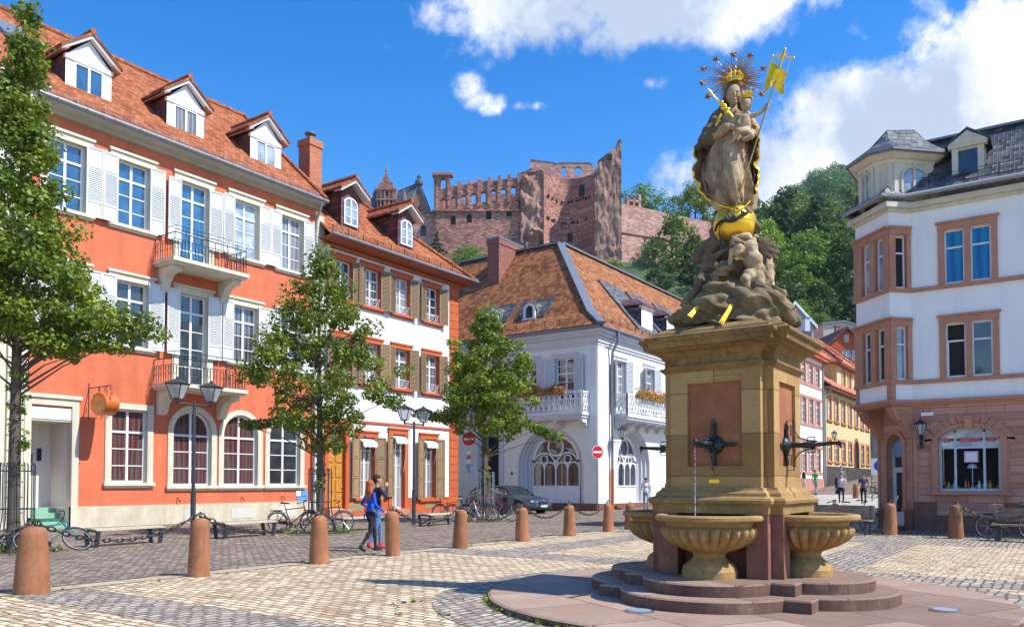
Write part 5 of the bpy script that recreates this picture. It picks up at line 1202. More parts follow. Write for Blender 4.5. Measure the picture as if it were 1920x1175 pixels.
    mb = MB(); mb.slab([(-4.3, -.5, 11), (12, -.5, 11), (12, 4, 14.5), (-4.3, 4, 14.5)], (0, 0, .15)); F.part(mb, 'roof', M['tile3'])
M['orangeframe'] = plaster('orange_frame_paint', (.50, .19, .05), .1, .1)
street_houses()
def px_at(px, D): return (px-960)/1500*D
def pz_at(py, D): return 1.6+(905-py)/1500*D
def gable_house(name, label, px0, px1, apex, eave_y, D, base, wallm, roofm, depth=12, wins=(), board=None, rz=34.7, apex_px=None, trimm='whitepaint', pane='glass'):
    x0, x1 = px_at(px0, D), px_at(px1, D); ax = px_at(apex_px, D) if apex_px else (x0+x1)/2; za, ze = pz_at(apex, D), pz_at(eave_y, D)
    cx, cy = vw((x0+x1)/2, D); H = thing(name, label, 'house', (cx, cy, base), 0); F = Fac(H, 0, 0, rz); m_ = (x0+x1)/2
    x0 -= m_; x1 -= m_; ax -= m_; za -= base; ze -= base
    slL = (za-ze)/(ax-x0); slR = (za-ze)/(x1-ax)
    holes = [(px_at((a+b)/2, D)-m_, pz_at(d, D)-base, px_at(b, D)-px_at(a, D), pz_at(c, D)-pz_at(d, D), 0) for a, b, c, d in wins]
    low = [h for h in holes if h[1]+h[3] <= ze]
    wall(F, 'wall', x0, x1, 0, ze, low, wallm, .2)
    mb = MB(); mb.slab([(x0, 0, ze), (x1, 0, ze), (ax, 0, za)], (0, .2, 0)); mb.box(x0, x0+.2, .2, depth, 0, ze); mb.box(x1-.2, x1, .2, depth, 0, ze); mb.box(x0, x1, depth, depth+.2, 0, ze); F.part(mb, 'gable_wall', wallm)
    o = .5; mb = MB(); mb.slab([(x0-o, -o, ze-o*slL), (ax, -o, za), (ax, depth, za), (x0-o, depth, ze-o*slL)], (0, 0, .25)); mb.slab([(x1+o, -o, ze-o*slR), (ax, -o, za), (ax, depth, za), (x1+o, depth, ze-o*slR)], (0, 0, .25)); F.part(mb, 'roof', roofm)
    if board: mb = MB(); mb.slab([(x0-o, -o-.08, ze-o*slL-.3), (ax, -o-.08, za-.3), (ax, -o-.08, za+.28), (x0-o, -o-.08, ze-o*slL+.28)], (0, .12, 0)); mb.slab([(x1+o, -o-.08, ze-o*slR-.3), (ax, -o-.08, za-.3), (ax, -o-.08, za+.28), (x1+o, -o-.08, ze-o*slR+.28)], (0, .12, 0)); F.part(mb, 'barge_board', M[board])
    for h in holes: window(F, h[0], h[1], round(h[2], 2), round(h[3], 2), y=(-.05 if h in low else -.19), rows=(1.,), trans=0, pane=pane, mat=trimm)
    return H, F
gable_house('red_gabled_house', 'red gabled house with blue shuttered windows beside the oriel', 1549, 1629, 614, 651, 110, 0, plaster('red_wall', (.46, .095, .03), .1), M['slatered'], wins=[(1582, 1598, 655, 676), (1601, 1617, 655, 676), (1586, 1594, 626, 640)], trimm='cream', pane='glassblue')
gable_house('blue_gabled_house', 'pale blue gabled house with white barge boards right of the statue base', 1467, 1528, 566, 606, 125, 4, plaster('pale_blue_wall', (.50, .58, .68), .05), M['tile3'], wins=[(1482, 1487, 587, 600), (1489, 1494, 587, 600), (1477, 1480, 588, 600), (1497, 1500, 588, 600)], board='whitepaint', apex_px=1492, depth=16)
def box_house():
    D = 128; x0, x1 = px_at(1547, D), px_at(1622, D); c = vw((x0+x1)/2, D); H = thing('pale_wall_house', 'windowless pale rendered house behind the red gable', 'house', (c[0], c[1], 4), 0); F = Fac(H, 0, 0, 34.7); w = (x1-x0)/2
    mb = MB(); z1 = pz_at(606, D)-4; mb.box(-w, w, 0, 9, 0, z1-1.2); mb.slab([(-w, 0, z1-1.2), (w, 0, z1-1.2), (w, 0, z1-.6), (w*.1, 0, z1+.3), (-w, 0, z1)], (0, 9, 0)); F.part(mb, 'wall', plaster('pale_rendered_wall', (.56, .54, .46), .2, .5, scale=.4))
    mb = MB(); mb.slab([(-w-.3, -.3, z1), (w*.1, -.3, z1+.35), (w*.1, 9.3, z1+.35), (-w-.3, 9.3, z1)], (0, 0, .2)); mb.slab([(w+.3, -.3, z1-.7), (w*.1, -.3, z1+.35), (w*.1, 9.3, z1+.35), (w+.3, 9.3, z1-.7)], (0, 0, .2)); F.part(mb, 'roof', M['zinc'])
    D = 118; c = vw(px_at(1573.5, D), D); o = MB(); o.box(-.35, .35, -.35, .35, 14, pz_at(611, D)); q = o.build('brick_chimney', M['brickr'], None, None, (c[0], c[1], 0), R(34.7)); tag(q, 'slim brick chimney in front of the pale wall behind the red gable', 'chimney')
    o = MB(); o.box(-.42, .42, -.42, .42, pz_at(611, D), pz_at(611, D)+.2); o.build('cap', M['lead'], q)
    D = 100; c = vw(px_at(1514.5, D), D); o = MB(); o.box(-.3, .3, -.5, .5, 8, pz_at(596, D)); q = o.build('white_chimney', M['white'], None, None, (c[0], c[1], 0), R(34.7)); tag(q, 'white rendered chimney below the pale blue gable', 'chimney'); o = MB(); o.box(-.36, .36, -.56, .56, pz_at(596, D), pz_at(596, D)+.12); o.build('cap', M['lead'], q)
    D = 98; c = vw(px_at(1516, D), D); H = thing('slate_hung_house', 'small slate hung house with a clay roof beside the statue base', 'house', (c[0], c[1], 0), 0); F = Fac(H, 0, 0, 34.7)
    mb = MB(); mb.box(-.55, .6, 0, 3, 0, pz_at(619, D)); F.part(mb, 'wall', M['slate']); mb = MB(); mb.slab([(-4.5, 3.2, pz_at(640, D)), (4.0, 3.2, pz_at(660, D)), (2.0, 6, pz_at(620, D)), (-4.5, 6, pz_at(604, D))], (0, 0, .2)); F.part(mb, 'roof', M['tile3'])
    mb = MB(); mb.box(-4.5, 3.5, 3.4, 8, 0, pz_at(650, D)); F.part(mb, 'lower_wall', M['creamwall'])
    gable_house('brown_roofed_house', 'white house with a brown roof high on the wooded hill', 1574, 1640, 568, 592, 165, 24, M['white'], M['slatered'], wins=[(1601, 1605, 596, 604)], depth=9, apex_px=1602)
    gable_house('hill_villa', 'white villa half hidden below the trees above the street', 1531, 1556, 588, 603, 150, 14, M['white'], M['tile3'], wins=[(1537, 1541, 606, 613), (1546, 1550, 606, 613)], depth=9)
box_house()

# ================================================================== castle ruin
def castle():
    D = 225.; cx, cy = vw(0, D); H = thing('castle_ruin', 'ruined red sandstone castle with empty windows above the town', 'castle', (cx, cy, 0), 0)
    A = R(34.7)
    K = lambda px, py: ((px-960)*.15, (905-py)*.15+1.6)
    def Fz(dy=0, rz=0, px=960): 
        c, s = math.cos(A), math.sin(A); x = (px-960)*.15; return Fac(H, c*x-s*dy, s*x+c*dy, 34.7+rz)
    def outline(mb, pts, y0, th): mb.slab([(K(*p)[0], y0, K(*p)[1]) for p in pts], (0, th, 0))
    F = Fz(0)
    rnd = random.Random(2)
    # palace front with two rows of windows, open to the sky
    arch = [(828+i*18.9, 376-i*3.4) for i in range(8)]
    hol = [(K(px+2, 0)[0], K(0, py+11)[1], 1.35, 2.4, .65) for px, py in arch]+[(K(829, 0)[0], K(0, 348)[1], 1.5, 2.3, .75)]
    small = [(848.5, 417), (879, 413), (916, 407), (954.6, 401)]
    wall(F, 'palace_front', K(812, 0)[0], K(976, 0)[0], 55, K(0, 392)[1], [(K(a, 0)[0], K(0, b)[1], 1.5, 1.9, .7) for a, b in small], M['castle'], 1.6)
    wall(F, 'palace_front', K(812, 0)[0], K(841, 0)[0], K(0, 392)[1], K(0, 322)[1], [hol[0], hol[-1]], M['castle'], 1.6)
    for i in range(1, 8): a = 841+18.9*(i-1); wall(F, 'window_bay', K(a, 0)[0], K(min(976, a+18.9), 0)[0], K(0, 392)[1], K(0, 344.5-2.6*i+rnd.uniform(-1, 1))[1], [hol[i]], M['castle'], 1.6)
    mb = MB()
    for i in range(9):
        px = 841+i*18.9; t = 337-i*2.6; mb.box(K(px-3.2, 0)[0], K(px+3.2, 0)[0], -.5, 1.5, K(0, 372-i*3)[1]-3, K(0, t)[1])
    for i in range(8):
        px = 838+i*18.9; mb.box(K(px+6, 0)[0], K(px+12, 0)[0], .3, 1.3, K(0, 346-i*2.6)[1], K(0, 342-i*2.6+rnd.uniform(-1.5, 1))[1])
    mb.box(K(809, 0)[0], K(978, 0)[0], -.6, 0, K(0, 392)[1], K(0, 389)[1]); mb.box(K(809, 0)[0], K(848, 0)[0], -.9, 1.8, K(0, 324)[1], K(0, 319)[1])
    mb.box(K(809, 0)[0], K(978, 0)[0], -.3, 1.6, 55, K(0, 392)[1]) if False else None
    F.part(mb, 'buttress', M['castle'])
    mb = MB()
    for a, b in small: mb.box(K(a-6, 0)[0], K(a+6, 0)[0], .7, 1.2, K(0, b+3)[1], K(0, b-22)[1])
    F.part(mb, 'window_shade_backing', M['dark'])  # dark boxes added behind the small windows, standing in for the shade inside
    mb = MB(); mb.box(K(812, 0)[0], K(880, 0)[0], 8, 9.2, 55, K(0, 350)[1]); mb.box(K(908, 0)[0], K(976, 0)[0], 8, 9.2, 55, K(0, 338)[1]); mb.box(K(880, 0)[0], K(912, 0)[0], 8, 9.2, 55, K(0, 396)[1]); mb.box(K(812, 0)[0], K(812, 0)[0]+1.3, 0, 9, 55, K(0, 322)[1]); F.part(mb, 'inner_wall', M['castlelight'])
    # lower wing between the palaces
    wall(Fz(1.5), 'chapel_wall', K(760, 0)[0], K(812, 0)[0], 55, K(0, 392)[1], [(K(770, 0)[0], K(0, 441)[1], 1.3, 1.8, .65), (K(791, 0)[0], K(0, 436)[1], 1.8, 2.4, .9)], M['castlelight'], .8)
    mb = MB(); mb.box(K(758, 0)[0], K(813, 0)[0], 1.2, 3, K(0, 393)[1], K(0, 389)[1]); mb.box(K(766, 0)[0], K(797, 0)[0], 2.2, 2.4, K(0, 446)[1], K(0, 418)[1]); F.part(mb, 'parapet', M['slate'])
    # palace with gables and slate roof
    F2 = Fz(4)
    mb = MB(); y0 = 0
    mb.box(K(664, 0)[0], K(776, 0)[0], 0, 14, 50, K(0, 384)[1]); mb.slab([(K(778.5-22, 0)[0], 2, K(0, 384)[1]), (K(802, 0)[0], 2, K(0, 384)[1]), (K(778.5, 0)[0], 2, K(0, 323)[1])], (0, 1, 0)); mb.box(K(750, 0)[0], K(802, 0)[0], 2, 14, 50, K(0, 384)[1])
    F2.part(mb, 'east_wall', M['castlerough'])
    g = [(701, 384), (737, 384), (737, 340), (733, 338), (731, 330), (726, 326), (725, 320), (720, 316), (718, 311), (715, 316), (711, 320), (709, 327), (704, 331), (702, 340), (700, 345)]
    mb = MB(); mb.slab([(K(*p)[0], -1, K(*p)[1]) for p in g], (0, 1.4, 0))
    for px in (708, 716, 724, 732): mb.box(K(px, 0)[0]-.2, K(px, 0)[0]+.2, -1.3, -1, K(0, 384)[1], K(0, 341)[1])
    for py in (342, 362, 384): mb.box(K(699, 0)[0], K(739, 0)[0], -1.4, -1, K(0, py)[1]-.2, K(0, py)[1]+.25)
    mb.lathe([(.5, 0), (.25, .5), (.4, .9), (.35, 1.6), (.15, 1.9), (.2, 2.3), (.05, 2.5)], 8, (K(718, 0)[0], -.3, K(0, 311)[1]))
    F2.part(mb, 'gable', M['castle'])
    mb = MB()
    for a, b in ((708, 372), (726, 370)): 
        for q in (-.45, .45): mb.box(K(a, 0)[0]+q-.3, K(a, 0)[0]+q+.3, -1.03, -1.0, K(0, b+2)[1], K(0, b-10)[1])
    mb.box(K(714, 0)[0], K(722, 0)[0], -1.03, -1, K(0, 354)[1], K(0, 345)[1]); F2.part(mb, 'gable_window', M['dark'])
    mb = MB(); x0, x1 = K(664, 0)[0], K(778.5, 0)[0]
    mb.slab([(K(728, 0)[0], -.4, K(0, 384)[1]), (K(758, 0)[0], -.4, K(0, 384)[1]), (K(778.5, 0)[0], 2, K(0, 322)[1]), (K(733, 0)[0], 7, K(0, 327)[1])], (0, 0, .3)); mb.slab([(K(778.5, 0)[0], 1.5, K(0, 321)[1]), (K(803, 0)[0], 1.5, K(0, 386)[1]), (K(803, 0)[0], 2.5, K(0, 386)[1]), (K(778.5, 0)[0], 2.5, K(0, 321)[1])], (.4, 0, .2))
    mb.slab([(x0-6, 6, K(0, 372)[1]), (K(700, 0)[0], 6, K(0, 372)[1]), (K(700, 0)[0], 9, K(0, 340)[1]), (x0-6, 9, K(0, 334)[1])], (0, 0, .3)); mb.slab([(K(735, 0)[0], -.5, K(0, 384)[1]), (K(735, 0)[0], -.5, K(0, 345)[1]), (K(726, 0)[0], 4, K(0, 326)[1])], (.3, 0, 0))
    mb.lathe([(2.0, 0), (.05, 6.6)], 8, (K(752, 0)[0], -.2, K(0, 381)[1])); mb.lathe([(.9, 0), (1.2, .4), (1.2, 1.2), (.5, 1.9), (.7, 2.5), (.1, 3.4)], 10, (K(779, 0)[0], 2, K(0, 327)[1])); mb.lathe([(1.3, 0), (1.3, 4), (1.6, 4.2), (.8, 5.4), (.9, 6.2), (.1, 8)], 10, (K(695, 0)[0], 2, K(0, 384)[1]))
    F2.part(mb, 'slate_roof', M['slate'])
    # bell tower ruin: broken pier, hollow drum, right pier and shard
    def ragged(pts, amp, n, seed):
        r_ = random.Random(seed); out = []
        for i in range(len(pts)-1):
            for k in range(n): t = k/n; out.append((pts[i][0]+(pts[i+1][0]-pts[i][0])*t+(r_.uniform(-amp, amp)*.5 if k else 0), pts[i][1]+(pts[i+1][1]-pts[i][1])*t+(r_.uniform(-amp, amp) if k else 0)))
        out.append(pts[-1]); return out
    KK = [K]
    def rag_wall(F_, name, top, x0, x1, y0, th, mat, zb=50, seed=1, amp=1.5, rough=0):
        mb = MB(); T = ragged(top, amp, 9, seed)
        for i in range(len(T)-1):
            a, b = T[i], T[i+1]; xa, za = KK[0](*a); xb, zb_ = KK[0](*b)
            if xb-xa < .02: continue
            n = 30; zt0 = za; zt1 = zb_
            for k in range(n):
                z0a = zb+(zt0-zb)*k/n; z1a = zb+(zt0-zb)*(k+1)/n; z0b = zb+(zt1-zb)*k/n; z1b = zb+(zt1-zb)*(k+1)/n
                j = lambda x, z: y0+((noise.noise(Vector((x*.3, z*.3, seed)))+.6*noise.noise(Vector((x*.9, z*.9, seed))))*rough if rough else 0)
                mb.quad((xa, j(xa, z0a), z0a), (xb, j(xb, z0b), z0b), (xb, j(xb, z1b), z1b), (xa, j(xa, z1a), z1a))
            mb.quad((xa, y0-.2, za), (xb, y0-.2, zb_), (xb, y0+th, zb_), (xa, y0+th, za)); mb.quad((xa, y0+th, zb), (xb, y0+th, zb), (xb, y0+th, zb_), (xa, y0+th, za))
        a, b = T[0], T[-1]; mb.quad((K(*a)[0], y0, zb), (K(*a)[0], y0+th, zb), (K(*a)[0], y0+th, K(*a)[1]), (K(*a)[0], y0, K(*a)[1])); mb.quad((K(*b)[0], y0, zb), (K(*b)[0], y0+th, zb), (K(*b)[0], y0+th, K(*b)[1]), (K(*b)[0], y0, K(*b)[1]))
        F_.part(mb, name, mat)
    rag_wall(F, 'broken_pier', [(976, 335), (984, 322), (1000, 318), (1020, 316)], 0, 0, -1.0, 4, M['castlerough'], seed=3, rough=1.3)
    rag_wall(F, 'broken_pier', [(983, 470), (990, 440), (1005, 430), (1018, 445)], 0, 0, -4.0, 4, M['castlerough'], seed=5, rough=2.5)
    rag_wall(F, 'bay_wall', [(972, 322), (974, 312), (1000, 303)], 0, 0, 2.5, 2, M['castle'], seed=4)
    # back wall of the drum with the two windows
    wf = Fz(9); K0 = K; K = lambda px, py: (K0(px, 0)[0]*1.04, (K0(0, py)[1]-1.6)*1.04+1.6); KK[0] = K
    hs = [(K(1058, 0)[0], K(0, 325)[1], 1.4, 2.4, .7), (K(1086, 0)[0], K(0, 322)[1], 2.1, 2.0, .6)]
    wall(wf, 'drum_back_wall', K(995, 0)[0], K(1114, 0)[0], 50, K(0, 301)[1], hs, M['castlelight'], 1.2)
    rag_wall(wf, 'drum_crest', [(995, 292), (1010, 294), (1041, 298), (1045, 301.5), (1050, 298), (1106, 298), (1113, 301)], 0, 0, .05, 1.2, M['castlelight'], zb=K(0, 302)[1], seed=7, amp=.5)
    K = K0; KK[0] = K
    # concave front of the drum
    mb = MB(); n = 20; pl = []
    for k in range(n+1):
        t = k/n; pl.append((K(1020+98*t, 0)[0], 7.5*math.sin(math.pi*t)**.8 if 0 < t < 1 else 0, K(0, 318-1*t-14*math.sin(math.pi*t))[1]-1*math.sin(math.pi*t)))
    for k in range(n):
        a, b = pl[k], pl[k+1]; mb.quad((a[0], a[1], 50), (b[0], b[1], 50), (b[0], b[1], b[2]), (a[0], a[1], a[2])); mb.quad((a[0], a[1], a[2]), (b[0], b[1], b[2]), (b[0], b[1]+1.8, b[2]), (a[0], a[1]+1.8, a[2]))
    F.part(mb, 'drum_wall', M['castle'], 40)
    mb = MB()
    for (px, py, w, h) in ((1097, 339, 13, 20), (1073, 426, 9, 16), (1080, 464, 8, 8)): 
        y = 7.5*math.sin(math.pi*(px-1020)/98)**.8-.6; mb.box(K(px, 0)[0]-w*.075, K(px, 0)[0]+w*.075, y, y+1.5, K(0, py+h/2)[1], K(0, py-h/2)[1])
    for i in range(16):
        px = 1026+i*5.5+rnd.uniform(-1, 1); 
        for py in (356+rnd.uniform(-2, 2), 398+rnd.uniform(-2, 2)):
            if rnd.random() < .75: y = 7.5*math.sin(math.pi*min(.98, (px-1020)/98))**.8-.45; mb.box(K(px, 0)[0]-.25, K(px, 0)[0]+.25, y, y+1, K(0, py)[1]-.35, K(0, py)[1]+.35)
    F.part(mb, 'putlog_hole', M['dark'])
    rag_wall(F, 'right_pier', [(1116, 316), (1122, 300), (1126, 296), (1133, 291), (1141, 284), (1150, 279), (1157, 272), (1159, 262), (1161, 259), (1166, 259.5)], 0, 0, -1.5, 5, M['castlerough'], seed=9, rough=.8, amp=1.0)
    mb = MB(); mb.box(K(1141, 0)[0], K(1148, 0)[0], -2.2, -1.0, K(0, 298)[1], K(0, 287)[1]); F.part(mb, 'putlog_hole', M['dark'])
    # rampart running away to the right
    G = Fz(-1, 26, 1166); L = 62.
    wall(G, 'rampart', 0, L, 40, K(0, 392)[1], [], M['castlelight'], .5)
    mb = MB(); mb.slab([(0, 0, K(0, 392)[1]), (L, 0, K(0, 392)[1]), (L, 0, K(0, 389)[1]), (0, 0, K(0, 378)[1])], (0, 3, 0)); mb.box(0, L, -.35, 0, K(0, 434)[1], K(0, 431)[1])
    mb.box(2.2, 3.0, .3, 1.6, K(0, 392)[1], K(0, 362)[1]-.2); mb.box(4.3, 4.9, .3, 1.6, K(0, 392)[1], K(0, 364)[1]); mb.box(6.2, 7, .3, 1.6, K(0, 392)[1], K(0, 354)[1]); mb.box(2.2, 7, .3, 1.6, K(0, 392)[1], K(0, 380)[1]); mb.box(2.4, 7, .3, 1.6, K(0, 370)[1], K(0, 366)[1])
    G.part(mb, 'rampart_crest', M['castlelight'])
castle()
# ================================================================== the fountain
FX, FY = -3.78, 10.85
def cross_poly(hw, n): return [(-hw+n, -hw), (hw-n, -hw), (hw-n, -hw+n), (hw, -hw+n), (hw, hw-n), (hw-n, hw-n), (hw-n, hw), (-hw+n, hw), (-hw+n, hw-n), (-hw, hw-n), (-hw, -hw+n), (-hw+n, -hw+n)]
def profile_cross(mb, prof, n):
    """prof: (half width, z) from the bottom up, swept round the notched plan"""
    rings = [[(x, y, z) for x, y in cross_poly(h, n)] for h, z in prof]; k = 12
    vs = [p for r in rings for p in r]; fs = [(i*k+j, i*k+(j+1) % k, (i+1)*k+(j+1) % k, (i+1)*k+j) for i in range(len(rings)-1) for j in range(k)]
    fs += [tuple(range(k-1, -1, -1)), tuple((len(rings)-1)*k+j for j in range(k))]
    mb.add(vs, fs)
def lobed(hw, c, r):
    """outline of a square of half width hw fused with four circles of radius r set at distance c"""
    def rad(t):
        ux, uy = math.cos(t), math.sin(t); best = hw/max(abs(ux), abs(uy))
        for a in (0, 1, 2, 3):
            cx, cy = c*math.cos(a*math.pi/2), c*math.sin(a*math.pi/2); b = ux*cx+uy*cy; q = b*b-(c*c-r*r)
            if q > 0: best = max(best, b+math.sqrt(q))
        return best
    T = [2*math.pi*k/480 for k in range(480)]+[math.pi/4+k*math.pi/2 for k in range(4)]
    # where the circle leaves the square
    dy = math.sqrt(max(0, r*r-(hw-c)**2)) if r > abs(hw-c) else 0
    for k in range(4):
        for s in (-1, 1):
            t = math.atan2(dy, hw)*s+k*math.pi/2; T += [t % (2*math.pi), (t+1e-4) % (2*math.pi), (t-1e-4) % (2*math.pi)]
    T = sorted(set(round(t % (2*math.pi), 6) for t in T)); return [(rad(t)*math.cos(t), rad(t)*math.sin(t)) for t in T]
def step_solid(pts, z0, z1, ch=.02):
    mb = MB(); n = len(pts); s = lambda k: [(x*k, y*k) for x, y in pts]
    R0 = math.hypot(*pts[0]); k = 1-ch/2.0
    v = [(x, y, z0) for x, y in pts]+[(x, y, z1-ch) for x, y in pts]+[(x*k, y*k, z1) for x, y in pts]
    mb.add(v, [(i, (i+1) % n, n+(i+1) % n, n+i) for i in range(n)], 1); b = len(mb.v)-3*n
    mb.f += [(n+i, n+(i+1) % n, 2*n+(i+1) % n, 2*n+i) for i in range(n)]+[tuple(range(2*n, 3*n))]; mb.m += [0]*(n+1)
    return mb
def fountain():
    T = thing('fountain', 'stone fountain with square sandstone pedestal, fluted basins and round red steps', 'fountain', (FX, FY, 0), 0)
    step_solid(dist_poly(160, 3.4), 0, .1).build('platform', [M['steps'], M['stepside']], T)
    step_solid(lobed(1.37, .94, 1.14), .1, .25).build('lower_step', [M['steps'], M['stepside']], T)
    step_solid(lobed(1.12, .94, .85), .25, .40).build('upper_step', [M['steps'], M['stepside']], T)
    # joints in the risers
    # red plinth with recesses for the basins
    mb = MB()
    for sx in (-1, 1):
        for sy in (-1, 1):
            pts = [(.46, .88), (.73, .88), (.73, .73), (.88, .73), (.88, .46), (.62, .46), (.62, .62), (.46, .62)]
            pts = [(sx*x, sy*y) for x, y in pts]
            mb.slab([(x, y, .4) for x, y in pts], (0, 0, .81))
    mb.box(-.63, .63, -.63, .63, .4, 1.2)
    mb.build('plinth', M['redstone'], T)
    mb = MB(); profile_cross(mb, [(.88, 1.21), (.88, 1.30), (.885, 1.31), (.92, 1.34), (.93, 1.38), (.91, 1.41), (.86, 1.42), (.85, 1.43), (.84, 1.47), (.80, 1.50), (.79, 1.52), (.785, 1.54)], .14)
    mb.build('base_moulding', M['sand'], T, 30)
    # shaft with sunk panels
    mb = MB(); hw, n = .74, .13; z0, z1 = 1.54, 3.12; fr = hw-n; pw, pz0, pz1, dp = .37, 1.82, 2.92, .045
    P = cross_poly(hw, n)
    for i in range(12):
        a, b = P[i], P[(i+1) % 12]; l = math.hypot(b[0]-a[0], b[1]-a[1])
        if l < .5: mb.quad((a[0], a[1], z0), (b[0], b[1], z0), (b[0], b[1], z1), (a[0], a[1], z1)); continue
        d = Vector(((b[0]-a[0])/l, (b[1]-a[1])/l, 0)); nn = Vector((d.y, -d.x, 0)); m_ = Vector(((a[0]+b[0])/2, (a[1]+b[1])/2, 0)); U = Vector((0, 0, 1))
        q = lambda s, z, y=0: tuple(m_+d*s+U*z-nn*y)
        for (s0, s1, a0, a1) in ((-fr, -pw, z0, z1), (pw, fr, z0, z1), (-pw, pw, z0, pz0), (-pw, pw, pz1, z1)): mb.quad(q(s0, a0), q(s1, a0), q(s1, a1), q(s0, a1))
        mb.quad(q(-pw, pz0), q(-pw, pz0, dp), q(-pw, pz1, dp), q(-pw, pz1)); mb.quad(q(pw, pz0), q(pw, pz0, dp), q(pw, pz1, dp), q(pw, pz1)); mb.quad(q(-pw, pz0), q(pw, pz0), q(pw, pz0, dp), q(-pw, pz0, dp)); mb.quad(q(-pw, pz1), q(pw, pz1), q(pw, pz1, dp), q(-pw, pz1, dp))
        pb = MB(); pb.quad(q(-pw, pz0, dp-.001), q(pw, pz0, dp-.001), q(pw, pz1, dp-.001), q(-pw, pz1, dp-.001)); pb.build('panel', M['panel'], T)
    mb.build('shaft', M['sandblock'], T)
    mb = MB(); profile_cross(mb, [(.745, 3.08), (.765, 3.10), (.80, 3.135), (.80, 3.16), (.76, 3.165), (.75, 3.18), (.75, 3.27), (.77, 3.28), (.79, 3.31), (.84, 3.36), (.87, 3.37), (.88, 3.385), (.965, 3.40), (.98, 3.47), (1.0, 3.475), (1.02, 3.50), (1.02, 3.54), (.97, 3.56)], .15)
    mb.build('cornice', M['sandmoss'], T, 30)
    mb = MB(); profile_cross(mb, [(.95, 3.56), (.93, 3.60), (.80, 3.66), (.78, 3.68)], .15); mb.build('cornice_top', M['sandmoss'], T, 30)
    # basins: fluted bowls on a foot
    for k in range(4):
        a = k*math.pi/2; cx, cy = .94*math.cos(a), .94*math.sin(a)
        B = thing('basin', None, None); B.parent = T; B.location = (cx, cy, .4)
        mb = MB(); mb.lathe([(.35, 0), (.35, .09), (.34, .10), (.335, .13), (.30, .17), (.24, .21), (.20, .26), (.21, .30), (.25, .325), (.27, .34)], 40); mb.build('foot', M['sand'], B, 40)
        mb = MB(); nf = 26
        mb.lathe([(.22, .32), (.30, .345), (.40, .39), (.50, .46), (.56, .535), (.585, .60), (.575, .635), (.55, .65)], nf*8, mod=lambda t, r, z: r*(1+(.15*abs(math.sin(t*nf/2))-.07)*(1-abs((z-.49)/.17)**3 if abs(z-.49) < .17 else 0)))
        mb.build('bowl', M['sand'], B, 60)
        mb = MB(); prof = [(.54, .64), (.545, .66), (.56, .70), (.60, .715), (.665, .72), (.685, .74), (.685, .775), (.665, .795), (.62, .80), (.55, .79), (.53, .76), (.50, .60), (.3, .45)]
        mb.lathe(prof, 56); mb.build('rim', M['sand'], B, 35)
        mb = MB(); mb.lathe([(.52, .72), (.52, .725)], 40); mb.build('water', glassy('basin_water', (.05, .07, .03), .03, 1.4) if k == 0 else bpy.data.materials['basin_water'], B)
    # bronze spouts: a boss with four arms and an iron scroll bracket
    for k in (0, 2, 3):
        a = k*math.pi/2; S = thing('spout', None, None); S.parent = T; S.rotation_euler = (0, 0, a+math.pi/2); S.location = (0, 0, 2.1)
        # local: y outward negative
        f = -.74+.045
        mb = MB(); mb.lathe([(.12, 0), (.12, .02), (.10, .05), (.05, .08), (.03, .1)], 20)
        mb.v = [(x, f-z, y) for x, y, z in mb.v]; mb.build('boss', M['bronze'], S, 50)
        mb = MB()
        for t in range(4):
            b = t*math.pi/2; d = Vector((math.cos(b), 0, math.sin(b))); o_ = Vector((0, f, 0))
            mb.tube([o_+d*.08+Vector((0, -.03, 0)), o_+d*.16+Vector((0, -.025, 0)), o_+d*.24+Vector((0, -.035, 0)), o_+d*.30+Vector((0, -.02, 0))], [.035, .022, .028, .012], 6)
        mb.build('arm', M['bronze'], S, 50)
        mb = MB(); mb.tube([(0, f-.05, 0), (0, f-.2, 0), (0, f-.38, 0), (0, f-.40, 0), (0, f-.62, .015), (0, f-.70, .015)], [.03, .035, .045, .03, .022, .02], 8); mb.ball((0, f-.70, .015), .035, 8, 6); mb.tube([(0, f-.70, .015), (0, f-.71, -.05)], .012, 6)
        mb.build('pipe', M['bronze'], S, 50)
        mb = MB()
        for s in (1, -1):
            Y = lambda y, z: (0, f-y, s*z)
            mb.tube([Y(.03, .05), Y(.03, .33), Y(.12, .33), Y(.125, .2), Y(.19, .1), Y(.30, .055), Y(.42, .05)], .009, 5); mb.tube([Y(.03, .13), Y(.085, .13), Y(.085, .27)], .008, 5)
            mb.tube([Y(.30, .03), Y(.30, .10), Y(.39, .10), Y(.39, .03)], .008, 5)
        mb.build('scroll', M['iron'], S)
    # water jet falling into the front basin
    mb = MB(); f = -.74+.045-.71
    r_ = random.Random(4); z = 2.05
    while z > 1.14: mb.ball((r_.uniform(-.002, .002), f-.005*(2.05-z), z), (.0045, .0045, r_.uniform(.008, .022)), 6, 5); z -= r_.uniform(.018, .05)
    w_ = mb.build('water_jet', glassy('jet_water', (.6, .65, .7), .1, 1.4), T)
    mb = MB(); mb.box(-.07, .07, -.755, -.739, 1.60, 1.645); mb.build('brass_plate', M['gold'], T)
    # gilded inscription, faint: letters as small strokes cut in the stone
    lt = bpy.data.materials['gilding']
    for z, txt, s in ((3.02, 'NON STATVAM AVT SAXVM SED QVAM DESIGNAT', .038), (2.965, 'NOXIA STERNE VT OPERE LAVDATA', .038)):
        cu = bpy.data.curves.new('inscription', 'FONT'); cu.body = txt; cu.size = s; cu.align_x = 'CENTER'; cu.extrude = .0006
        ob = bpy.data.objects.new('tmp', cu); COL.objects.link(ob); dg = bpy.context.evaluated_depsgraph_get(); me = bpy.data.meshes.new_from_object(ob.evaluated_get(dg)); bpy.data.objects.remove(ob)
        me.materials.clear(); me.materials.append(M['inscr']); o = link('inscription', me, T, (0, -.7415, z)); o.rotation_euler = (R(90), 0, 0)
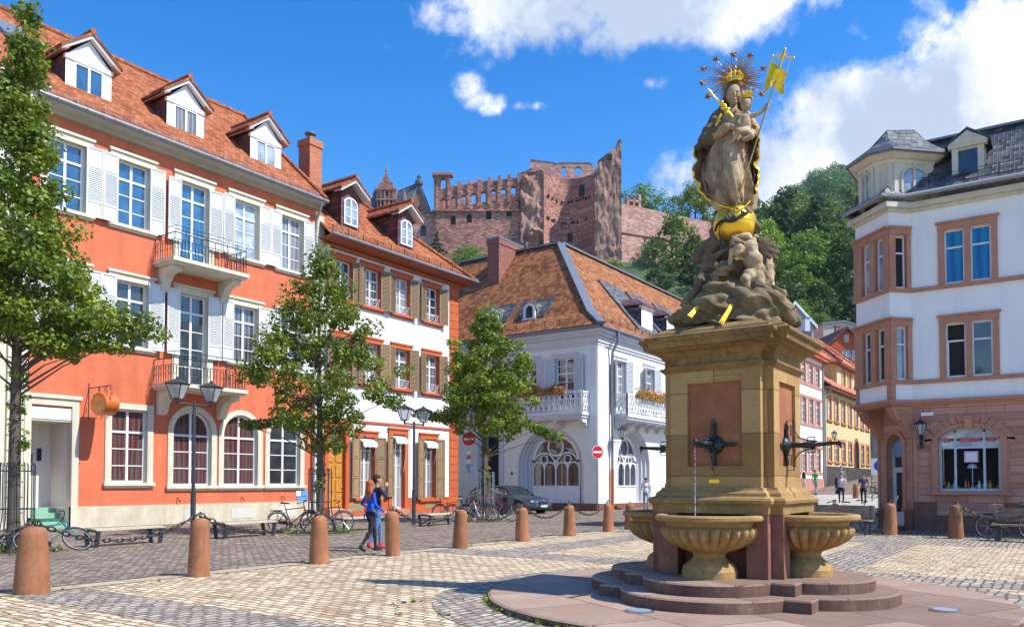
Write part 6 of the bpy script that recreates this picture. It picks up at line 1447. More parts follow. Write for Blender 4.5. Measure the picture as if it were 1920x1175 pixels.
    # weeds growing from the basins
    for k, (cx, cy) in enumerate(((.62, -.1), (-.15, -.55))):
        mb = MB(); r_ = random.Random(k)
        for i in range(90):
            x, y = cx+r_.gauss(0, .05), cy+r_.gauss(0, .05)*.5-.12*(k == 1); h = r_.uniform(.03, .11); a = r_.uniform(0, 6.3); mb.quad((x-.006, y, 1.2), (x+.006, y, 1.2), (x+.03*math.cos(a), y+.03*math.sin(a), 1.2+h), (x+.03*math.cos(a)-.004, y+.03*math.sin(a), 1.2+h))
        mb.build('moss', M['leafyellow'], T, uv=False)
M['inscr'] = plain('worn_gilt_letters', (.52, .40, .14), .5, .3)
fountain()
for (x, y) in ((-4.12, 8.57), (-1.2, 10.69)):
    mb = MB(); mb.lathe([(.17, .1), (.17, .112), (.15, .118)], 28, (x, y, 0)); o = mb.build('ground_light', M['steel'], None, 40); tag(o, 'round floor light set in the red platform, '+('front left of the fountain' if x < -3 else 'right of the fountain'), 'floor light', 'floor lights in the fountain platform')
    mb = MB(); mb.lathe([(.135, .119), (.135, .1205)], 28, (x, y, 0)); mb.build('glass', M['glasspale'], o)

# ================================================================== the statue
SD_ = .00738                                   # metres per image pixel at the statue's distance
def statue():
    T = thing('madonna_statue', 'stone Madonna and child with gilded halo, banner and globe on a cloud base with cherubs', 'statue', (FX, FY, 3.66), R(19.2))
    ca, sa = math.cos(R(19.2)), math.sin(R(19.2)); th = R(1.8); yw = R(34.7)
    def S(px, py, y=0):                     # image pixel and depth y, by camera ray -> metres in the statue's own frame
        u, v = (px-960)/1500, (857.86-py)/1500; f = math.cos(th)-v*math.sin(th); w = math.sin(th)+v*math.cos(th)
        dx, dy = -f*math.sin(yw)+u*math.cos(yw), f*math.cos(yw)+u*math.sin(yw)
        lx, ly = ca*dx+sa*dy, -sa*dx+ca*dy; cx, cy = ca*FX+sa*FY, -sa*FX+ca*FY; t = (cy+y)/ly
        return Vector((t*lx-cx, y, t*w+1.6-3.66))
    def tap(mb, a, b, r1, r2, n=10): 
        a, b = Vector(a), Vector(b); mb.tube([a, a.lerp(b, .5), b], [r1, (r1+r2)/2, r2], n); mb.ball(a, r1, 10, 8); mb.ball(b, r2, 10, 8)
    def ell(mb, c, r, rot=None): mb.ball(c, r, 16, 12, rot=rot)
    rnd = random.Random(11)
    # --- gown: swept drapery with sharp creases falling from the hip
    sec = [(218, 1371, 24, .13), (240, 1372, 30, .16), (262, 1369, 33, .18), (285, 1366, 39, .21), (310, 1365, 45, .24), (335, 1367, 48, .27), (358, 1371, 46, .28), (378, 1376, 41, .27), (392, 1381, 34, .24), (397, 1383, 26, .18)]
    n = 180; rings = []; J_ = 90
    ridge = lambda x: 1-2*abs(math.sin(x/2))**.55
    for j in range(J_):
        t = j/(J_-1)*(len(sec)-1); i = min(int(t), len(sec)-2); f = t-i; py, cx, hw, hd = [sec[i][q]*(1-f)+sec[i+1][q]*f for q in range(4)]
        c = S(cx, py); hwm = hw*SD_; ring = []; v = j/(J_-1); amp = .25+.75*min(1, v*2.2)
        for k in range(n):
            a = 2*math.pi*k/n; fr = max(0, -math.sin(a)); knee = math.exp(-((a-4.95)/.42)**2-((v-.55)/.26)**2)
            fold = .15*amp*ridge(7*a-3.6*v+1.1*math.sin(2.2*v+a))+.075*amp*ridge(13*a-5.5*v+.8+.5*math.sin(7*v))+.022*ridge(26*a+9*v)
            fold *= (1-.85*knee); fold += .095*fr*ridge(9.5*v+4.2*a+1.2*math.sin(a*3))*max(0, 1-abs(v-.36)/.26)*(1-knee)
            ring.append((c.x+(1+fold)*hwm*math.cos(a), c.y+(1+fold*1.5+.42*knee)*hd*math.sin(a), c.z+.012*math.sin(9*a)*(v > .9)))
        rings.append(ring)
    gb = MB(); gb.add([p for r in rings for p in r], [(i*n+k, i*n+(k+1) % n, (i+1)*n+(k+1) % n, (i+1)*n+k) for i in range(J_-1) for k in range(n)]+[tuple(range(n-1, -1, -1)), tuple((J_-1)*n+k for k in range(n))])
    gb.build('gown', M['statue'], T, 70, uv=False)
    # --- the figure above it: shoulders, head, arms
    mb = MB()
    ell(mb, S(1372, 236, .0), (.20, .16, .19)); ell(mb, S(1368, 215, .0), (.15, .13, .09))      # chest and shoulders
    tap(mb, S(1374, 216), S(1375, 192), .06, .055)                                            # neck
    ell(mb, S(1375, 177, -.04), (.095, .115, .13), Matrix.Rotation(R(16), 3, 'Y')); ell(mb, S(1377, 191, -.09), (.05, .05, .05))
    ell(mb, S(1378, 178.5, -.155), (.013, .028, .036)); ell(mb, S(1379, 186.5, -.138), (.028, .018, .008)); ell(mb, S(1379, 192, -.13), (.022, .02, .02))
    for q in (-1, 1): ell(mb, S(1377.5+q*6, 170.5, -.135), (.028, .014, .009)); ell(mb, S(1377.5+q*5.2, 175.3, -.136), (.015, .012, .009)); ell(mb, S(1378+q*8.5, 183, -.10), (.028, .03, .03))
    # sleeve and arm folded across to the child
    tap(mb, S(1347, 221), S(1328, 262, -.05), .11, .13); tap(mb, S(1328, 262, -.05), S(1362, 238, -.22), .12, .07); tap(mb, S(1362, 238, -.22), S(1388, 240, -.26), .045, .035)
    for k in range(4): tap(mb, S(1388, 236+k*2.6, -.27), S(1397, 239+k*2.6, -.27), .013, .010, 6)
    tap(mb, S(1396, 220), S(1414, 246, -.04), .10, .09); tap(mb, S(1414, 246, -.04), S(1398, 258, -.2), .08, .06)
    figure_end = len(mb.v)
    fold = lambda co: .004*np.sin(co[:, 0]*60+co[:, 2]*31)*(co[:, 2] < 3.2)
    me = remesh(mb, .009, 2, None, fold); me.name = 'robed_figure'; me.materials.append(M['statue']); link('robed_figure', me, T)
    # --- mantle: dark cloak falling from the head and shoulders at both sides and behind
    def sheet_strip(edges, side):
        """edges: (px outer, px inner, py, y outer, y inner); a falling sheet with pleats, given thickness"""
        E_ = []
        for i in range(len(edges)-1):
            p0, p1, p2, p3 = edges[max(0, i-1)], edges[i], edges[i+1], edges[min(len(edges)-1, i+2)]
            for q in range(5):
                t = q/5; E_.append([.5*((2*p1[k])+(-p0[k]+p2[k])*t+(2*p0[k]-5*p1[k]+4*p2[k]-p3[k])*t*t+(-p0[k]+3*p1[k]-3*p2[k]+p3[k])*t**3) for k in range(5)])
        E_.append(list(edges[-1])); m = len(E_); w = 22; fr, bk_ = [], []
        for j, e in enumerate(E_):
            for k in range(w+1):
                u = k/w; y = e[3]+(e[4]-e[3])*u+(.045*math.sin(u*13+j*.16*side+.8)+.025*math.sin(u*27-j*.22))*math.sin(math.pi*min(1, u*1.2+.12))
                p = S(e[0]+(e[1]-e[0])*u, e[2], y-.02); fr.append(tuple(p)); bk_.append((p.x, p.y+.035, p.z))
        g2 = MB(); N_ = len(fr); f1 = [(j*(w+1)+k, j*(w+1)+k+1, (j+1)*(w+1)+k+1, (j+1)*(w+1)+k) for j in range(m-1) for k in range(w)]
        g2.add(fr+bk_, f1+[tuple(N_+i for i in reversed(f)) for f in f1]+[(j*(w+1), (j+1)*(w+1), N_+(j+1)*(w+1), N_+j*(w+1)) for j in range(m-1)]+[((m-1)*(w+1)+k, (m-1)*(w+1)+k+1, N_+(m-1)*(w+1)+k+1, N_+(m-1)*(w+1)+k) for k in range(w)])
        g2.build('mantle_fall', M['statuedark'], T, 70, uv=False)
    left = [(1362, 1372, 165, .08, .1), (1355, 1368, 185, .04, .1), (1350, 1366, 203, -.02, .1), (1333, 1358, 216, -.06, .1), (1325, 1352, 235, -.10, .1), (1317, 1345, 257, -.12, .1), (1310, 1342, 270, -.08, .1), (1300, 1338, 276, -.02, .1), (1302, 1336, 290, -.05, .1), (1306, 1336, 302, -.05, .1), (1299, 1338, 318, -.08, .12), (1301, 1340, 332, -.05, .12), (1311, 1342, 345, -.08, .1), (1313, 1346, 358, -.05, .1), (1322, 1350, 369, -.04, .1), (1338, 1356, 379, -.02, .1)]
    sheet_strip(left, 1)
    right = [(1407, 1392, 214, .04, .12), (1416, 1396, 228, 0, .1), (1421, 1398, 240, -.08, .1), (1414, 1398, 252, -.08, .1), (1425, 1397, 264, -.12, .1), (1420, 1396, 280, -.16, .1), (1425, 1396, 296, -.1, .1), (1413, 1396, 306, -.14, .1), (1420, 1398, 318, -.1, .1), (1423, 1399, 334, -.1, .1), (1417, 1400, 348, -.12, .1), (1418, 1400, 360, -.1, .1), (1409, 1396, 374, -.08, .1)]
    sheet_strip(right, -1)
    mb = MB()
    # back of the cloak
    bk = [(1362, 1390, 160, .12), (1350, 1400, 200, .16), (1330, 1412, 240, .24), (1318, 1418, 290, .27), (1312, 1418, 340, .30), (1330, 1408, 380, .28)]
    for i in range(len(bk)-1):
        a, b = bk[i], bk[i+1]; mb.slab([tuple(S(a[0], a[2], a[3]-.1)), tuple(S((a[0]+a[1])/2, a[2], a[3])), tuple(S((b[0]+b[1])/2, b[2], b[3])), tuple(S(b[0], b[2], b[3]-.1))], (0, .06, 0)); mb.slab([tuple(S((a[0]+a[1])/2, a[2], a[3])), tuple(S(a[1], a[2], a[3]-.1)), tuple(S(b[1], b[2], b[3]-.1)), tuple(S((b[0]+b[1])/2, b[2], b[3]))], (0, .06, 0))
    tap(mb, S(1348, 219, -.03), S(1326, 262, -.1), .10, .13); tap(mb, S(1326, 262, -.08), S(1350, 240, -.17), .12, .085)
    ell(mb, S(1309, 277, -.04), (.07, .07, .06)); ell(mb, S(1330, 250, .0), (.10, .13, .13))
    ell(mb, S(1374, 168, .03), (.105, .11, .115)); ell(mb, S(1366, 182, .05), (.075, .09, .12)); tap(mb, S(1360, 190, .02), S(1352, 215, .02), .06, .08)
    for k in range(9): a = .5+k*.42; ell(mb, S(1375, 170, .01)+Vector((.10*math.cos(a), -.03*math.sin(k), .10*math.sin(a))), (.03, .04, .03))
    fold = lambda co: .010*(1-2*np.abs(np.sin(co[:, 2]*17+co[:, 0]*15+np.sin(co[:, 0]*9))))
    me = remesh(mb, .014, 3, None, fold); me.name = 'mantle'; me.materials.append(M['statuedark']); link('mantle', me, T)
    # --- gilded hems
    mb = MB()
    for e in (left[7:], right[3:]):
        pts = []
        for i, p in enumerate(e):
            pts.append(S(p[0]+(1.0 if e[0][0] > 1377 else -.5), p[2], p[3]-.05))
        sm = []
        for i in range(len(pts)-1):
            for k in range(4): t = k/4; sm.append(pts[i].lerp(pts[i+1], t)+Vector((.012*math.sin(i*4+k), -.01*math.cos(k*2+i), 0)))
        mb.tube(sm, .011, 6, flat=1.6)
    hem = [S(1340, 379, -.12), S(1352, 386, -.22), S(1366, 389, -.27), S(1380, 396, -.30), S(1394, 390, -.27), S(1404, 380, -.2), S(1411, 372, -.14)]
    mb.tube(hem, .010, 6); mb.tube([S(1352, 215, -.16), S(1346, 224, -.22), S(1343, 236, -.22), S(1342, 247, -.18)], .020, 6); mb.tube([S(1401, 240, -.1), S(1411, 232, -.12), S(1419, 238, -.14)], .014, 6)
    mb.build('gilded_hem', M['gold'], T, 50)
    # --- child
    mb = MB()
    ell(mb, S(1399, 197, -.20), (.075, .085, .09)); ell(mb, S(1402, 200, -.275), (.012, .016, .014)); ell(mb, S(1398, 233, -.24), (.085, .075, .12)); ell(mb, S(1397, 222, -.24), (.075, .06, .06)); tap(mb, S(1399, 214, -.22), S(1398, 224, -.24), .035, .04)
    tap(mb, S(1405, 219, -.24), S(1421, 214, -.26), .038, .033); tap(mb, S(1421, 214, -.26), S(1436, 202, -.26), .033, .024); ell(mb, S(1438, 199, -.26), (.035, .03, .04))
    for k in range(4): tap(mb, S(1436, 194.5+k*3, -.285), S(1440.5, 195+k*3, -.28), .010, .009, 6)
    tap(mb, S(1390, 221, -.24), S(1384, 232, -.28), .033, .028)
    tap(mb, S(1400, 245, -.26), S(1384, 246, -.36), .055, .045); tap(mb, S(1384, 246, -.36), S(1375, 262, -.33), .042, .028); tap(mb, S(1375, 262, -.33), S(1369, 267, -.37), .028, .018)
    tap(mb, S(1403, 247, -.22), S(1409, 256, -.33), .052, .042); tap(mb, S(1409, 256, -.33), S(1394, 262, -.36), .038, .026)
    for k in range(10): a = k*.63; ell(mb, S(1399, 193, -.18)+Vector((.07*math.cos(a), .02*math.sin(a*2), .045+.04*math.sin(a))), (.028, .035, .028))
    me = remesh(mb, .011, 3); me.name = 'child'; me.materials.append(M['statue']); link('child', me, T)
    # --- crowns, halo, stars, sceptre, banner
    def crown(c, r, name='crown'):
        mb = MB(); mb.lathe([(r, 0), (r*1.08, .02), (r, .035)], 20, tuple(c))
        for k in range(8):
            a = k*math.pi/4; p = Vector(c)+Vector((r*math.cos(a), r*math.sin(a), .03)); mb.tube([p+Vector((0, 0, .09*math.sin(t)*r/.1)) + Vector((math.cos(a), math.sin(a), 0))*(.03*math.sin(2*t)) for t in (0, .5, 1, 1.57)], [.016, .012, .014, .018], 6)
            q = p+Vector((0, 0, .1*r/.1)); mb.ball(q, .022*r/.1, 8, 6)
            if k % 2 == 0: mb.tube([q, q+Vector((-.5*r*math.cos(a), -.5*r*math.sin(a), .05*r/.1)), Vector(c)+Vector((0, 0, .17*r/.1))], .010, 5)
        mb.ball(Vector(c)+Vector((0, 0, .19*r/.1)), .028*r/.1, 8, 6); mb.build(name, M['gold'], T, 50)
    crown(S(1378, 154, -.02), .078); crown(S(1400, 184.5, -.2), .048)
    hc = S(1378, 150, .10)
    mb = MB()
    for k in range(30):                                    # straight ray bundles alternating with flames
        a = 2*math.pi*k/30+.05
        if 4.15 < a < 5.3: continue
        d = Vector((math.cos(a), 0, math.sin(a))); t = Vector((-math.sin(a), 0, math.cos(a)))
        if k % 2 == 0:
            L_ = .40+.06*math.sin(k*2.3)
            for e in (-1, 0, 1): p = hc+d*.07+t*e*.012; q = hc+d*(L_-.05*abs(e))+t*e*.030; w = .011; mb.slab([tuple(p-t*w), tuple(p+t*w), tuple(q+t*.002), tuple(q-t*.002)], (0, .01, 0))
        else:
            pts = [hc+d*(.07+.30*i/9)+t*.012*math.sin(i*1.9) for i in range(10)]; mb.tube(pts, [.008]*6+[.007, .006, .005, .003], 4)
    mb.build('halo', M['haloray'], T)
    for (px, py) in ((1342, 111), (1375, 102), (1406.5, 104), (1432, 128.5), (1428, 176.6), (1319, 129.5), (1316.7, 156), (1327, 181)):
        c = S(px, py, .10); mb = MB(); a0 = math.atan2(c.z-hc.z, c.x-hc.x); pts = []
        for k in range(10): r = .052 if k % 2 == 0 else .021; a = a0+k*math.pi/5; pts.append((c.x+r*math.cos(a), c.y-.012, c.z+r*math.sin(a)))
        mb.slab(pts, (0, .024, 0))
        for sgn in (-1, 1): 
            for k in range(10): mb.poly([pts[k], pts[(k+1) % 10], (c.x, c.y-.03, c.z)])
        mb.build('star', M['haloray'], T); mb = MB(); mb.tube([hc+(c-hc)*(.55+.36*i/7)+Vector((0, 0, .008*math.sin(i*2))) for i in range(8)], .005, 4); mb.build('star_wire', M['haloray'], T)
    mb = MB(); a, b = S(1327, 167, -.25), S(1374, 220, -.27); mb.tube([a, a.lerp(b, .12), a.lerp(b, .2), a.lerp(b, .45), a.lerp(b, .55), a.lerp(b, .7), a.lerp(b, .9), b], [.012, .02, .009, .010, .022, .03, .022, .012], 8)
    for k in range(6): p = a.lerp(b, .55+.05*k); mb.ball(p+Vector((.02*math.sin(k*2), -.02, .02*math.cos(k*2))), (.03, .02, .03), 8, 6)
    mb.build('sceptre', M['gold'], T, 50)
    p0, p1 = S(1377, 395, -.33), S(1472, 94, -.26); st = lambda py: p0.lerp(p1, (395-py)/301.)
    mb = MB(); mb.tube([p0, p1], .011, 8); mb.build('banner_staff', M['giltstaff'], T, 50)
    mb = MB(); mb.tube([S(1449, 105, -.26), S(1488, 109, -.26)], .011, 8)
    for px, py in ((1449, 105), (1488, 109), (1472, 92)): mb.ball(S(px, py, -.26), .018, 8, 6)
    mb.tube([S(1449, 105, -.26), S(1447, 116, -.26)], .005, 4); mb.tube([S(1483, 108, -.26), S(1474, 137, -.26)], .005, 4); mb.tube([S(1444, 114, -.26), S(1478, 141, -.26)], .010, 6)
    c = st(105)
    for k in range(12): a = k*math.pi/6; L_ = .09 if k % 2 else .06; mb.tube([c, c+Vector((math.cos(a)*L_, 0, math.sin(a)*L_))], [.008, .002], 4)
    mb.tube([st(128), st(92)], .014, 8)
    mb.build('banner_cross', M['gold'], T, 50)
    mb = MB(); top = [(1446, 116), (1475, 139)]; lowL = [(1434, 135), (1430, 157), (1440, 178)]; 
    N = 10
    for i in range(N):
        u0, u1 = i/N, (i+1)/N
        def col(u):
            x = 1446+29*u; y = 116+23*u
            # swallow tail: long at both sides, notched at the staff
            ln = (44+20*(1-u/.5) if u < .5 else 16+26*((u-.5)/.5)*1.25) if False else (60-66*u if u < .45 else 30+12*math.sin((u-.45)/.55*2.6)); dx = -9*(1-u)-4
            return [S(x+dx*t-3*math.sin(t*3.1), y+ln*t, -.27+.03*math.sin(u*7+t*3)) for t in (0, .25, .5, .75, 1)]
        A, B_ = col(u0), col(u1)
        for k in range(4): mb.slab([tuple(A[k]), tuple(B_[k]), tuple(B_[k+1]), tuple(A[k+1])], (0, .006, 0))
    mb.build('banner', M['bannergold'], T, 40)
    # --- globe with snake, foot of the robe
    g = S(1377, 421, -.02); mb = MB(); mb.ball(g, .29, 40, 28); mb.build('gilded_globe', M['gold'], T, 60)
    mb = MB(); mb.lathe([(.293, -.012), (.296, 0), (.293, .012)], 40, tuple(g)); mb.build('globe_band', M['gold'], T, 50)
    mb = MB(); pts = []
    for k in range(26):
        t = k/25; a = math.pi*(1.18+.42*t); el = R(-22+30*t+8*math.sin(t*6)); rr = .325; pts.append(g+Vector((rr*math.cos(el)*math.cos(a), rr*math.cos(el)*math.sin(a), rr*math.sin(el))))
    mb.tube(pts, [.016]*4+[.022]*18+[.018]*4, 8); e = pts[-1]; mb.slab([tuple(e+Vector((0, -.02, -.05))), tuple(e+Vector((.09, 0, .02))), tuple(e+Vector((-.02, -.02, .055)))], (0, .03, 0)); mb.build('snake', M['bronze'], T, 60)
    mb = MB()
    for k in range(12): a = k*.55; ell(mb, S(1377+20*math.cos(a)+6, 395+5*math.sin(a*1.7), -.08-.12*abs(math.sin(a))), (.07+.02*math.sin(k), .08, .05))
    tap(mb, S(1368, 398, -.22), S(1362, 408, -.32), .045, .03); tap(mb, S(1377, 399, -.22), S(1378, 409, -.33), .045, .03); tap(mb, S(1400, 396, -.05), S(1414, 425, 0), .07, .09); tap(mb, S(1350, 398, .08), S(1342, 440, .1), .08, .10); ell(mb, S(1377, 415, .2), (.3, .12, .3))
    for k in range(5): tap(mb, S(1361+k*4.5, 408, -.31), S(1358+k*5, 416, -.30), .018, .012)
    me = remesh(mb, .016, 2, None, lambda co: .01*np.sin(co[:, 0]*50+co[:, 2]*40)); me.name = 'robe_foot'; me.materials.append(M['statuedark']); link('robe_foot', me, T)
    # --- cherubs
    def cherub(name, J, mat='statue', hair=True, wing=None):
        """J: joints as (px, py, y): head, neck, chest, belly, hips, and limbs; baby proportions"""
        mb = MB(); V_ = {k: S(v[0], v[1], v[2]) for k, v in J.items()}
        ell(mb, V_['head'], (.088, .095, .10)); f = (V_['face']-V_['head']).normalized(); ell(mb, V_['head']+f*.10, (.014, .014, .016)); ell(mb, V_['head']+f*.075+Vector((0, 0, -.04)), (.045, .03, .035))
        sd = f.cross(Vector((0, 0, 1))).normalized()
        for q in (-1, 1): ell(mb, V_['head']+f*.07+sd*q*.045+Vector((0, 0, -.03)), (.028, .025, .026)); 
        tap(mb, V_['head']-Vector((0, 0, .05)), V_['chest'], .045, .06); ell(mb, V_['chest'], (.125, .10, .10)); ell(mb, V_['belly'], (.13, .125, .115)); ell(mb, V_['hips'], (.125, .11, .09)); tap(mb, V_['chest'], V_['hips'], .11, .115)
        for s in ('L', 'R'):
            tap(mb, V_['chest'].lerp(V_['sh'+s], .7), V_['sh'+s], .055, .05); tap(mb, V_['sh'+s], V_['el'+s], .048, .042); tap(mb, V_['el'+s], V_['ha'+s], .042, .03); ell(mb, V_['ha'+s], (.038, .03, .038))
            d = (V_['ha'+s]-V_['el'+s]).normalized(); e = d.orthogonal().normalized()
            for k in range(4): tap(mb, V_['ha'+s]+e*(.018*(k-1.5)), V_['ha'+s]+d*.055+e*(.02*(k-1.5)), .011, .009, 6)
            tap(mb, V_['hips'], V_['kn'+s], .088, .068); ell(mb, V_['kn'+s].lerp(V_['hips'], .35), (.088, .085, .10)); tap(mb, V_['kn'+s], V_['an'+s], .06, .038); ell(mb, V_['kn'+s].lerp(V_['an'+s], .35), (.062, .062, .08))
            ft = V_['an'+s]+Vector((0, -.09, -.03)); tap(mb, V_['an'+s], ft, .038, .028)
        me = remesh(mb, .0125, 3, None, lambda co: .0015*np.sin(co[:, 2]*50+co[:, 0]*40)); me.name = name; me.materials.append(M[mat]); o = link(name, me, T)
        hb = MB(); r_ = random.Random(len(name)+int(J['head'][0]))
        for k in range(34):
            a = r_.uniform(0, 6.28); el = r_.uniform(-.1, 1.4); d = Vector((math.cos(a)*math.cos(el), math.sin(a)*math.cos(el), math.sin(el)))
            if d.dot(f) > .62: continue
            hb.ball(V_['head']+d*.09, (.028, .028, .026), 8, 6)
        me = remesh(hb, .009, 1); me.name = 'hair'; me.materials.append(M['statuedark']); link('hair', me, o)
        if wing:
            wb = MB(); c = S(*wing[0])
            for k in range(7):
                a = R(wing[1]+k*wing[2]); L_ = .15+.018*k; d = Vector((math.cos(a), .15, math.sin(a))); wb.tube([c, c+d*L_*.5, c+d*L_], [.04, .055, .03], 6, flat=.6)
            me = remesh(wb, .012, 1); me.name = 'wing'; me.materials.append(M['statuedark']); link('wing', me, o)
        return o
    cherub('cherub', dict(head=(1384, 466, -.42), face=(1379, 476, -.62), chest=(1404, 466, -.33), belly=(1412, 487, -.36), hips=(1417, 505, -.33), shL=(1396, 460, -.38), elL=(1376, 449, -.42), haL=(1369, 490, -.40), shR=(1414, 458, -.28), elR=(1402, 441, -.30), haR=(1380, 444, -.33), knL=(1397, 523, -.48), anL=(1401, 551, -.42), knR=(1425, 530, -.42), anR=(1428, 560, -.38)), wing=((1422, 462, -.1), 75, -24))
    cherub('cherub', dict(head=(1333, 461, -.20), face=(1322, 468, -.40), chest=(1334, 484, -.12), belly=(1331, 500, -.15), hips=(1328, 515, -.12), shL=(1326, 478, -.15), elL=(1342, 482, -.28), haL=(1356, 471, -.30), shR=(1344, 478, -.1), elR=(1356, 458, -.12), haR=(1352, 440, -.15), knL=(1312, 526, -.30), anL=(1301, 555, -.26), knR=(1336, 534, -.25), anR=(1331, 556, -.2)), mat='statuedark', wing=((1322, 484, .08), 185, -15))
    cherub('cherub', dict(head=(1430, 470, .10), face=(1440, 474, .0), chest=(1432, 488, .12), belly=(1434, 502, .12), hips=(1436, 514, .10), shL=(1424, 482, .1), elL=(1420, 464, .05), haL=(1412, 446, .05), shR=(1440, 482, .12), elR=(1436, 466, .16), haR=(1420, 446, .15), knL=(1442, 524, -.04), anL=(1448, 553, -.02), knR=(1440, 530, .14), anR=(1440, 556, .12)), wing=((1434, 468, .2), 60, -25))
    # --- cloud rock
    mb = MB(); r_ = random.Random(21)
    lay = [(600, 1378, 112, .78, 0, .15), (587, 1376, 103, .74, 0, .16), (571, 1377, 86, .64, .02, .16), (556, 1379, 66, .50, .05, .14), (541, 1382, 50, .38, .10, .13), (525, 1383, 40, .30, .12, .12), (508, 1380, 33, .26, .14, .11), (492, 1376, 28, .24, .14, .10), (476, 1377, 26, .22, .12, .10), (456, 1377, 24, .2, .1, .1)]
    for (py, cx, hw, hd, oy, rb) in lay:
        k = max(6, int(hw*SD_*6.2/(rb*2.1)))
        for i in range(k):
            a = 2*math.pi*i/k+r_.uniform(-.25, .25)+py; rr = rb*r_.uniform(.75, 1.35)
            c = S(cx, py, oy)+Vector((hw*SD_*.86*math.cos(a), hd*.86*math.sin(a), r_.uniform(-.05, .05)))
            ell(mb, c, (rr*1.45, rr*1.0, rr*.66), Matrix.Rotation(a+math.pi/2, 3, 'Z') @ Matrix.Rotation(r_.uniform(-.7, .7), 3, 'Y'))
        mb.lathe([(min(hw*SD_, hd)*.85, -.14), (min(hw*SD_, hd)*.85, .14)], 20, tuple(S(cx, py, oy)))
    mb.lathe([(.74, -.10), (.72, .2)], 24, tuple(S(1377, 606)))
    for (px, py, y, r) in ((1352, 512, -.30, .13), (1364, 497, -.30, .11), (1345, 540, -.38, .15), (1372, 545, -.42, .13), (1392, 574, -.60, .15), (1425, 580, -.56, .16), (1462, 590, -.35, .15), (1478, 598, -.1, .13), (1292, 590, -.38, .15), (1312, 584, -.5, .13), (1400, 602, -.72, .13), (1350, 602, -.68, .12), (1440, 601, -.6, .13), (1488, 604, -.2, .11), (1268, 602, -.3, .11), (1330, 572, -.5, .12)): ell(mb, S(px, py, y), (r*1.3, r, r*.75), Matrix.Rotation(r_.uniform(-.5, .5), 3, 'Y'))
    def cf(co):
        w = np.sin(co[:, 0]*6+co[:, 1]*5)*1.5+np.sin(co[:, 2]*9+co[:, 0]*4)*1.3
        return .022*(1-2*np.abs(np.sin(co[:, 2]*19+co[:, 0]*7+w))**.6)+.009*np.sin(co[:, 0]*30+co[:, 2]*34+w*2)
    me = remesh(mb, .014, 1, None, cf); me.name = 'cloud_base'; me.materials.append(M['statuecloud']); link('cloud_base', me, T)
    for (a, b, y) in (((1316, 566), (1293, 593), -.62), ((1373, 570), (1352, 606), -.74)):
        mb = MB(); p, q = S(a[0], a[1], y+.0), S(b[0], b[1], y-.20); t = (q-p).normalized().cross(Vector((0, 1, 0)))
        for k in range(5): e = (k-2); mb.slab([tuple(p+t*(e*.010-.006)), tuple(p+t*(e*.010+.006)), tuple(q+t*(e*.016+.007)-(q-p)*.12*(k % 2)), tuple(q+t*(e*.016-.007)-(q-p)*.12*(k % 2))], (0, .02, 0))
        mb.build('gilded_ray', M['gold'], T)
M['haloray'] = plain('aged_gilding', (.48, .22, .035), .4, .7, var=.3)
M['giltstaff'] = plain('worn_gilt_staff', (.40, .25, .06), .45, .5, var=.3)
M['bannergold'] = plain('gilded_banner', (.90, .60, .02), .55, .35, var=.15)
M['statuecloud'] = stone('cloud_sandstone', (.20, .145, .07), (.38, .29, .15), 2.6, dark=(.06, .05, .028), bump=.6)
statue()
# ================================================================== trees
def leaf_quads(C, U, V_, s):
    """C centres, U/V_ unit vectors across the leaf, s sizes -> vertices of folded diamond leaves"""
    n = len(C); P = np.empty((n, 4, 3)); s = s[:, None]
    P[:, 0] = C-V_*s; P[:, 1] = C+U*s*.62; P[:, 2] = C+V_*s*1.1; P[:, 3] = C-U*s*.62
    return P
def quads_mesh(name, P, mats, mi=None):
    n = len(P); me = bpy.data.meshes.new(name); me.vertices.add(n*4); me.vertices.foreach_set('co', P.reshape(-1).astype(np.float32))
    me.loops.add(n*4); me.loops.foreach_set('vertex_index', np.arange(n*4, dtype=np.int32)); me.polygons.add(n); me.polygons.foreach_set('loop_start', np.arange(0, n*4, 4, dtype=np.int32))
    try: me.polygons.foreach_set('loop_total', np.full(n, 4, dtype=np.int32))
    except Exception: pass
    for m_ in mats: me.materials.append(m_)
    if mi is not None: me.polygons.foreach_set('material_index', mi.astype(np.int32))
    me.update(calc_edges=True); me.validate(); return me
def crown(name, clumps, per, size, mats, seed, flat=.7, second=.12, droop=.35):
    """clumps: array of (x, y, z, r)"""
    g = np.random.default_rng(seed); K = np.asarray(clumps); n = len(K)*per
    idx = np.repeat(np.arange(len(K)), per); d = g.normal(size=(n, 3)); d /= np.linalg.norm(d, axis=1)[:, None]
    rr = K[idx, 3]*g.uniform(.35, 1.05, n)**.6; off = d*rr[:, None]; off[:, 2] *= flat
    C = K[idx, :3]+off
    N = d*1.0+np.array([0, 0, .5])+g.normal(size=(n, 3))*.65; N /= np.linalg.norm(N, axis=1)[:, None]
    t = g.normal(size=(n, 3)); t[:, 2] -= droop; V_ = t-N*(t*N).sum(1)[:, None]; V_ /= np.linalg.norm(V_, axis=1)[:, None]; U = np.cross(N, V_)
    s = size*g.uniform(.6, 1.2, n)
    return quads_mesh(name, leaf_quads(C, U, V_, s), mats, (g.random(n) < second) if len(mats) > 1 else None)
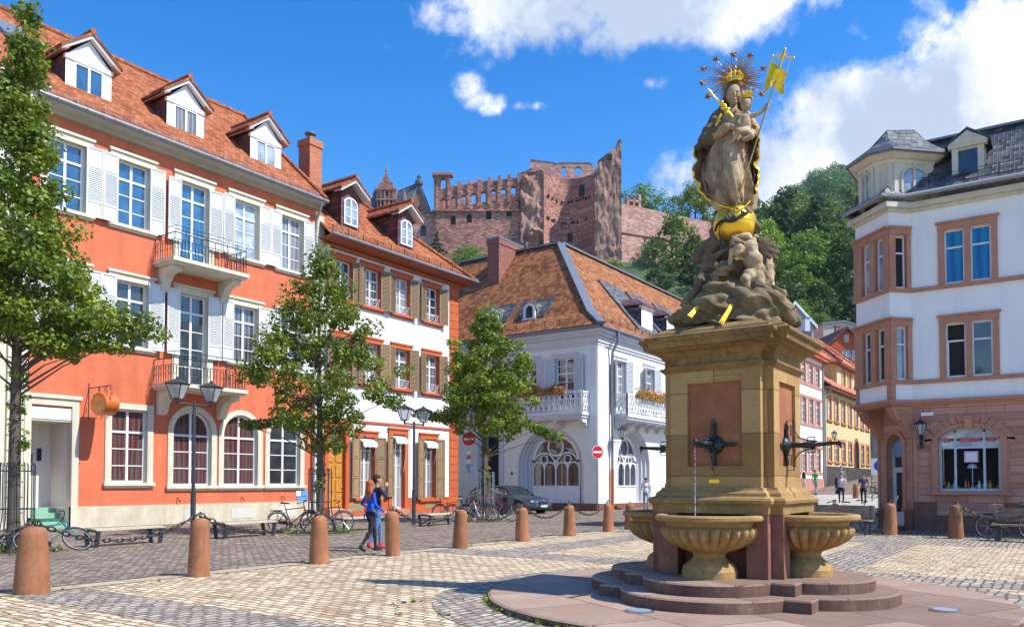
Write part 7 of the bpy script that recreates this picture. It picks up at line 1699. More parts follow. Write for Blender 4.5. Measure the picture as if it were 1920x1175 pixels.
def envelope_clumps(rnd, prof, n, rc, lobes=None):
    """prof: (z, radius); returns clumps mostly near the surface"""
    out = []; zs = [p[0] for p in prof]; tot = zs[-1]-zs[0]; ph = [rnd.uniform(0, 6.3) for _ in range(4)]
    while len(out) < n:
        z = zs[0]+tot*rnd.random()
        for i in range(len(prof)-1):
            if prof[i][0] <= z <= prof[i+1][0]: f = (z-prof[i][0])/(prof[i+1][0]-prof[i][0]); r = prof[i][1]*(1-f)+prof[i+1][1]*f
        if rnd.random() > (r/max(p[1] for p in prof))**1.2+.08: continue
        a = rnd.uniform(0, 2*math.pi); w = 1+.22*math.sin(3*a+ph[0]+z*1.1)+.16*math.sin(5*a+ph[1]-z*1.7)+.1*math.sin(z*4+ph[2])
        q = rnd.random()**.5; R_ = r*w*(.25+.75*q)
        out.append((R_*math.cos(a), R_*math.sin(a), z+rnd.uniform(-.2, .2), rc*rnd.uniform(.7, 1.25)))
    return out
def street_tree(label, loc, ht, z0, prof, n, per, size, seed, tr=.13, extra=()):
    rnd = random.Random(seed); T = thing('lime_tree', label, 'tree', loc, 0, 'young street trees in iron guards')
    cl = envelope_clumps(rnd, prof, n, .40)+list(extra)
    # bring clumps together round twigs, leaving gaps
    mb = MB(); lean = [(.05*math.sin(z*.9+seed), .05*math.cos(z*.7+seed)) for z in range(20)]
    top = prof[-1][0]; path = [(.06*math.sin(t*3+seed), .06*math.cos(t*2.3+seed), top*.93*t) for t in [i/12 for i in range(13)]]
    mb.tube(path, [tr*1.25, tr*1.02]+[max(.02, tr*(1-.085*i)) for i in range(11)], 10)
    mb.build('trunk', M['bark'], T, 60)
    mb = MB()
    for (x, y, z, r) in cl[::3]:
        zb = max(z0*.82, z-.45*math.hypot(x, y)-.3); f = zb/(top*.93); f = min(.98, f); p = Vector((.06*math.sin(f*3+seed), .06*math.cos(f*2.3+seed), zb)); q = Vector((x, y, z)); mid = p.lerp(q, .5)+Vector((0, 0, .12))
        mb.tube([p, mid, q], [max(.012, tr*.30*(1-f*.6)), .016, .006], 5)
    mb.build('limbs', M['bark'], T)
    link('crown', crown('crown', cl, per, size, [M['leaf'], M['leafyellow']], seed), T)
    # ivy shoots round the trunk
    c2 = [(rnd.uniform(-.12, .12), rnd.uniform(-.12, .12), z0*.45+rnd.random()*z0*.55, .16) for _ in range(16)]
    link('trunk_shoots', crown('trunk_shoots', c2, 26, size*.9, [M['leaf'], M['leafyellow']], seed+5), T)
    return T
street_tree('tall leafy street tree at the left edge in front of the cream house', (-20.05, 8.75, 0), 12.8, 4.3, [(4.6, .8), (5.1, 2.1), (5.7, 2.2), (6.4, 1.5), (7.3, 1.1), (8.4, .7), (9.7, .55), (11.5, .25), (12.9, .06)], 230, 120, .066, 3, .13,
            extra=[(1.3+.16*i, .9+.12*i, 5.4-.03*i+.2*math.sin(i*2), .34) for i in range(9)]+[(.8+.22*i, .5+.18*i, 4.9-.02*i, .32) for i in range(6)])
street_tree('middle street tree between orange and white house with a bicycle at its foot', (-19.5, 17.45, 0), 9.2, 2.9, [(2.7, .5), (3.4, 1.2), (4.2, 1.9), (5.2, 2.15), (6.2, 1.7), (7.2, 1.1), (8.2, .5), (9.2, .1)], 150, 118, .068, 8, .12,
            extra=[(-1.2-.25*i, -.9-.15*i, 3.5-.02*i, .26) for i in range(4)]+[(1.3+.2*i, .9+.15*i, 4.4-.1*i, .3) for i in range(4)])
street_tree('right hand street tree with bicycles around its guard before the white corner building', (-20.0, 26.95, 0), 8.8, 3.2, [(3.6, .8), (4.0, 1.7), (4.7, 2.2), (5.6, 2.0), (6.6, 1.5), (7.6, .85), (8.7, .12)], 165, 118, .078, 15, .13, extra=[(-1.4-.22*i, -.9-.18*i, 4.3+.05*i, .34) for i in range(5)]+[(1.6+.2*i, 1.1+.15*i, 4.0-.12*i, .36) for i in range(5)])
def tree_guard(loc, label, col='darkmetal', h=2.0):
    mb = MB(); n = 12
    T = thing('tree_guard', label, 'tree guard', loc, 0, 'iron guards round the street trees')
    for k in range(n):
        a = 2*math.pi*k/n; c, s = math.cos(a), math.sin(a)
        mb.tube([(.95*c, .95*s, .03), (.72*c, .72*s, .10), (.42*c, .42*s, .45), (.36*c, .36*s, .8), (.36*c, .36*s, h), (.33*c, .33*s, h+.07)], .014, 5)
    mb.build('bars', M[col], T, 40); mb = MB()
    for z, r in ((.06, .93), (.28, .55), (.5, .41), (1.0, .365), (h-.12, .365)): mb.tube([(r*math.cos(k*math.pi/14), r*math.sin(k*math.pi/14), z) for k in range(28)], .012, 5, closed=True)
    mb.build('rings', M[col], T, 40)
tree_guard((-20.05, 8.75, 0), 'dark iron guard round the leftmost tree'); tree_guard((-19.5, 17.45, 0), 'iron guard round the middle tree', 'darkmetal'); tree_guard((-20.0, 26.95, 0), 'pale steel guard round the right hand tree', 'steel')
for (x, y, s) in ((-20.05, 8.75, 1), (-19.5, 17.45, 2), (-20.0, 26.95, 3)):
    mb = MB(); mb.lathe([(1.05, .0), (1.05, .012)], 30, (x, y, 0)); o = mb.build('tree_pit', stone('pit_soil', (.16, .12, .07), (.3, .22, .1), 5), None); tag(o, kind='structure')
    r = random.Random(s); cl = [(x+r.uniform(-.8, .8), y+r.uniform(-.8, .8), .06, .12) for _ in range(40 if s == 1 else 22)]
    o = link('weeds', crown('weeds', cl, 14, .05, [M['leaf'], M['leafyellow']], s, flat=1.2, second=.5)); tag(o, kind='stuff')
# weeds along the edges of the paving
r = random.Random(9); cl = []
for a in [R(q) for q in range(200, 262, 2)]:
    if r.random() < .7: cl.append((FX+3.44*math.cos(a), FY+3.44*math.sin(a), .03, .05))
for k in range(16): cl.append((r.uniform(-7.4, -6.0), r.uniform(7.2, 8.8), .008, .03))
for k in range(34): cl.append((-12.4+r.uniform(-.4, .3), r.uniform(4, 24), .012, .035))
for k in range(80): cl.append((r.uniform(-6.5, 3), 26.3+r.uniform(-.5, .5), .02, .06))
for k in range(0): cl.append((r.uniform(-5.5, -1), 18+r.uniform(-3, 3), .012, .05))
o = link('weeds', crown('weeds', cl, 9, .028, [M['leaf'], M['leafyellow']], 4, flat=.9, second=.6)); tag(o, kind='stuff')

# hill trees: a few crowns, shared
def hill_proto(seed, h, r, mat, conifer=False):
    rnd = random.Random(seed)
    if conifer: prof = [(h*.12, r*.9), (h*.3, r), (h*.6, r*.6), (h*.85, r*.25), (h, .1)]
    else: prof = [(h*.18, r*.5), (h*.35, r*.95), (h*.55, r), (h*.75, r*.8), (h*.92, r*.45), (h, .3)]
    cl = envelope_clumps(rnd, prof, 95 if not conifer else 120, r*.26 if not conifer else r*.17)
    cr_ = crown('crown', cl, 40, h*.024, [M[mat]], seed, flat=.75)
    mb = MB(); mb.tube([(0, 0, 0), (0, 0, h*.5), (0, 0, h*.9)], [h*.022, h*.014, .05], 7)
    for (x, y, z, q) in cl[::9]: mb.tube([(0, 0, z*.7), (x, y, z)], [h*.008, .03], 4)
    return cr_, mb.mesh('trunk', M['bark'])
PR = {'broad': hill_proto(1, 16, 6.2, 'leafhill'), 'round': hill_proto(2, 14, 6.4, 'leafhill'), 'light': hill_proto(3, 17, 6.4, 'leafyellow'), 'dark': hill_proto(4, 17, 5.6, 'leafdark'), 'conifer': hill_proto(5, 20, 4.0, 'leafdark', True), 'far': hill_proto(6, 15, 6.6, 'leafhaze')}
LB = {'broad': 'mid green broadleaf tree on the wooded hill', 'round': 'rounded green tree on the wooded hill', 'light': 'sunlit yellow green tree on the wooded hill', 'dark': 'dark green tree low on the wooded hill', 'conifer': 'dark pointed conifer on the wooded hill', 'far': 'bluish far tree near the crest of the wooded hill'}
def hill_tree(kind, x, y, s=1., zs=1., rz=0, label=None, z=None, group='trees on the wooded hill'):
    cr_, tr_ = PR[kind]; T = thing('hill_tree', label or LB[kind], 'tree', (x, y, hill_z(x, y)-.3 if z is None else z), rz, group if label is None else None); T.scale = (s, s, s*zs)
    link('crown', cr_, T); link('trunk', tr_, T); return T
rnd = random.Random(77); placed = []
def scatter(n, pxr, Dr, kinds, sr=(.8, 1.2), md=6.5):
    c = 0; tries = 0
    while c < n and tries < n*30:
        tries += 1; D = rnd.uniform(*Dr); q = (rnd.uniform(*pxr)-960)/1500; x, y = vw(q*D, D)
        if any((x-a)**2+(y-b)**2 < (md*(D/200))**2 for a, b in placed): continue
        placed.append((x, y)); c += 1; hill_tree(rnd.choice(kinds), x, y, rnd.uniform(*sr), 1, rnd.uniform(0, 6.28))
scatter(14, (1400, 1660), (138, 165), ['dark', 'dark', 'broad', 'dark'], (.7, 1.0), 7)
scatter(34, (1385, 1700), (165, 215), ['dark', 'conifer', 'dark', 'broad', 'round'], (.9, 1.2), 8)
scatter(30, (1400, 1700), (215, 275), ['light', 'broad', 'light', 'round', 'broad'], (.95, 1.25), 7)
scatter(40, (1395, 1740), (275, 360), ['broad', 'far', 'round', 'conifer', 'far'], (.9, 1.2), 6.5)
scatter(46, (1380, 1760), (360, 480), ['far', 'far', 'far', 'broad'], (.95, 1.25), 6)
def at_px(kind, px, py_top, py_bot, D, label, wide=1.0):
    x, y = vw(px_at(px, D), D); z0, z1 = pz_at(py_bot, D), pz_at(py_top, D); h = {'broad': 16, 'round': 14, 'light': 17, 'dark': 17, 'conifer': 20, 'far': 15}[kind]
    T = hill_tree(kind, x, y, (z1-z0)/h, 1, px*.7, label, z0); T.scale = (T.scale[0]*wide, T.scale[1]*wide, T.scale[2]); return T
at_px('round', 1211, 343, 440, 262, 'round green tree rising behind the castle rampart', 1.15)
at_px('light', 1307, 333, 455, 250, 'tall leafy tree behind the rampart left of the statue', .95)
at_px('conifer', 818, 430, 500, 205, 'small pointed tree against the foot of the castle front', 1.2)
at_px('round', 874, 458, 505, 200, 'dark round bush at the foot of the castle front', 1.6)
at_px('broad', 1262, 398, 565, 190, 'open branched tree in front of the castle rampart', .8)
at_px('conifer', 1293, 445, 580, 180, 'dark conifer beside the statue in front of the rampart', .9)
at_px('light', 1150, 483, 530, 190, 'small bright bush above the tiled palace roof', 1.2)
at_px('dark', 1235, 500, 600, 175, 'dark bushy tree above the palace roof right end', 1.1)
at_px('light', 1440, 400, 560, 170, 'bright green tree just right of the cherubs', .55)
at_px('round', 1500, 560, 640, 140, 'green tree behind the pale blue gable', .9)
at_px('broad', 1548, 585, 640, 138, 'yellowing bush above the clay roofs', .7)
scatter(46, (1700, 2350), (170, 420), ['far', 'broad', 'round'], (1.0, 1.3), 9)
scatter(10, (1190, 1400), (225, 262), ['broad', 'round', 'far'], (.5, .8), 6)

# ================================================================== street furniture
def bollard(x, y, r0, r1, h, lab, ring=True):
    mb = MB(); mb.lathe([(r0, 0), (r0*.995, .03), (r0+(r1-r0)*.5, h*.5), (r1, h*.86), (r1*.93, h*.93), (r1*.72, h*.975), (r1*.35, h*.998), (.01, h)], 28, (0, 0, 0), mod=lambda t, r, z: r*(1+.012*math.sin(3*t+z*5+x*7)+.008*math.sin(7*t-z*9)-(.06*max(0, math.cos(t*2+y*3)-.6) if z < .1 else 0)))
    o = mb.build('bollard', M['bollard'], None, 60, (x, y, gz(x, y))); tag(o, lab, 'bollard', 'stone bollards round the square'); o.rotation_euler = (R(1.2*math.sin(y*9)), R(1.3*math.cos(y*7)), y*3)
    if ring: mb = MB(); mb.tube([(.055*math.cos(t), 0, h+.045+.055*math.sin(t)) for t in [k*.524 for k in range(12)]], .011, 6, closed=True); mb.cyl(0, 0, h-.02, h+.01, .02, 8); mb.build('ring', M['chain'], o, 60)
    return o
BL = [(-12.36, 5.62, .24, .185, .97, 'widest stained bollard nearest the left corner'), (-12.28, 8.28, .185, .155, 1.0, 'smooth orange bollard in front of the first lamp post'), (-12.22, 10.92, .205, .15, .96, 'stained bollard in front of the middle street tree'),
      (-12.2, 13.02, .168, .155, .985, 'smooth bollard beside the walking couple'), (-12.3, 15.52, .20, .15, .95, 'two toned bollard right of the second lamp post'), (-12.33, 18.3, .20, .155, .93, 'weathered bollard in front of the parked car'),
      (-12.38, 20.94, .20, .15, .94, 'dark bollard with a chipped foot'), (-12.4, 23.46, .19, .14, .93, 'bollard in front of the painted downpipe'), (-12.36, 24.95, .19, .15, .9, 'bollard half hidden by the left fountain basin'),
      (-4.5, 26.98, .215, .16, .98, 'bollard in front of the leaning board at the corner house'), (-2.64, 26.28, .21, .155, .98, 'split bollard left of the right bench'), (-7.05, 28.3, .19, .15, .9, 'bollard behind the back of the left bench')]
for b in BL: bollard(*b)
bollard(-11.05, 54.5, .2, .16, .95, 'orange bollard up the side street by the traffic sign', False); bollard(-6.25, 27.7, .19, .15, .92, 'bollard with its round top just above the bench back')
def chain(a, b, sag, label):
    A, B_ = Vector(a), Vector(b); L_ = (B_-A).length*1.06; n = int(L_/.105); mb = MB()
    P = lambda t: A.lerp(B_, t)-Vector((0, 0, sag*4*t*(1-t)))
    for i in range(n):
        p, q = P(i/n), P((i+1)/n); c = (p+q)/2; d = (q-p).normalized(); s = d.cross(Vector((0, 0, 1))).normalized(); u = s.cross(d)
        v = s if i % 2 else (u*.8+s*.6).normalized(); l = (q-p).length*.5+.014
        mb.tube([c+d*l*math.cos(t)+v*.036*math.sin(t) for t in [k*math.pi/5 for k in range(10)]], .0125, 5, closed=True)
    o = mb.build('chain', M['chain'], None, 60, uv=False); tag(o, label, 'chain', 'chains hung between the bollards')
names = ['chain sagging from the widest bollard to the smooth orange one', 'chain between the first lamp post bollard and the tree bollard', 'chain just left of the walking couple', 'chain just right of the walking couple', 'chain between two toned and weathered bollards below the bicycles', 'chain below the parked car front', 'chain between the chipped bollard and the painted downpipe']
for i in range(7):
    a, b = BL[i], BL[i+1]
    if i == 2: continue
    chain((a[0], a[1], a[4]+.07), (b[0], b[1], b[4]+.07), .36 if i < 5 else .4, names[i])
chain((-12.5, 2.9, 1.02), (BL[0][0], BL[0][1], 1.04), .36, 'chain running off the left edge of the square')
chain((BL[10][0], BL[10][1], 1.03), (BL[10][0]+2.2, 25.5, 1.0), .42, 'chain from the split bollard behind the right bench')

def flat_bench(x, y, rz, label):
    T = thing('flat_bench', label, 'bench', (x, y, 0), rz, 'backless benches along the street'); L_ = .96
    mb = MB()
    for k in range(7):
        u = -.27+.09*k; z = .44+.025*(1-(u/.27)**2); mb.box(u-.04, u+.04, -L_, L_, z-.03, z)
    mb.build('seat', M['benchgrey'], T)
    for yy in (-L_+.02, L_-.14):
        mb = MB(); pts = [(-.30, .41), (-.15, .425), (0, .432), (.15, .425), (.30, .41)]
        for k in range(4): mb.slab([(pts[k][0], yy, pts[k][1]-.05), (pts[k+1][0], yy, pts[k+1][1]-.05), (pts[k+1][0], yy, pts[k+1][1]), (pts[k][0], yy, pts[k][1])], (0, .12, 0))
        for s in (-1, 1): mb.slab([(s*.30, yy, .40), (s*.245, yy, .40), (s*.165, yy, 0), (s*.215, yy, 0)], (0, .1, 0))
        mb.build('leg', M['darkmetal'], T)
M['benchgrey'] = plain('grey_bench_slats', (.50, .43, .33), .7, var=.2)
for (x, y, l) in ((-20.1, 11.4, 'backless bench in front of the rectangular red curtained window'), (-20.1, 15.1, 'backless bench in front of the arched windows'), (-19.7, 19.3, 'backless bench behind the walking couple'), (-19.6, 23.45, 'backless bench in front of the right end of the white house')): flat_bench(x, y, R(3), l)
def back_bench(x, y, rz, label):
    T = thing('park_bench', label, 'bench', (x, y, 0), rz, 'wooden benches with backs'); L_ = .95
    mb = MB()
    for k in range(4): mb.box(-L_, L_, -.27+.12*k, -.16+.12*k, .43, .47)
    mb.build('seat', M['wood'], T); mb = MB()
    for k in range(3): z = .54+.125*k; mb.slab([(-L_, .21+.02*k, z), (L_, .21+.02*k, z), (L_, .235+.02*k, z+.11), (-L_, .235+.02*k, z+.11)], (0, .035, 0))
    mb.build('backrest', M['wood'], T)
    for s in (-1, 1):
        mb = MB(); x0 = s*(L_-.12); mb.box(x0-.035, x0+.035, -.26, -.16, 0, .43); mb.slab([(x0-.035, .14, 0), (x0-.035, .24, 0), (x0-.035, .36, .9), (x0-.035, .27, .9)], (.07, 0, 0)); mb.box(x0-.035, x0+.035, -.26, .22, .37, .43); mb.build('leg', M['darkmetal'], T)
back_bench(-5.85, 26.55, R(-8), 'wooden bench with back between the right basin and a bollard'); back_bench(-.75, 25.75, R(-8), 'wooden bench with back at the right edge')

def lamp(x, y, label):
    T = thing('street_lamp', label, 'street lamp', (x, y, 0), R(90), 'twin lantern street lamps')
    mb = MB(); mb.tube([(0, 0, 0), (0, 0, 1.3)], .075, 14); mb.tube([(0, 0, 1.3), (0, 0, 3.98)], [.052, .045], 14); mb.tube([(0, 0, 1.27), (0, 0, 1.33)], .08, 14); mb.build('pole', M['darkmetal'], T, 50)
    mb = MB(); mb.tube([(-.52, 0, 3.88), (.52, 0, 3.88)], .028, 10)
    for s in (-1, 1): mb.tube([(s*.52, 0, 3.86), (s*.55, 0, 3.9), (s*.55, 0, 4.0)], .04, 10)
    mb.build('arm', M['darkmetal'], T, 50)
    for s in (-1, 1):
        Lq = thing('lantern', None, None); Lq.parent = T; Lq.location = (s*.55, 0, 4.0); Lq.rotation_euler = (0, 0, R(28))
        mb = MB(); b, t, h = .11, .235, .43
        for i in (-1, 1):
            for j in (-1, 1): mb.beam((i*b, j*b, 0), (i*t, j*t, h), .026, .026)
        for (q, z) in ((b, 0), (t, h)):
            for (p1, p2) in (((-q, -q), (q, -q)), ((q, -q), (q, q)), ((q, q), (-q, q)), ((-q, q), (-q, -q))): mb.beam((p1[0], p1[1], z), (p2[0], p2[1], z), .026, .026)
        e = .29; top = (0, 0, h+.17)
        C = [(-e, -e, h+.01), (e, -e, h+.01), (e, e, h+.01), (-e, e, h+.01)]
        for k in range(4): mb.poly([C[k], C[(k+1) % 4], top])
        mb.poly(C); mb.box(-.03, .03, -.03, .03, h+.12, h+.2); mb.build('lantern_frame', M['darkmetal'], Lq)
        mb = MB(); q0 = [(-b, -b, .01), (b, -b, .01), (b, b, .01), (-b, b, .01)]; q1 = [(-t, -t, h), (t, -t, h), (t, t, h), (-t, t, h)]
        for k in range(4): mb.quad(q0[k], q0[(k+1) % 4], q1[(k+1) % 4], q1[k])
        mb.build('lantern_glass', M['lampglass'], Lq)
def lamp_glass():
    t = NT('lantern_glass'); t.set(col=(.75, .78, .8), rough=.3, tr=.0); tr = t.n('ShaderNodeBsdfTransparent', {'Color': (.92, .94, .96, 1)}); mx = t.n('ShaderNodeMixShader', {0: .62, 1: t.b.outputs[0], 2: tr.outputs[0]}); t.L.new(mx.outputs[0], t.out.inputs[0]); return t.mat
M['lampglass'] = lamp_glass()
lamp(-20.85, 13.85, 'twin lantern lamp in front of the orange house'); lamp(-20.75, 23.3, 'twin lantern lamp in front of the white house')
def sign_face(p, q, T):
    pass
def no_entry(x, y, z, rz, d, label, stickers=True):
    T = thing('road_sign', label, 'road sign', (x, y, gz(x, y)), rz); z -= gz(x, y)
    mb = MB(); mb.tube([(0, .04, 0), (0, .04, z+d*.6)], .03, 8); mb.build('pole', M['steel'], T, 50)
    mb = MB(); r_ = d/2
    def disc(r, y0, y1):
        n = 32; v = [(r*math.cos(2*math.pi*k/n), yy, z+r*math.sin(2*math.pi*k/n)) for yy in (y0, y1) for k in range(n)]; mb.add(v, [tuple(range(n)), tuple(range(2*n-1, n-1, -1))]+[(k, (k+1) % n, n+(k+1) % n, n+k) for k in range(n)], 0)
    disc(r_, -.012, 0); a = len(mb.v); mb.build('rim', M['whitepaint'], T); mb = MB(); disc(r_*.93, -.016, -.0125); mb.build('red_disc', plain('sign_red', (.62, .015, .02), .4, var=.04) if 'sign_red' not in bpy.data.materials else bpy.data.materials['sign_red'], T)
    mb = MB(); mb.box(-r_*.72, r_*.72, -.020, -.0165, z-r_*.15, z+r_*.15); mb.build('white_bar', M['whitepaint'], T)
    if stickers:
        for k, (c, w_) in enumerate((('whitepaint', .09), ('redp', .09), ('whitepaint', .09), ('bluep', .1), ('bluep', .08))):
            mb = MB(); zz = z-r_-.18-.2*k; mb.box(-w_, w_, -.0, .004, zz-.17, zz); mb.build('sticker', M[c], T)
M['redp'] = plain('sticker_red', (.6, .1, .1), .5, var=.6, scale=20); M['bluep'] = plain('sticker_blue', (.15, .3, .6), .5, var=.6, scale=20)
no_entry(-21.25, 27.4, 3.5, R(34), .62, 'round red no entry sign on a stickered pole left of the right hand tree'); no_entry(-21.15, 38.8, 3.3, R(62), .74, 'round red no entry sign at the corner of the white corner building', False)
mb = MB(); mb.cyl(0, 0, 0, .9, .24, 24); mb.cyl(0, 0, .9, .93, .25, 24, .2); o = mb.build('litter_bin', M['darkmetal'], None, 50, (-23.75, 33.9, 0)); tag(o, 'dark grey cylindrical litter bin beside the car front', 'litter bin'); mb = MB(); mb.box(-.15, .15, -.255, -.2, .68, .82); mb.build('opening', M['dark'], o)

def wall_lantern(name, label, loc, rz, s=1., arm=True):
    T = thing(name, label, 'lantern', loc, rz)
    mb = MB(); b, t, h = .09*s, .17*s, .36*s; n = 6
    P = lambda r, k, z: (r*math.cos(k*math.pi/3), r*math.sin(k*math.pi/3), z)
    for k in range(n): mb.beam(P(b, k, 0), P(t, k, h), .018*s); mb.poly([P(t*1.25, k, h), P(t*1.25, k+1, h), (0, 0, h+.17*s)]); mb.beam(P(b, k, 0), P(b, k+1, 0), .018*s); mb.beam(P(t, k, h), P(t, k+1, h), .02*s)
    mb.lathe([(.01, 0), (b*.9, .0), (b*.3, -.07*s), (.01, -.1*s)], 8); mb.ball((0, 0, h+.19*s), .03*s, 8, 6)
    mb.build('lantern_frame', M['iron'], T); mb = MB()
    for k in range(n): mb.quad(P(b*.95, k, .0), P(b*.95, k+1, .0), P(t*.95, k+1, h), P(t*.95, k, h))
    mb.build('lantern_glass', M['lampglass'], T)
    mb = MB()
    if arm: mb.tube([(0, 0, -.08*s), (0, .1, -.16*s), (0, .62, -.16*s), (0, .66, -.3*s), (0, .66, .1*s)], .018, 6); mb.tube([(0, .1, -.2*s), (0, .3, -.3*s), (0, .5, -.18*s), (0, .6, -.32*s)], .010, 5)
    else: mb.tube([(0, 0, -.08*s), (0, .05, -.25*s), (0, .2, -.3*s)], .03, 6); mb.box(-.05, .05, .16, .24, -.45*s, .05)
    mb.build('bracket', M['iron'], T)
wall_lantern('wall_lantern', 'small hexagonal lantern on an iron arm at the white corner building', (-20.7, 40.9, 4.15), R(90), 1.35); wall_lantern('wall_lantern', 'black lantern on the pink stone wall of the corner house', (-3.92, 29.32, 3.18), 0, 1.0, False)
wall_lantern('wall_lantern', 'small lantern on the cream street house', (-15.5, 68.6, 5.2), R(90), 1.3)
# drum shaped hanging sign
T = thing('hanging_sign', 'orange drum shaped sign on a wrought iron bracket on the orange house', 'shop sign', (-28.05, 15.0, 0), 0); zc = 4.4
mb = MB(); n = 32
def ovalring(r1, r2, y): return [(r1*math.cos(2*math.pi*k/n), y, zc+r2*math.sin(2*math.pi*k/n)) for k in range(n)]
v = ovalring(.50, .38, -.16)+ovalring(.53, .41, -.13)+ovalring(.53, .41, .32)+ovalring(.50, .38, .35); mb.add(v, [tuple(range(n)), tuple(range(4*n-1, 3*n-1, -1))]+[(j*n+k, j*n+(k+1) % n, (j+1)*n+(k+1) % n, (j+1)*n+k) for j in range(3) for k in range(n)]); mb.build('drum', plain('orange_sign_paint', (.58, .14, .02), .35, var=.1, coat=.4), T, 40)
mb = MB(); v = ovalring(.40, .29, -.166); mb.add(v, [tuple(range(n))]); mb.build('face', plain('orange_sign_face', (.72, .26, .05), .4, var=.25, scale=3), T)
mb = MB(); mb.tube([(-.95, 0, zc+.62), (.55, 0, zc+.62)], .018, 6); mb.tube([(-.95, 0, zc-.5), (-.95, 0, zc+.8)], .018, 6)
for k in range(6):
    c = -.45+.2*k; zz = zc+.5 if k % 2 else zc-.5; mb.tube([(c+.09*math.cos(t)*(1-t/8), .0, zz+.09*math.sin(t)*(1-t/8)) for t in [i*.5 for i in range(12)]], .010, 5)
for s in (-1, 1): mb.tube([(s*.3, 0, zc+.38), (s*.2, 0, zc+.5), (s*.3, 0, zc+.62)], .012, 5); mb.tube([(s*.58+.06*math.cos(t), 0, zc+.25+.12*math.sin(t)) for t in [i*.5 for i in range(12)]], .010, 5)
mb.build('bracket', M['iron'], T)

# traffic sign, a-board, far things in the side street
T = thing('road_sign', 'white square sign with a blue disc beyond the corner house', 'road sign', (-9.0, 50.9, gz(-9, 50.9)), R(8)); mb = MB(); mb.tube([(-.42, .05, 0), (-.42, .05, 2.9)], .035, 8); mb.build('pole', plain('green_pole', (.03, .16, .10), .4), T)
mb = MB(); mb.box(-.45, .35, -.02, .02, 1.55, 2.55); mb.build('board', M['whitepaint'], T); mb = MB(); mb.tube([(0, -.03, 2.1), (0, -.022, 2.1)], .3, 28); mb.build('disc', plain('sign_blue', (.01, .07, .45), .4, var=.03), T)
mb = MB(); mb.ball((0, -.035, 2.28), (.035, .004, .04), 10, 6); mb.box(-.03, .05, -.036, -.032, 2.08, 2.25); mb.beam((-.0, -.034, 2.1), (-.07, -.034, 1.93), .035, .004); mb.beam((.03, -.034, 2.1), (.07, -.034, 1.93), .035, .004); mb.build('figure', M['whitepaint'], T)
T = thing('a_board', 'grey metal advertising board leaning by the corner shop door', 'sign board', (-4.55, 28.75, 0), R(-84))
mb = MB(); mb.slab([(-.32, -.42, 0), (.32, -.42, 0), (.32, -.02, 1.15), (-.32, -.02, 1.15)], (0, .03, .0)); mb.build('front_panel', M['whitepaint'], T); mb = MB(); mb.slab([(-.36, -.43, 0), (-.32, -.43, 0), (-.32, -.02, 1.18), (-.36, -.02, 1.18)], (0, .05, 0)); mb.slab([(.32, -.43, 0), (.36, -.43, 0), (.36, -.02, 1.18), (.32, -.02, 1.18)], (0, .05, 0)); mb.build('frame', M['steel'], T)
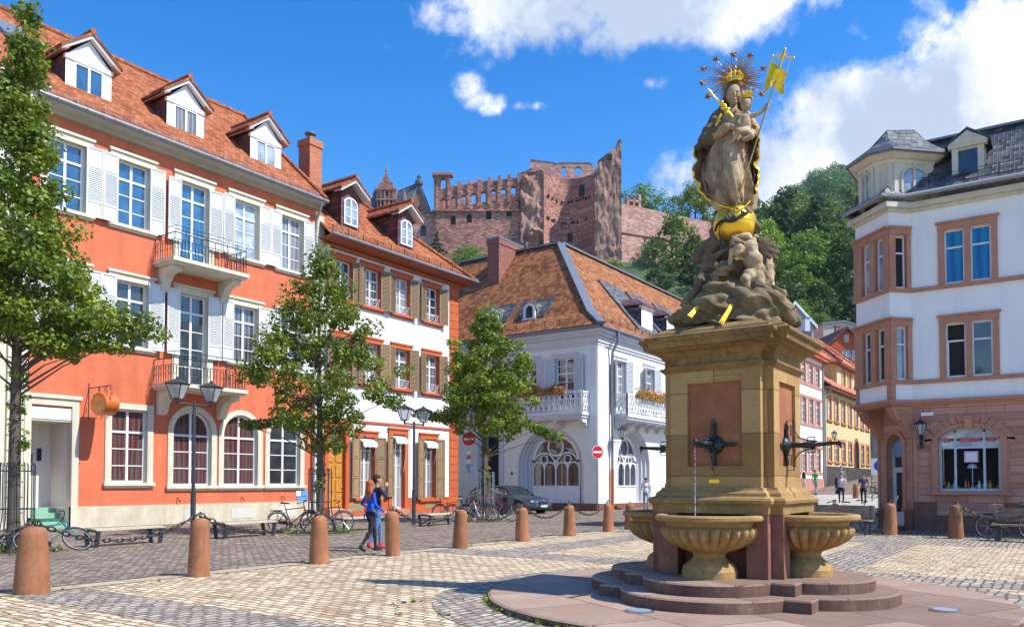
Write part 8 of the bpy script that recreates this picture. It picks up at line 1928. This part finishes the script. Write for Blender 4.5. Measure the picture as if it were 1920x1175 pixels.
# ================================================================== people
SKIN = stone('skin', (.52, .28, .19), (.58, .34, .24), 12, .55, .05)
def cloth(name, c, var=.15): return stone(name, c, sc3(c, 1.25), 9, .85, .25)
HUM = dict(head=(0, -.01, 1.63), neck=(0, 0, 1.47), chest=(0, 0, 1.30), waist=(0, 0, 1.08), hips=(0, 0, .94),
           shL=(.17, 0, 1.42), elL=(.23, .03, 1.14), haL=(.24, -.04, .90), shR=(-.17, 0, 1.42), elR=(-.23, .03, 1.14), haR=(-.24, -.04, .90),
           hiL=(.09, 0, .92), knL=(.10, -.02, .50), anL=(.10, .02, .09), hiR=(-.09, 0, .92), knR=(-.10, -.02, .50), anR=(-.10, .02, .09),
           toL=(.11, -.15, .03), toR=(-.11, -.15, .03), face=(0, -1, 0))
def person(label, loc, rz, pose, mats, voxel=.02, ht=1.75, female=False, sleeve='short', hair='short', cap=False, bag=None, long_coat=None, group=None):
    """mats: 0 skin, 1 top, 2 trousers, 3 shoes, 4 hair; faces near the camera have every finger"""
    J = {k: Vector(v) for k, v in HUM.items()}; J.update({k: Vector(v) for k, v in pose.items()}); s = ht/1.75
    mb = MB(); pr = []; fine = voxel < .015
    def cap_(a, b, r1, r2, m_, n=10):
        a, b = Vector(a), Vector(b); mb.tube([a, a.lerp(b, .5), b], [r1, (r1+r2)/2, r2], n); mb.ball(a, r1, n, 7); mb.ball(b, r2, n, 7); pr.append((tuple(a*s), tuple(b*s), r1*s, r2*s, m_))
    def el_(c, r, m_, rot=None): mb.ball(c, r, 16, 12, rot=rot); q = min(r); pr.append((tuple(Vector(c)*s), tuple((Vector(c)+Vector((0, 0, .001)))*s), (sum(r)/3)*s, (sum(r)/3)*s, m_))
    f = J['face'].normalized(); up = Vector((0, 0, 1)); sd = up.cross(f).normalized()
    h = J['head']; rot = Matrix((sd, -f, up)).transposed()
    el_(h+up*.015, (.074, .092, .105), 0, rot); el_(h-up*.055+f*.028, (.05, .055, .055), 0, rot); el_(h+f*.098-up*.012, (.012, .018, .022), 0, rot)
    if fine:
        for q in (-1, 1): el_(h+sd*q*.076-up*.005, (.010, .02, .03), 0, rot)
        el_(h+f*.088-up*.048, (.024, .010, .009), 0, rot)
    cap_(h-up*.06-f*.015, J['neck'], .047, .052, 0)
    sw, cw = (.145, .125) if female else (.165, .15)
    c_, w_, p_ = J['chest'], J['waist'], J['hips']; tr_ = (J['shL']-J['shR']).normalized(); fw = tr_.cross(up).normalized()
    ax = Matrix((tr_, fw, up)).transposed()
    cap_(J['neck']-up*.06, c_, .06, .10, 1); el_(c_, (cw+.01, .10, .155), 1, ax); el_(w_, (.125 if female else .14, .092, .13), 1, ax); el_(w_.lerp(p_, .5), (.13 if female else .14, .10, .10), 1, ax)
    el_(p_-up*.02, (.155 if female else .15, .115, .115), 2, ax)
    if female:
        for q in (-1, 1): el_(c_+tr_*q*.065+fw*(-.075 if fw.dot(f) < 0 else .075)-up*.01, (.055, .05, .055), 1, ax)
    for S_ in ('L', 'R'):
        sh, e_, ha = J['sh'+S_], J['el'+S_], J['ha'+S_]; k = .85 if female else 1
        cap_(J['neck']-up*.05+(sh-J['neck'])*.35, sh, .055*k, .056*k, 1)
        mid = sh.lerp(e_, .55)
        if sleeve == 'long': cap_(sh, e_, .054*k, .044*k, 1); cap_(e_, e_.lerp(ha, .92), .043*k, .030*k, 1)
        else: cap_(sh, mid, .056*k, .054*k, 1); cap_(mid, e_, .042*k, .036*k, 0); cap_(e_, ha, .037*k, .025*k, 0)
        d = (ha-e_).normalized(); o_ = d.cross(tr_); o_ = o_.normalized() if o_.length > .1 else fw
        if fine:
            el_(ha+d*.045, (.022, .030, .045), 0, Matrix((d.cross(o_).normalized(), o_, d)).transposed())
            for i, L_ in enumerate((.062, .072, .068, .052)):
                b0 = ha+d*.075+o_*(.021*(i-1.5)/1.5*1.1); b1 = b0+d*L_*.5+tr_*(.004 if S_ == 'L' else -.004); b2 = b1+d*L_*.42-(tr_ if S_ == 'L' else -tr_)*.016
                cap_(b0, b1, .0095, .0088, 0, 6); cap_(b1, b2, .0088, .0075, 0, 6)
            cap_(ha+d*.02+o_*.02, ha+d*.07+o_*.048, .012, .009, 0, 6)
        else: el_(ha+d*.06, (.028, .034, .07), 0, Matrix((d.cross(o_).normalized(), o_, d)).transposed())
        hi, kn, an, to = J['hi'+S_], J['kn'+S_], J['an'+S_], J['to'+S_]
        cap_(hi, kn, .088 if female else .083, .054, 2); el_(hi.lerp(kn, .25)-fw*0, (.085, .088, .12), 2); cap_(kn, an, .053, .036, 2); el_(kn.lerp(an, .28), (.052, .056, .09), 2)
        cap_(an+up*.03, an-up*.03, .043, .043, 3); cap_(an-up*.045+(an-to).normalized()*.03, to, .040, .030, 3)
    me = remesh(mb, voxel, 3)
    # scale and colour
    co = np.empty(len(me.vertices)*3); me.vertices.foreach_get('co', co); me.vertices.foreach_set('co', co*s)
    npoly = len(me.polygons); cc = np.empty(npoly*3); me.polygons.foreach_get('center', cc); cc = cc.reshape(-1, 3)*1.0
    me.update(); me.polygons.foreach_get('center', cc.reshape(-1)) if False else None
    cc = np.array([p.center[:] for p in me.polygons])
    best = np.full(npoly, 1e9); mi = np.zeros(npoly, dtype=np.int32)
    for (p, q, r1, r2, k) in pr:
        p = np.array(p); q = np.array(q); d = q-p; L2 = max((d*d).sum(), 1e-12); t = np.clip(((cc-p)@d)/L2, 0, 1)
        dd = np.linalg.norm(cc-(p+t[:, None]*d), axis=1)/(r1+(r2-r1)*t); b = dd < best; best[b] = dd[b]; mi[b] = k
    for m_ in mats[:4]: me.materials.append(m_)
    me.polygons.foreach_set('material_index', mi); me.update(); me.name = 'person'
    o = link('person', me, None, loc, rz); tag(o, label, 'person', group)
    hb = MB()
    if hair == 'short': hb.ball(h+up*.035-f*.012, (.083, .10, .098), 18, 12, rot=rot); hb.ball(h-f*.055+up*.0, (.072, .05, .085), 14, 10, rot=rot)
    elif hair == 'crop': hb.ball(h+up*.035-f*.014, (.079, .094, .088), 18, 12, rot=rot)
    else:
        hb.ball(h+up*.03-f*.018, (.092, .108, .105), 18, 12, rot=rot)
        r_ = random.Random(3)
        for k in range(26):
            a = -1.55+3.1*k/25; b = h+sd*math.sin(a)*.085-f*math.cos(a)*.075; L_ = .30+.06*r_.random()
            hb.tube([b+up*.06, b-up*.05+(-f*.01), b-up*L_*.55-f*.03+sd*math.sin(a)*.05, b-up*L_-f*.02+sd*math.sin(a)*(.04+.03*r_.random())], [.026, .032, .030, .010], 6)
    # cut the hair back from the face
    hm = remesh(hb, .010 if fine else .016, 1, None, (lambda co: .004*np.sin(co[:, 0]*170+np.sin(co[:, 2]*30)*2)) if fine else None)
    bm = bmesh.new(); bm.from_mesh(hm); hc = h
    kill = [v for v in bm.verts if (v.co-hc).dot(f) > .052 and (v.co-hc).z < .052]; bmesh.ops.delete(bm, geom=kill, context='VERTS'); bm.to_mesh(hm); bm.free()
    co = np.empty(len(hm.vertices)*3); hm.vertices.foreach_get('co', co); hm.vertices.foreach_set('co', co*s); hm.materials.append(mats[4]); hm.update(); hm.name = 'hair'; link('hair', hm, o)
    if cap:
        cb = MB(); cb.ball((h+up*.06)*s, (.088*s, .102*s, .075*s), 18, 10, rot=rot); cb.slab([tuple((h+up*.05+f*.08+sd*.07)*s), tuple((h+up*.035+f*.17+sd*.05)*s), tuple((h+up*.035+f*.17-sd*.05)*s), tuple((h+up*.05+f*.08-sd*.07)*s)], (0, 0, .012)); cb.build('cap', cap, o, 60)
    return o, J, s
walkA = dict(hiL=(.09, 0, .92), knL=(.10, -.17, .52), anL=(.10, -.20, .09), toL=(.11, -.36, .05), hiR=(-.09, 0, .92), knR=(-.10, .05, .50), anR=(-.10, .30, .14), toR=(-.11, .20, .03), elL=(.24, .12, 1.17), haL=(.25, .20, .93), elR=(-.24, -.02, 1.15), haR=(-.23, -.22, .98))
jeans = cloth('blue_jeans', (.10, .20, .42)); black = cloth('black_trousers', (.015, .015, .02)); hairb = cloth('brown_hair', (.035, .018, .01)); hairk = cloth('dark_hair', (.015, .01, .008)); shoek = plain('black_leather', (.012, .012, .014), .3); shoew = plain('white_shoes', (.7, .7, .7), .6)
wp = dict(walkA); wp.update(haR=(-.33, -.20, .98), elR=(-.27, -.0, 1.16), elL=(.33, .07, 1.17), haL=(.20, -.10, 1.05), face=(-.1, -1, -.15))
wo, J, s = person('woman with long red hair in blue top and black trousers walking away', (-13.42, 13.55, 0), R(162), wp, [SKIN, cloth('blue_top', (.01, .075, .52)), black, shoek, cloth('red_hair', (.40, .10, .02))], .0115, 1.66, True, 'long', 'long')
bb = MB()
bb.slab([(-.015, .104, 1.40), (.055, .10, 1.40), (.02, .112, 1.26)], (0, -.012, 0)); bb.ball((.01*s, .093*s, 1.15*s), (.05, .012, .018), 10, 6)
bb.v = [(x*s, y*s, z*s) for x, y, z in bb.v]; bb.build('bare_back', SKIN, wo)
bb = MB(); bb.tube([(.02, .112, 1.06), (.04, .125, .96), (.035, .13, .84)], .008, 5); bb.tube([(.02, .112, 1.06), (.0, .125, .98), (-.01, .13, .88)], .008, 5); bb.build('ribbon', cloth('blue_ribbon', (.02, .10, .55)), wo)
bb = MB(); bb.slab([(.04, .122, .86), (.11, .105, .86), (.11, .112, .77), (.04, .13, .77)], (0, -.01, 0)); bb.box(.045, .10, .118, .128, .84, .865); bb.build('back_pocket', [cloth('black_denim', (.02, .02, .025))], wo)
bb = MB(); bb.tube([(.06, .02, 1.38), (.17, .05, 1.2), (.24, .02, .98)], .010, 5)
mp = dict(knL=(.10, -.12, .51), anL=(.10, -.12, .09), toL=(.11, -.28, .04), knR=(-.10, .06, .50), anR=(-.10, .24, .12), toR=(-.12, .13, .03), elR=(-.30, -.12, 1.22), haR=(-.12, -.20, 1.47), elL=(.24, .05, 1.15), haL=(.22, -.12, .96), face=(-.2, -1, -.05))
person('dark haired man in navy sweater and blue jeans, hand at his mouth', (-13.84, 14.2, 0), R(156), mp, [SKIN, cloth('navy_sweater', (.022, .018, .05)), jeans, plain('red_shoes', (.5, .02, .03), .5), hairb], .0115, 1.80, False, 'long', 'short')
wd = dict(knL=(.10, -.14, .51), anL=(.08, -.13, .09), toL=(.10, -.29, .05), anR=(-.09, .18, .12), toR=(-.11, .05, .03), elL=(.25, .05, 1.16), haL=(.27, -.02, .92), elR=(-.25, .02, 1.15), haR=(-.26, -.08, .92))
g = gz(-19.8, 40.4)
person('man in white polo shirt, black cap and light jeans walking past the palace', (-19.3, 41.0, gz(-19.3, 41)), R(24), wd, [SKIN, cloth('white_polo', (.75, .75, .76)), cloth('light_jeans', (.24, .36, .52)), shoek, hairk], .018, 1.78, cap=plain('black_cap', (.01, .01, .012), .6))
person('woman with sunglasses, long brown hair and dark patterned top by the palace arch', (-18.35, 42.0, gz(-18.3, 42)), R(24), wd, [SKIN, cloth('patterned_top', (.10, .085, .06)), black, shoek, cloth('long_brown_hair', (.10, .05, .025))], .018, 1.72, True, 'short', 'long')
person('man in a green t-shirt and grey trousers walking up the side street', (-14.3, 57.6, gz(-14.3, 57.6)), R(150), wd, [SKIN, cloth('green_shirt', (.02, .42, .16)), cloth('grey_trousers', (.28, .30, .34)), shoek, cloth('fair_hair', (.3, .17, .07))], .022, 1.8)
person('woman in a pale dress half hidden by the fountain in the side street', (-14.9, 57.0, gz(-14.9, 57)), R(150), dict(), [SKIN, cloth('pale_dress', (.62, .58, .50)), cloth('pale_dress_skirt', (.62, .58, .50)), shoek, hairk], .022, 1.68, True, 'short', 'long')
person('man in a grey t-shirt behind two others in the side street', (-11.35, 51.9, gz(-11.3, 51.9)+.3), R(14), wd, [SKIN, cloth('grey_shirt', (.28, .29, .33)), black, shoek, hairb], .022, 1.8)
w2 = dict(wd); w2.update(elL=(.24, -.08, 1.2), haL=(.05, -.22, 1.22))
person('man in a white t-shirt carrying a dark jacket in the side street', (-10.2, 46.6, gz(-10.2, 46.6)), R(14), w2, [SKIN, cloth('white_shirt', (.62, .66, .74)), black, shoew, hairb], .022, 1.76)
mb = MB()
for k in range(7): mb.ball((-.24-.02*math.sin(k), -.02, 1.42-.12*k), (.09, .08, .11), 10, 8)
me = remesh(mb, .03, 1, None, lambda co: .012*np.sin(co[:, 2]*40+co[:, 0]*30)); me.name = 'jacket'; me.materials.append(cloth('dark_jacket', (.02, .022, .045))); o = link('jacket', me, None, (-10.2, 46.6, gz(-10.2, 46.6)), R(14)); tag(o, 'dark jacket hanging over the arm of the man in the white t-shirt', 'jacket')
person('man in a purple patterned shirt and black trousers striding down the side street', (-8.9, 45.8, gz(-8.9, 45.8)), R(6), walkA, [SKIN, cloth('purple_shirt', (.13, .09, .18)), black, shoew, hairk], .022, 1.78)

# ================================================================== bicycles
TY = plain('tyre_rubber', (.02, .02, .02), .8); RIM = plain('rim_metal', (.5, .52, .55), .3, .8); REFL = plain('orange_reflector', (.8, .35, .02), .3)
def wheel_mesh():
    if 'bw' in CACHE: return CACHE['bw']
    mb = MB(); r = .325
    mb.tube([(r*.94*math.cos(t), 0, r*.94*math.sin(t)) for t in [k*2*math.pi/32 for k in range(32)]], .011, 6, closed=True)
    for k in range(20): a = k*math.pi/10; s = .03 if k % 2 else -.03; mb.tube([(0, s, 0), (r*.93*math.cos(a+.2*(1 if k % 4 < 2 else -1)), 0, r*.93*math.sin(a+.2*(1 if k % 4 < 2 else -1)))], .0022, 3)
    mb.tube([(0, -.05, 0), (0, .05, 0)], .02, 8)
    w = mb.mesh('wheel', RIM, 60, uv=False); mb = MB(); mb.tube([(r*math.cos(t), 0, r*math.sin(t)) for t in [k*2*math.pi/36 for k in range(36)]], .018, 7, closed=True); t_ = mb.mesh('tyre', TY, 60, uv=False)
    mb = MB(); mb.box(.10, .18, -.008, .008, .08, .12); q = mb.mesh('reflector', REFL, uv=False); CACHE['bw'] = (w, t_, q); return CACHE['bw']
def bicycle(label, loc, rz, col, tilt=0, step=True, saddle=(.02, .02, .02), steer=0, basket=False, metal=.3, pitch=0, group='bicycles parked round the square'):
    T = thing('bicycle', label, 'bicycle', loc, rz, group); T.rotation_euler = (tilt, pitch, rz)
    r = .34; cm = plain('bike_paint', col, .3, metal, var=.08, coat=.5); F0, B0 = Vector((.54, 0, r)), Vector((-.54, 0, r)); bb_ = Vector((-.10, 0, .29)); st = Vector((-.26, 0, .80)); hd = Vector((.36, 0, .88)); hl = Vector((.40, 0, .72))
    mb = MB()
    mb.tube([st, bb_], .017, 7); mb.tube([hd, hl], .02, 7)
    if step: mb.tube([hl, Vector((.12, 0, .46)), bb_+Vector((.03, 0, .05))], .020, 7); mb.tube([hd.lerp(hl, .3), Vector((.14, 0, .58)), st.lerp(bb_, .55)], .014, 7)
    else: mb.tube([hl, bb_], .018, 7); mb.tube([hd.lerp(hl, .3), st.lerp(bb_, .08)], .016, 7)
    for s in (-1, 1): mb.tube([bb_, B0+Vector((0, s*.05, 0))], .010, 6); mb.tube([st.lerp(bb_, .15), B0+Vector((0, s*.05, 0))], .008, 6)
    mb.build('frame', cm, T, 60, uv=False)
    mb = MB()
    for s in (-1, 1): mb.tube([hl, hl+Vector((.03, s*.05, -.05)), F0+Vector((0, s*.05, 0))], .011, 6)
    mb.build('fork', cm, T, 60, uv=False)
    mb = MB(); mb.tube([hd, hd+Vector((-.02, 0, .10)), hd+Vector((.03, 0, .14))], .014, 6); mb.tube([hd+Vector((-.12, -.28, .12)), hd+Vector((-.0, -.24, .15)), hd+Vector((.05, -.08, .14)), hd+Vector((.05, .08, .14)), hd+Vector((0, .24, .15)), hd+Vector((-.12, .28, .12))], .012, 6)
    for s in (-1, 1): mb.tube([hd+Vector((-.13, s*.285, .12)), hd+Vector((-.03, s*.255, .145))], .018, 6)
    mb.build('handlebar', M['darkmetal'], T, 60, uv=False)
    mb = MB(); mb.tube([st, st+Vector((-.03, 0, .12))], .012, 6); q = st+Vector((-.05, 0, .14)); mb.slab([tuple(q+Vector(v)) for v in ((.20, 0, .0), (.12, .03, .005), (-.02, .05, .01), (-.08, .085, .02), (-.10, 0, .02), (-.08, -.085, .02), (-.02, -.05, .01), (.12, -.03, .005))], (0, 0, .035)); mb.build('saddle', plain('saddle_leather', saddle, .6), T, 50, uv=False)
    w, t_, q = wheel_mesh()
    for P, nm in ((F0, 0), (B0, 1)): o = link('wheel', w, T, P); link('tyre', t_, o); link('reflector', q, o)
    mb = MB()
    for P in (F0, B0):
        a0, a1 = (.3, 2.7) if P is B0 else (.6, 2.5); pts = [(P.x+.37*math.cos(a0+(a1-a0)*k/10), 0, P.z+.37*math.sin(a0+(a1-a0)*k/10)) for k in range(11)]; mb.tube(pts, .016, 5, flat=1.6)
    mb.build('mudguard', M['darkmetal'], T, 60, uv=False)
    mb = MB(); mb.tube([bb_+Vector((0, -.06, 0)), bb_+Vector((0, .06, 0))], .05, 12); mb.tube([bb_+Vector((0, .06, 0)), bb_+Vector((.12, .07, -.12))], .010, 5); mb.tube([bb_-Vector((0, .06, 0)), bb_+Vector((-.12, -.07, .12))], .010, 5); mb.box(bb_.x+.08, bb_.x+.18, .06, .15, bb_.z-.14, bb_.z-.12); mb.box(bb_.x-.18, bb_.x-.08, -.15, -.06, bb_.z+.11, bb_.z+.13); mb.slab([(bb_.x, .055, bb_.z+.06), (B0.x, .055, B0.z+.05), (B0.x, .055, B0.z-.04), (bb_.x, .055, bb_.z-.06)], (0, .012, 0)); mb.build('chain_guard', cm if col[0] > .3 else M['darkmetal'], T, 60, uv=False)
    mb = MB(); mb.box(-.78, -.36, -.06, .06, .72, .735); mb.tube([(-.5, .05, .72), (-.54, .05, .36)], .006, 4); mb.tube([(-.5, -.05, .72), (-.54, -.05, .36)], .006, 4); mb.build('carrier', M['darkmetal'], T, uv=False)
    return T
bicycle('teal bicycle tipped over against the leftmost tree guard', (-19.35, 9.35, .0), R(88), (.01, .22, .25), R(-42), False, metal=.5)
bicycle('black and orange bicycle leaning at the middle tree', (-19.75, 17.95, 0), R(36), (.05, .035, .03), R(-8), False)
bicycle('dark bicycle mostly hidden behind the middle tree trunk', (-20.3, 17.1, 0), R(28), (.18, .03, .02), R(7), False)
bicycle('silver step-through bicycle with tan saddle at the right hand tree', (-20.45, 26.1, 0), R(28), (.55, .56, .58), R(-6), True, (.75, .33, .03), metal=.6)
bicycle('grey bicycle with tan saddle behind the silver one', (-21.2, 26.25, 0), R(35), (.08, .09, .10), R(5), False, (.75, .33, .03))
bicycle('black bicycle close to the right hand tree trunk', (-20.1, 26.6, 0), R(20), (.03, .03, .035), R(8), True)
bicycle('purple bicycle right of the right hand tree', (-19.5, 27.45, 0), R(-8), (.10, .015, .09), R(-12), True)
bicycle('red bicycle with a chain guard behind the left wooden bench', (-6.55, 27.35, 0), R(-4), (.50, .02, .04), R(6), True)
bicycle('pink and green bicycle between bench and leaning board', (-5.85, 28.3, 0), R(-14), (.60, .06, .28), R(-5), True)
bicycle('bicycle with white grips behind the left wooden bench', (-7.35, 28.2, 0), R(30), (.1, .1, .11), R(4), False)
bicycle('black bicycle with a light brown saddle behind the right wooden bench', (-1.35, 27.0, 0), R(-4), (.02, .02, .02), R(4), False, (.40, .17, .08))
bicycle('dark bicycle up the side street right of the far bollard', (-10.0, 56.2, gz(-10, 56.2)), R(10), (.04, .04, .05), R(3), False); bicycle('red framed bicycle beside the far traffic sign', (-9.6, 55.0, gz(-9.6, 55)), R(-20), (.3, .03, .04), R(-3), True)

# ================================================================== parked car
def car():
    T = thing('parked_car', 'blue grey estate car parked nose out beside the white corner building', 'car', (-22.35, 35.15, 0), R(-6))
    pm = NT('car_paint'); pm.set(col=(.10, .13, .19), metal=.75, rough=.28, coat=1.0); paint = pm.mat
    # x: 0 at the nose, negative to the rear
    st = [(0, .62, .38, .62), (-.06, .78, .26, .70), (-.25, .88, .22, .76), (-.7, .93, .20, .86), (-1.25, .94, .20, .95), (-1.5, .94, .19, 1.0), (-2.2, .94, .19, 1.0), (-3.3, .94, .19, 1.01), (-4.1, .93, .20, 1.01), (-4.6, .90, .24, .98), (-4.82, .84, .30, .9), (-4.88, .7, .4, .8)]
    def ring(x, hw, z0, z1):
        h = z1-z0; half = [(.55, z0), (.88, z0+.02), (.97, z0+.10*h), (1.0, z0+.35*h), (.995, z0+.62*h), (.97, z0+.80*h), (.93, z0+.93*h), (.80, z1), (.40, z1+.025)]
        return [(x, hw*a, z) for a, z in half]+[(x, -hw*a, z) for a, z in reversed(half)]
    mb = MB(); rr = [ring(*s) for s in st]; n = len(rr[0]); mb.add([p for q in rr for p in q], [(i*n+k, i*n+(k+1) % n, (i+1)*n+(k+1) % n, (i+1)*n+k) for i in range(len(rr)-1) for k in range(n)]+[tuple(range(n)), tuple(range(len(rr)*n-1, (len(rr)-1)*n-1, -1))])
    mb.build('body', paint, T, 35, uv=False)
    gs = [(-1.28, .80, .78, .97), (-1.75, .85, .70, 1.27), (-2.15, .86, .64, 1.42), (-2.7, .86, .62, 1.465), (-3.5, .85, .61, 1.45), (-4.15, .83, .60, 1.38), (-4.5, .80, .60, 1.25), (-4.75, .76, .62, .98)]
    mb = MB(); rr = [[(x, b, .95), (x, b*.98, 1.0), (x, t, z-.05), (x, t*.8, z), (x, 0, z+.015), (x, -t*.8, z), (x, -t, z-.05), (x, -b*.98, 1.0), (x, -b, .95)] for x, b, t, z in gs]; n = 9
    mb.add([p for q in rr for p in q], [(i*n+k, i*n+k+1, (i+1)*n+k+1, (i+1)*n+k) for i in range(len(rr)-1) for k in range(n-1)]); mb.build('windows', M['carglass'], T, 50, uv=False)
    mb = MB()
    for i in range(2, 6):
        a, b = rr[i], rr[i+1]; mb.add([tuple(Vector(p)+Vector((0, 0, .012))) for p in a[2:7]]+[tuple(Vector(p)+Vector((0, 0, .012))) for p in b[2:7]], [(k, k+1, 6+k, 5+k) for k in range(4)])
    mb.build('roof', paint, T, 50, uv=False)
    mb = MB()
    for s in (1, -1):
        g = [(gs[0][0], s*gs[0][1], .97), (gs[1][0], s*(gs[1][2]+.03), 1.24), (gs[2][0], s*(gs[2][2]+.015), 1.40)]; mb.tube(g, .035, 6); mb.tube([(gs[2][0], s*.655, 1.40), (-3.5, s*.625, 1.43), (-4.2, s*.61, 1.36), (-4.7, s*.74, 1.0)], .028, 6); mb.tube([(-2.75, s*.86, 1.0), (-2.8, s*.64, 1.42)], .03, 6); mb.tube([(-3.75, s*.85, 1.0), (-3.85, s*.62, 1.38)], .03, 6)
        mb.ball((-1.72, s*1.02, 1.02), (.07, .11, .07), 12, 8)
    mb.build('pillars_and_mirrors', paint, T, 60, uv=False)
    mb = MB()
    for s in (1, -1):
        for x in (-.88, -3.88): mb.tube([(x, s*.80, .335), (x, s*.945, .335)], .385, 28)
    mb.build('wheel_arch', M['dark'], T, 40, uv=False)
    for x in (-.88, -3.88):
        for s in (1, -1):
            mb = MB(); mb.tube([(0, -.0, 0), (0, s*.12, 0)], .245, 24); 
            for k in range(10): a = k*math.pi/5; mb.beam((.04*math.cos(a), s*.125, .04*math.sin(a)), (.23*math.cos(a), s*.125, .23*math.sin(a)), .03, .02, up=(0, 1, 0))
            w = mb.build('wheel', RIM, T, 40, (x, s*.835, .325), uv=False); mb = MB(); mb.tube([(.285*math.cos(t), s*.06, .285*math.sin(t)) for t in [k*2*math.pi/30 for k in range(30)]], .05, 8, closed=True, flat=1.7); mb.build('tyre', TY, w, 60, uv=False)
    for s in (1, -1):
        mb = MB(); mb.slab([(-.035, s*.44, .58), (-.10, s*.78, .60), (-.22, s*.875, .665), (-.13, s*.76, .70), (-.045, s*.46, .655)], (.035, 0, 0)); mb.build('headlight', M['headlight'], T, uv=False)
        mb = MB(); P = [(.03, s*.035, .48), (.03, s*.30, .50), (.025, s*.335, .56), (.02, s*.29, .655), (.02, s*.06, .66), (.03, s*.035, .60)]; mb.slab(P, (.03, 0, 0)); mb.build('grille', M['dark'], T, uv=False); mb = MB(); mb.tube(P, .012, 5, closed=True); mb.v = [(x+.05, y, z) for x, y, z in mb.v]; mb.build('grille_frame', RIM, T, uv=False)
        mb = MB(); mb.box(-.09, .005, min(s*.5, s*.74), max(s*.5, s*.74), .26, .36); mb.build('air_intake', M['dark'], T, uv=False)
    mb = MB(); mb.box(-.02, .055, -.26, .26, .36, .465); mb.build('number_plate', M['whitepaint'], T); mb = MB(); mb.box(-.1, .03, -.48, .48, .24, .33); mb.build('air_intake', M['dark'], T)
    mb = MB(); mb.tube([(-.02, 0, .70), (.01, 0, .72)], .04, 16); mb.build('badge', plain('badge_blue', (.1, .25, .6), .3), T)
M['carglass'] = glassy('car_glass', (.015, .03, .03), ior=2.0); M['headlight'] = plain('headlight_glass', (.7, .75, .8), .1, .3, coat=1)
car()
# ================================================================== the air between here and the wooded hill
def haze():
    t = bpy.data.materials.new('haze'); t.use_nodes = True; N = t.node_tree.nodes; N.clear(); o = N.new('ShaderNodeOutputMaterial'); v = N.new('ShaderNodeVolumePrincipled')
    v.inputs['Color'].default_value = (.75, .86, 1, 1); v.inputs['Density'].default_value = .00011; v.inputs['Anisotropy'].default_value = .2; t.node_tree.links.new(v.outputs[0], o.inputs['Volume'])
    mb = MB(); mb.box(-1300, 1100, -500, 1500, -130, 175); ob = mb.build('haze', t, uv=False); tag(ob, kind='stuff')
haze()
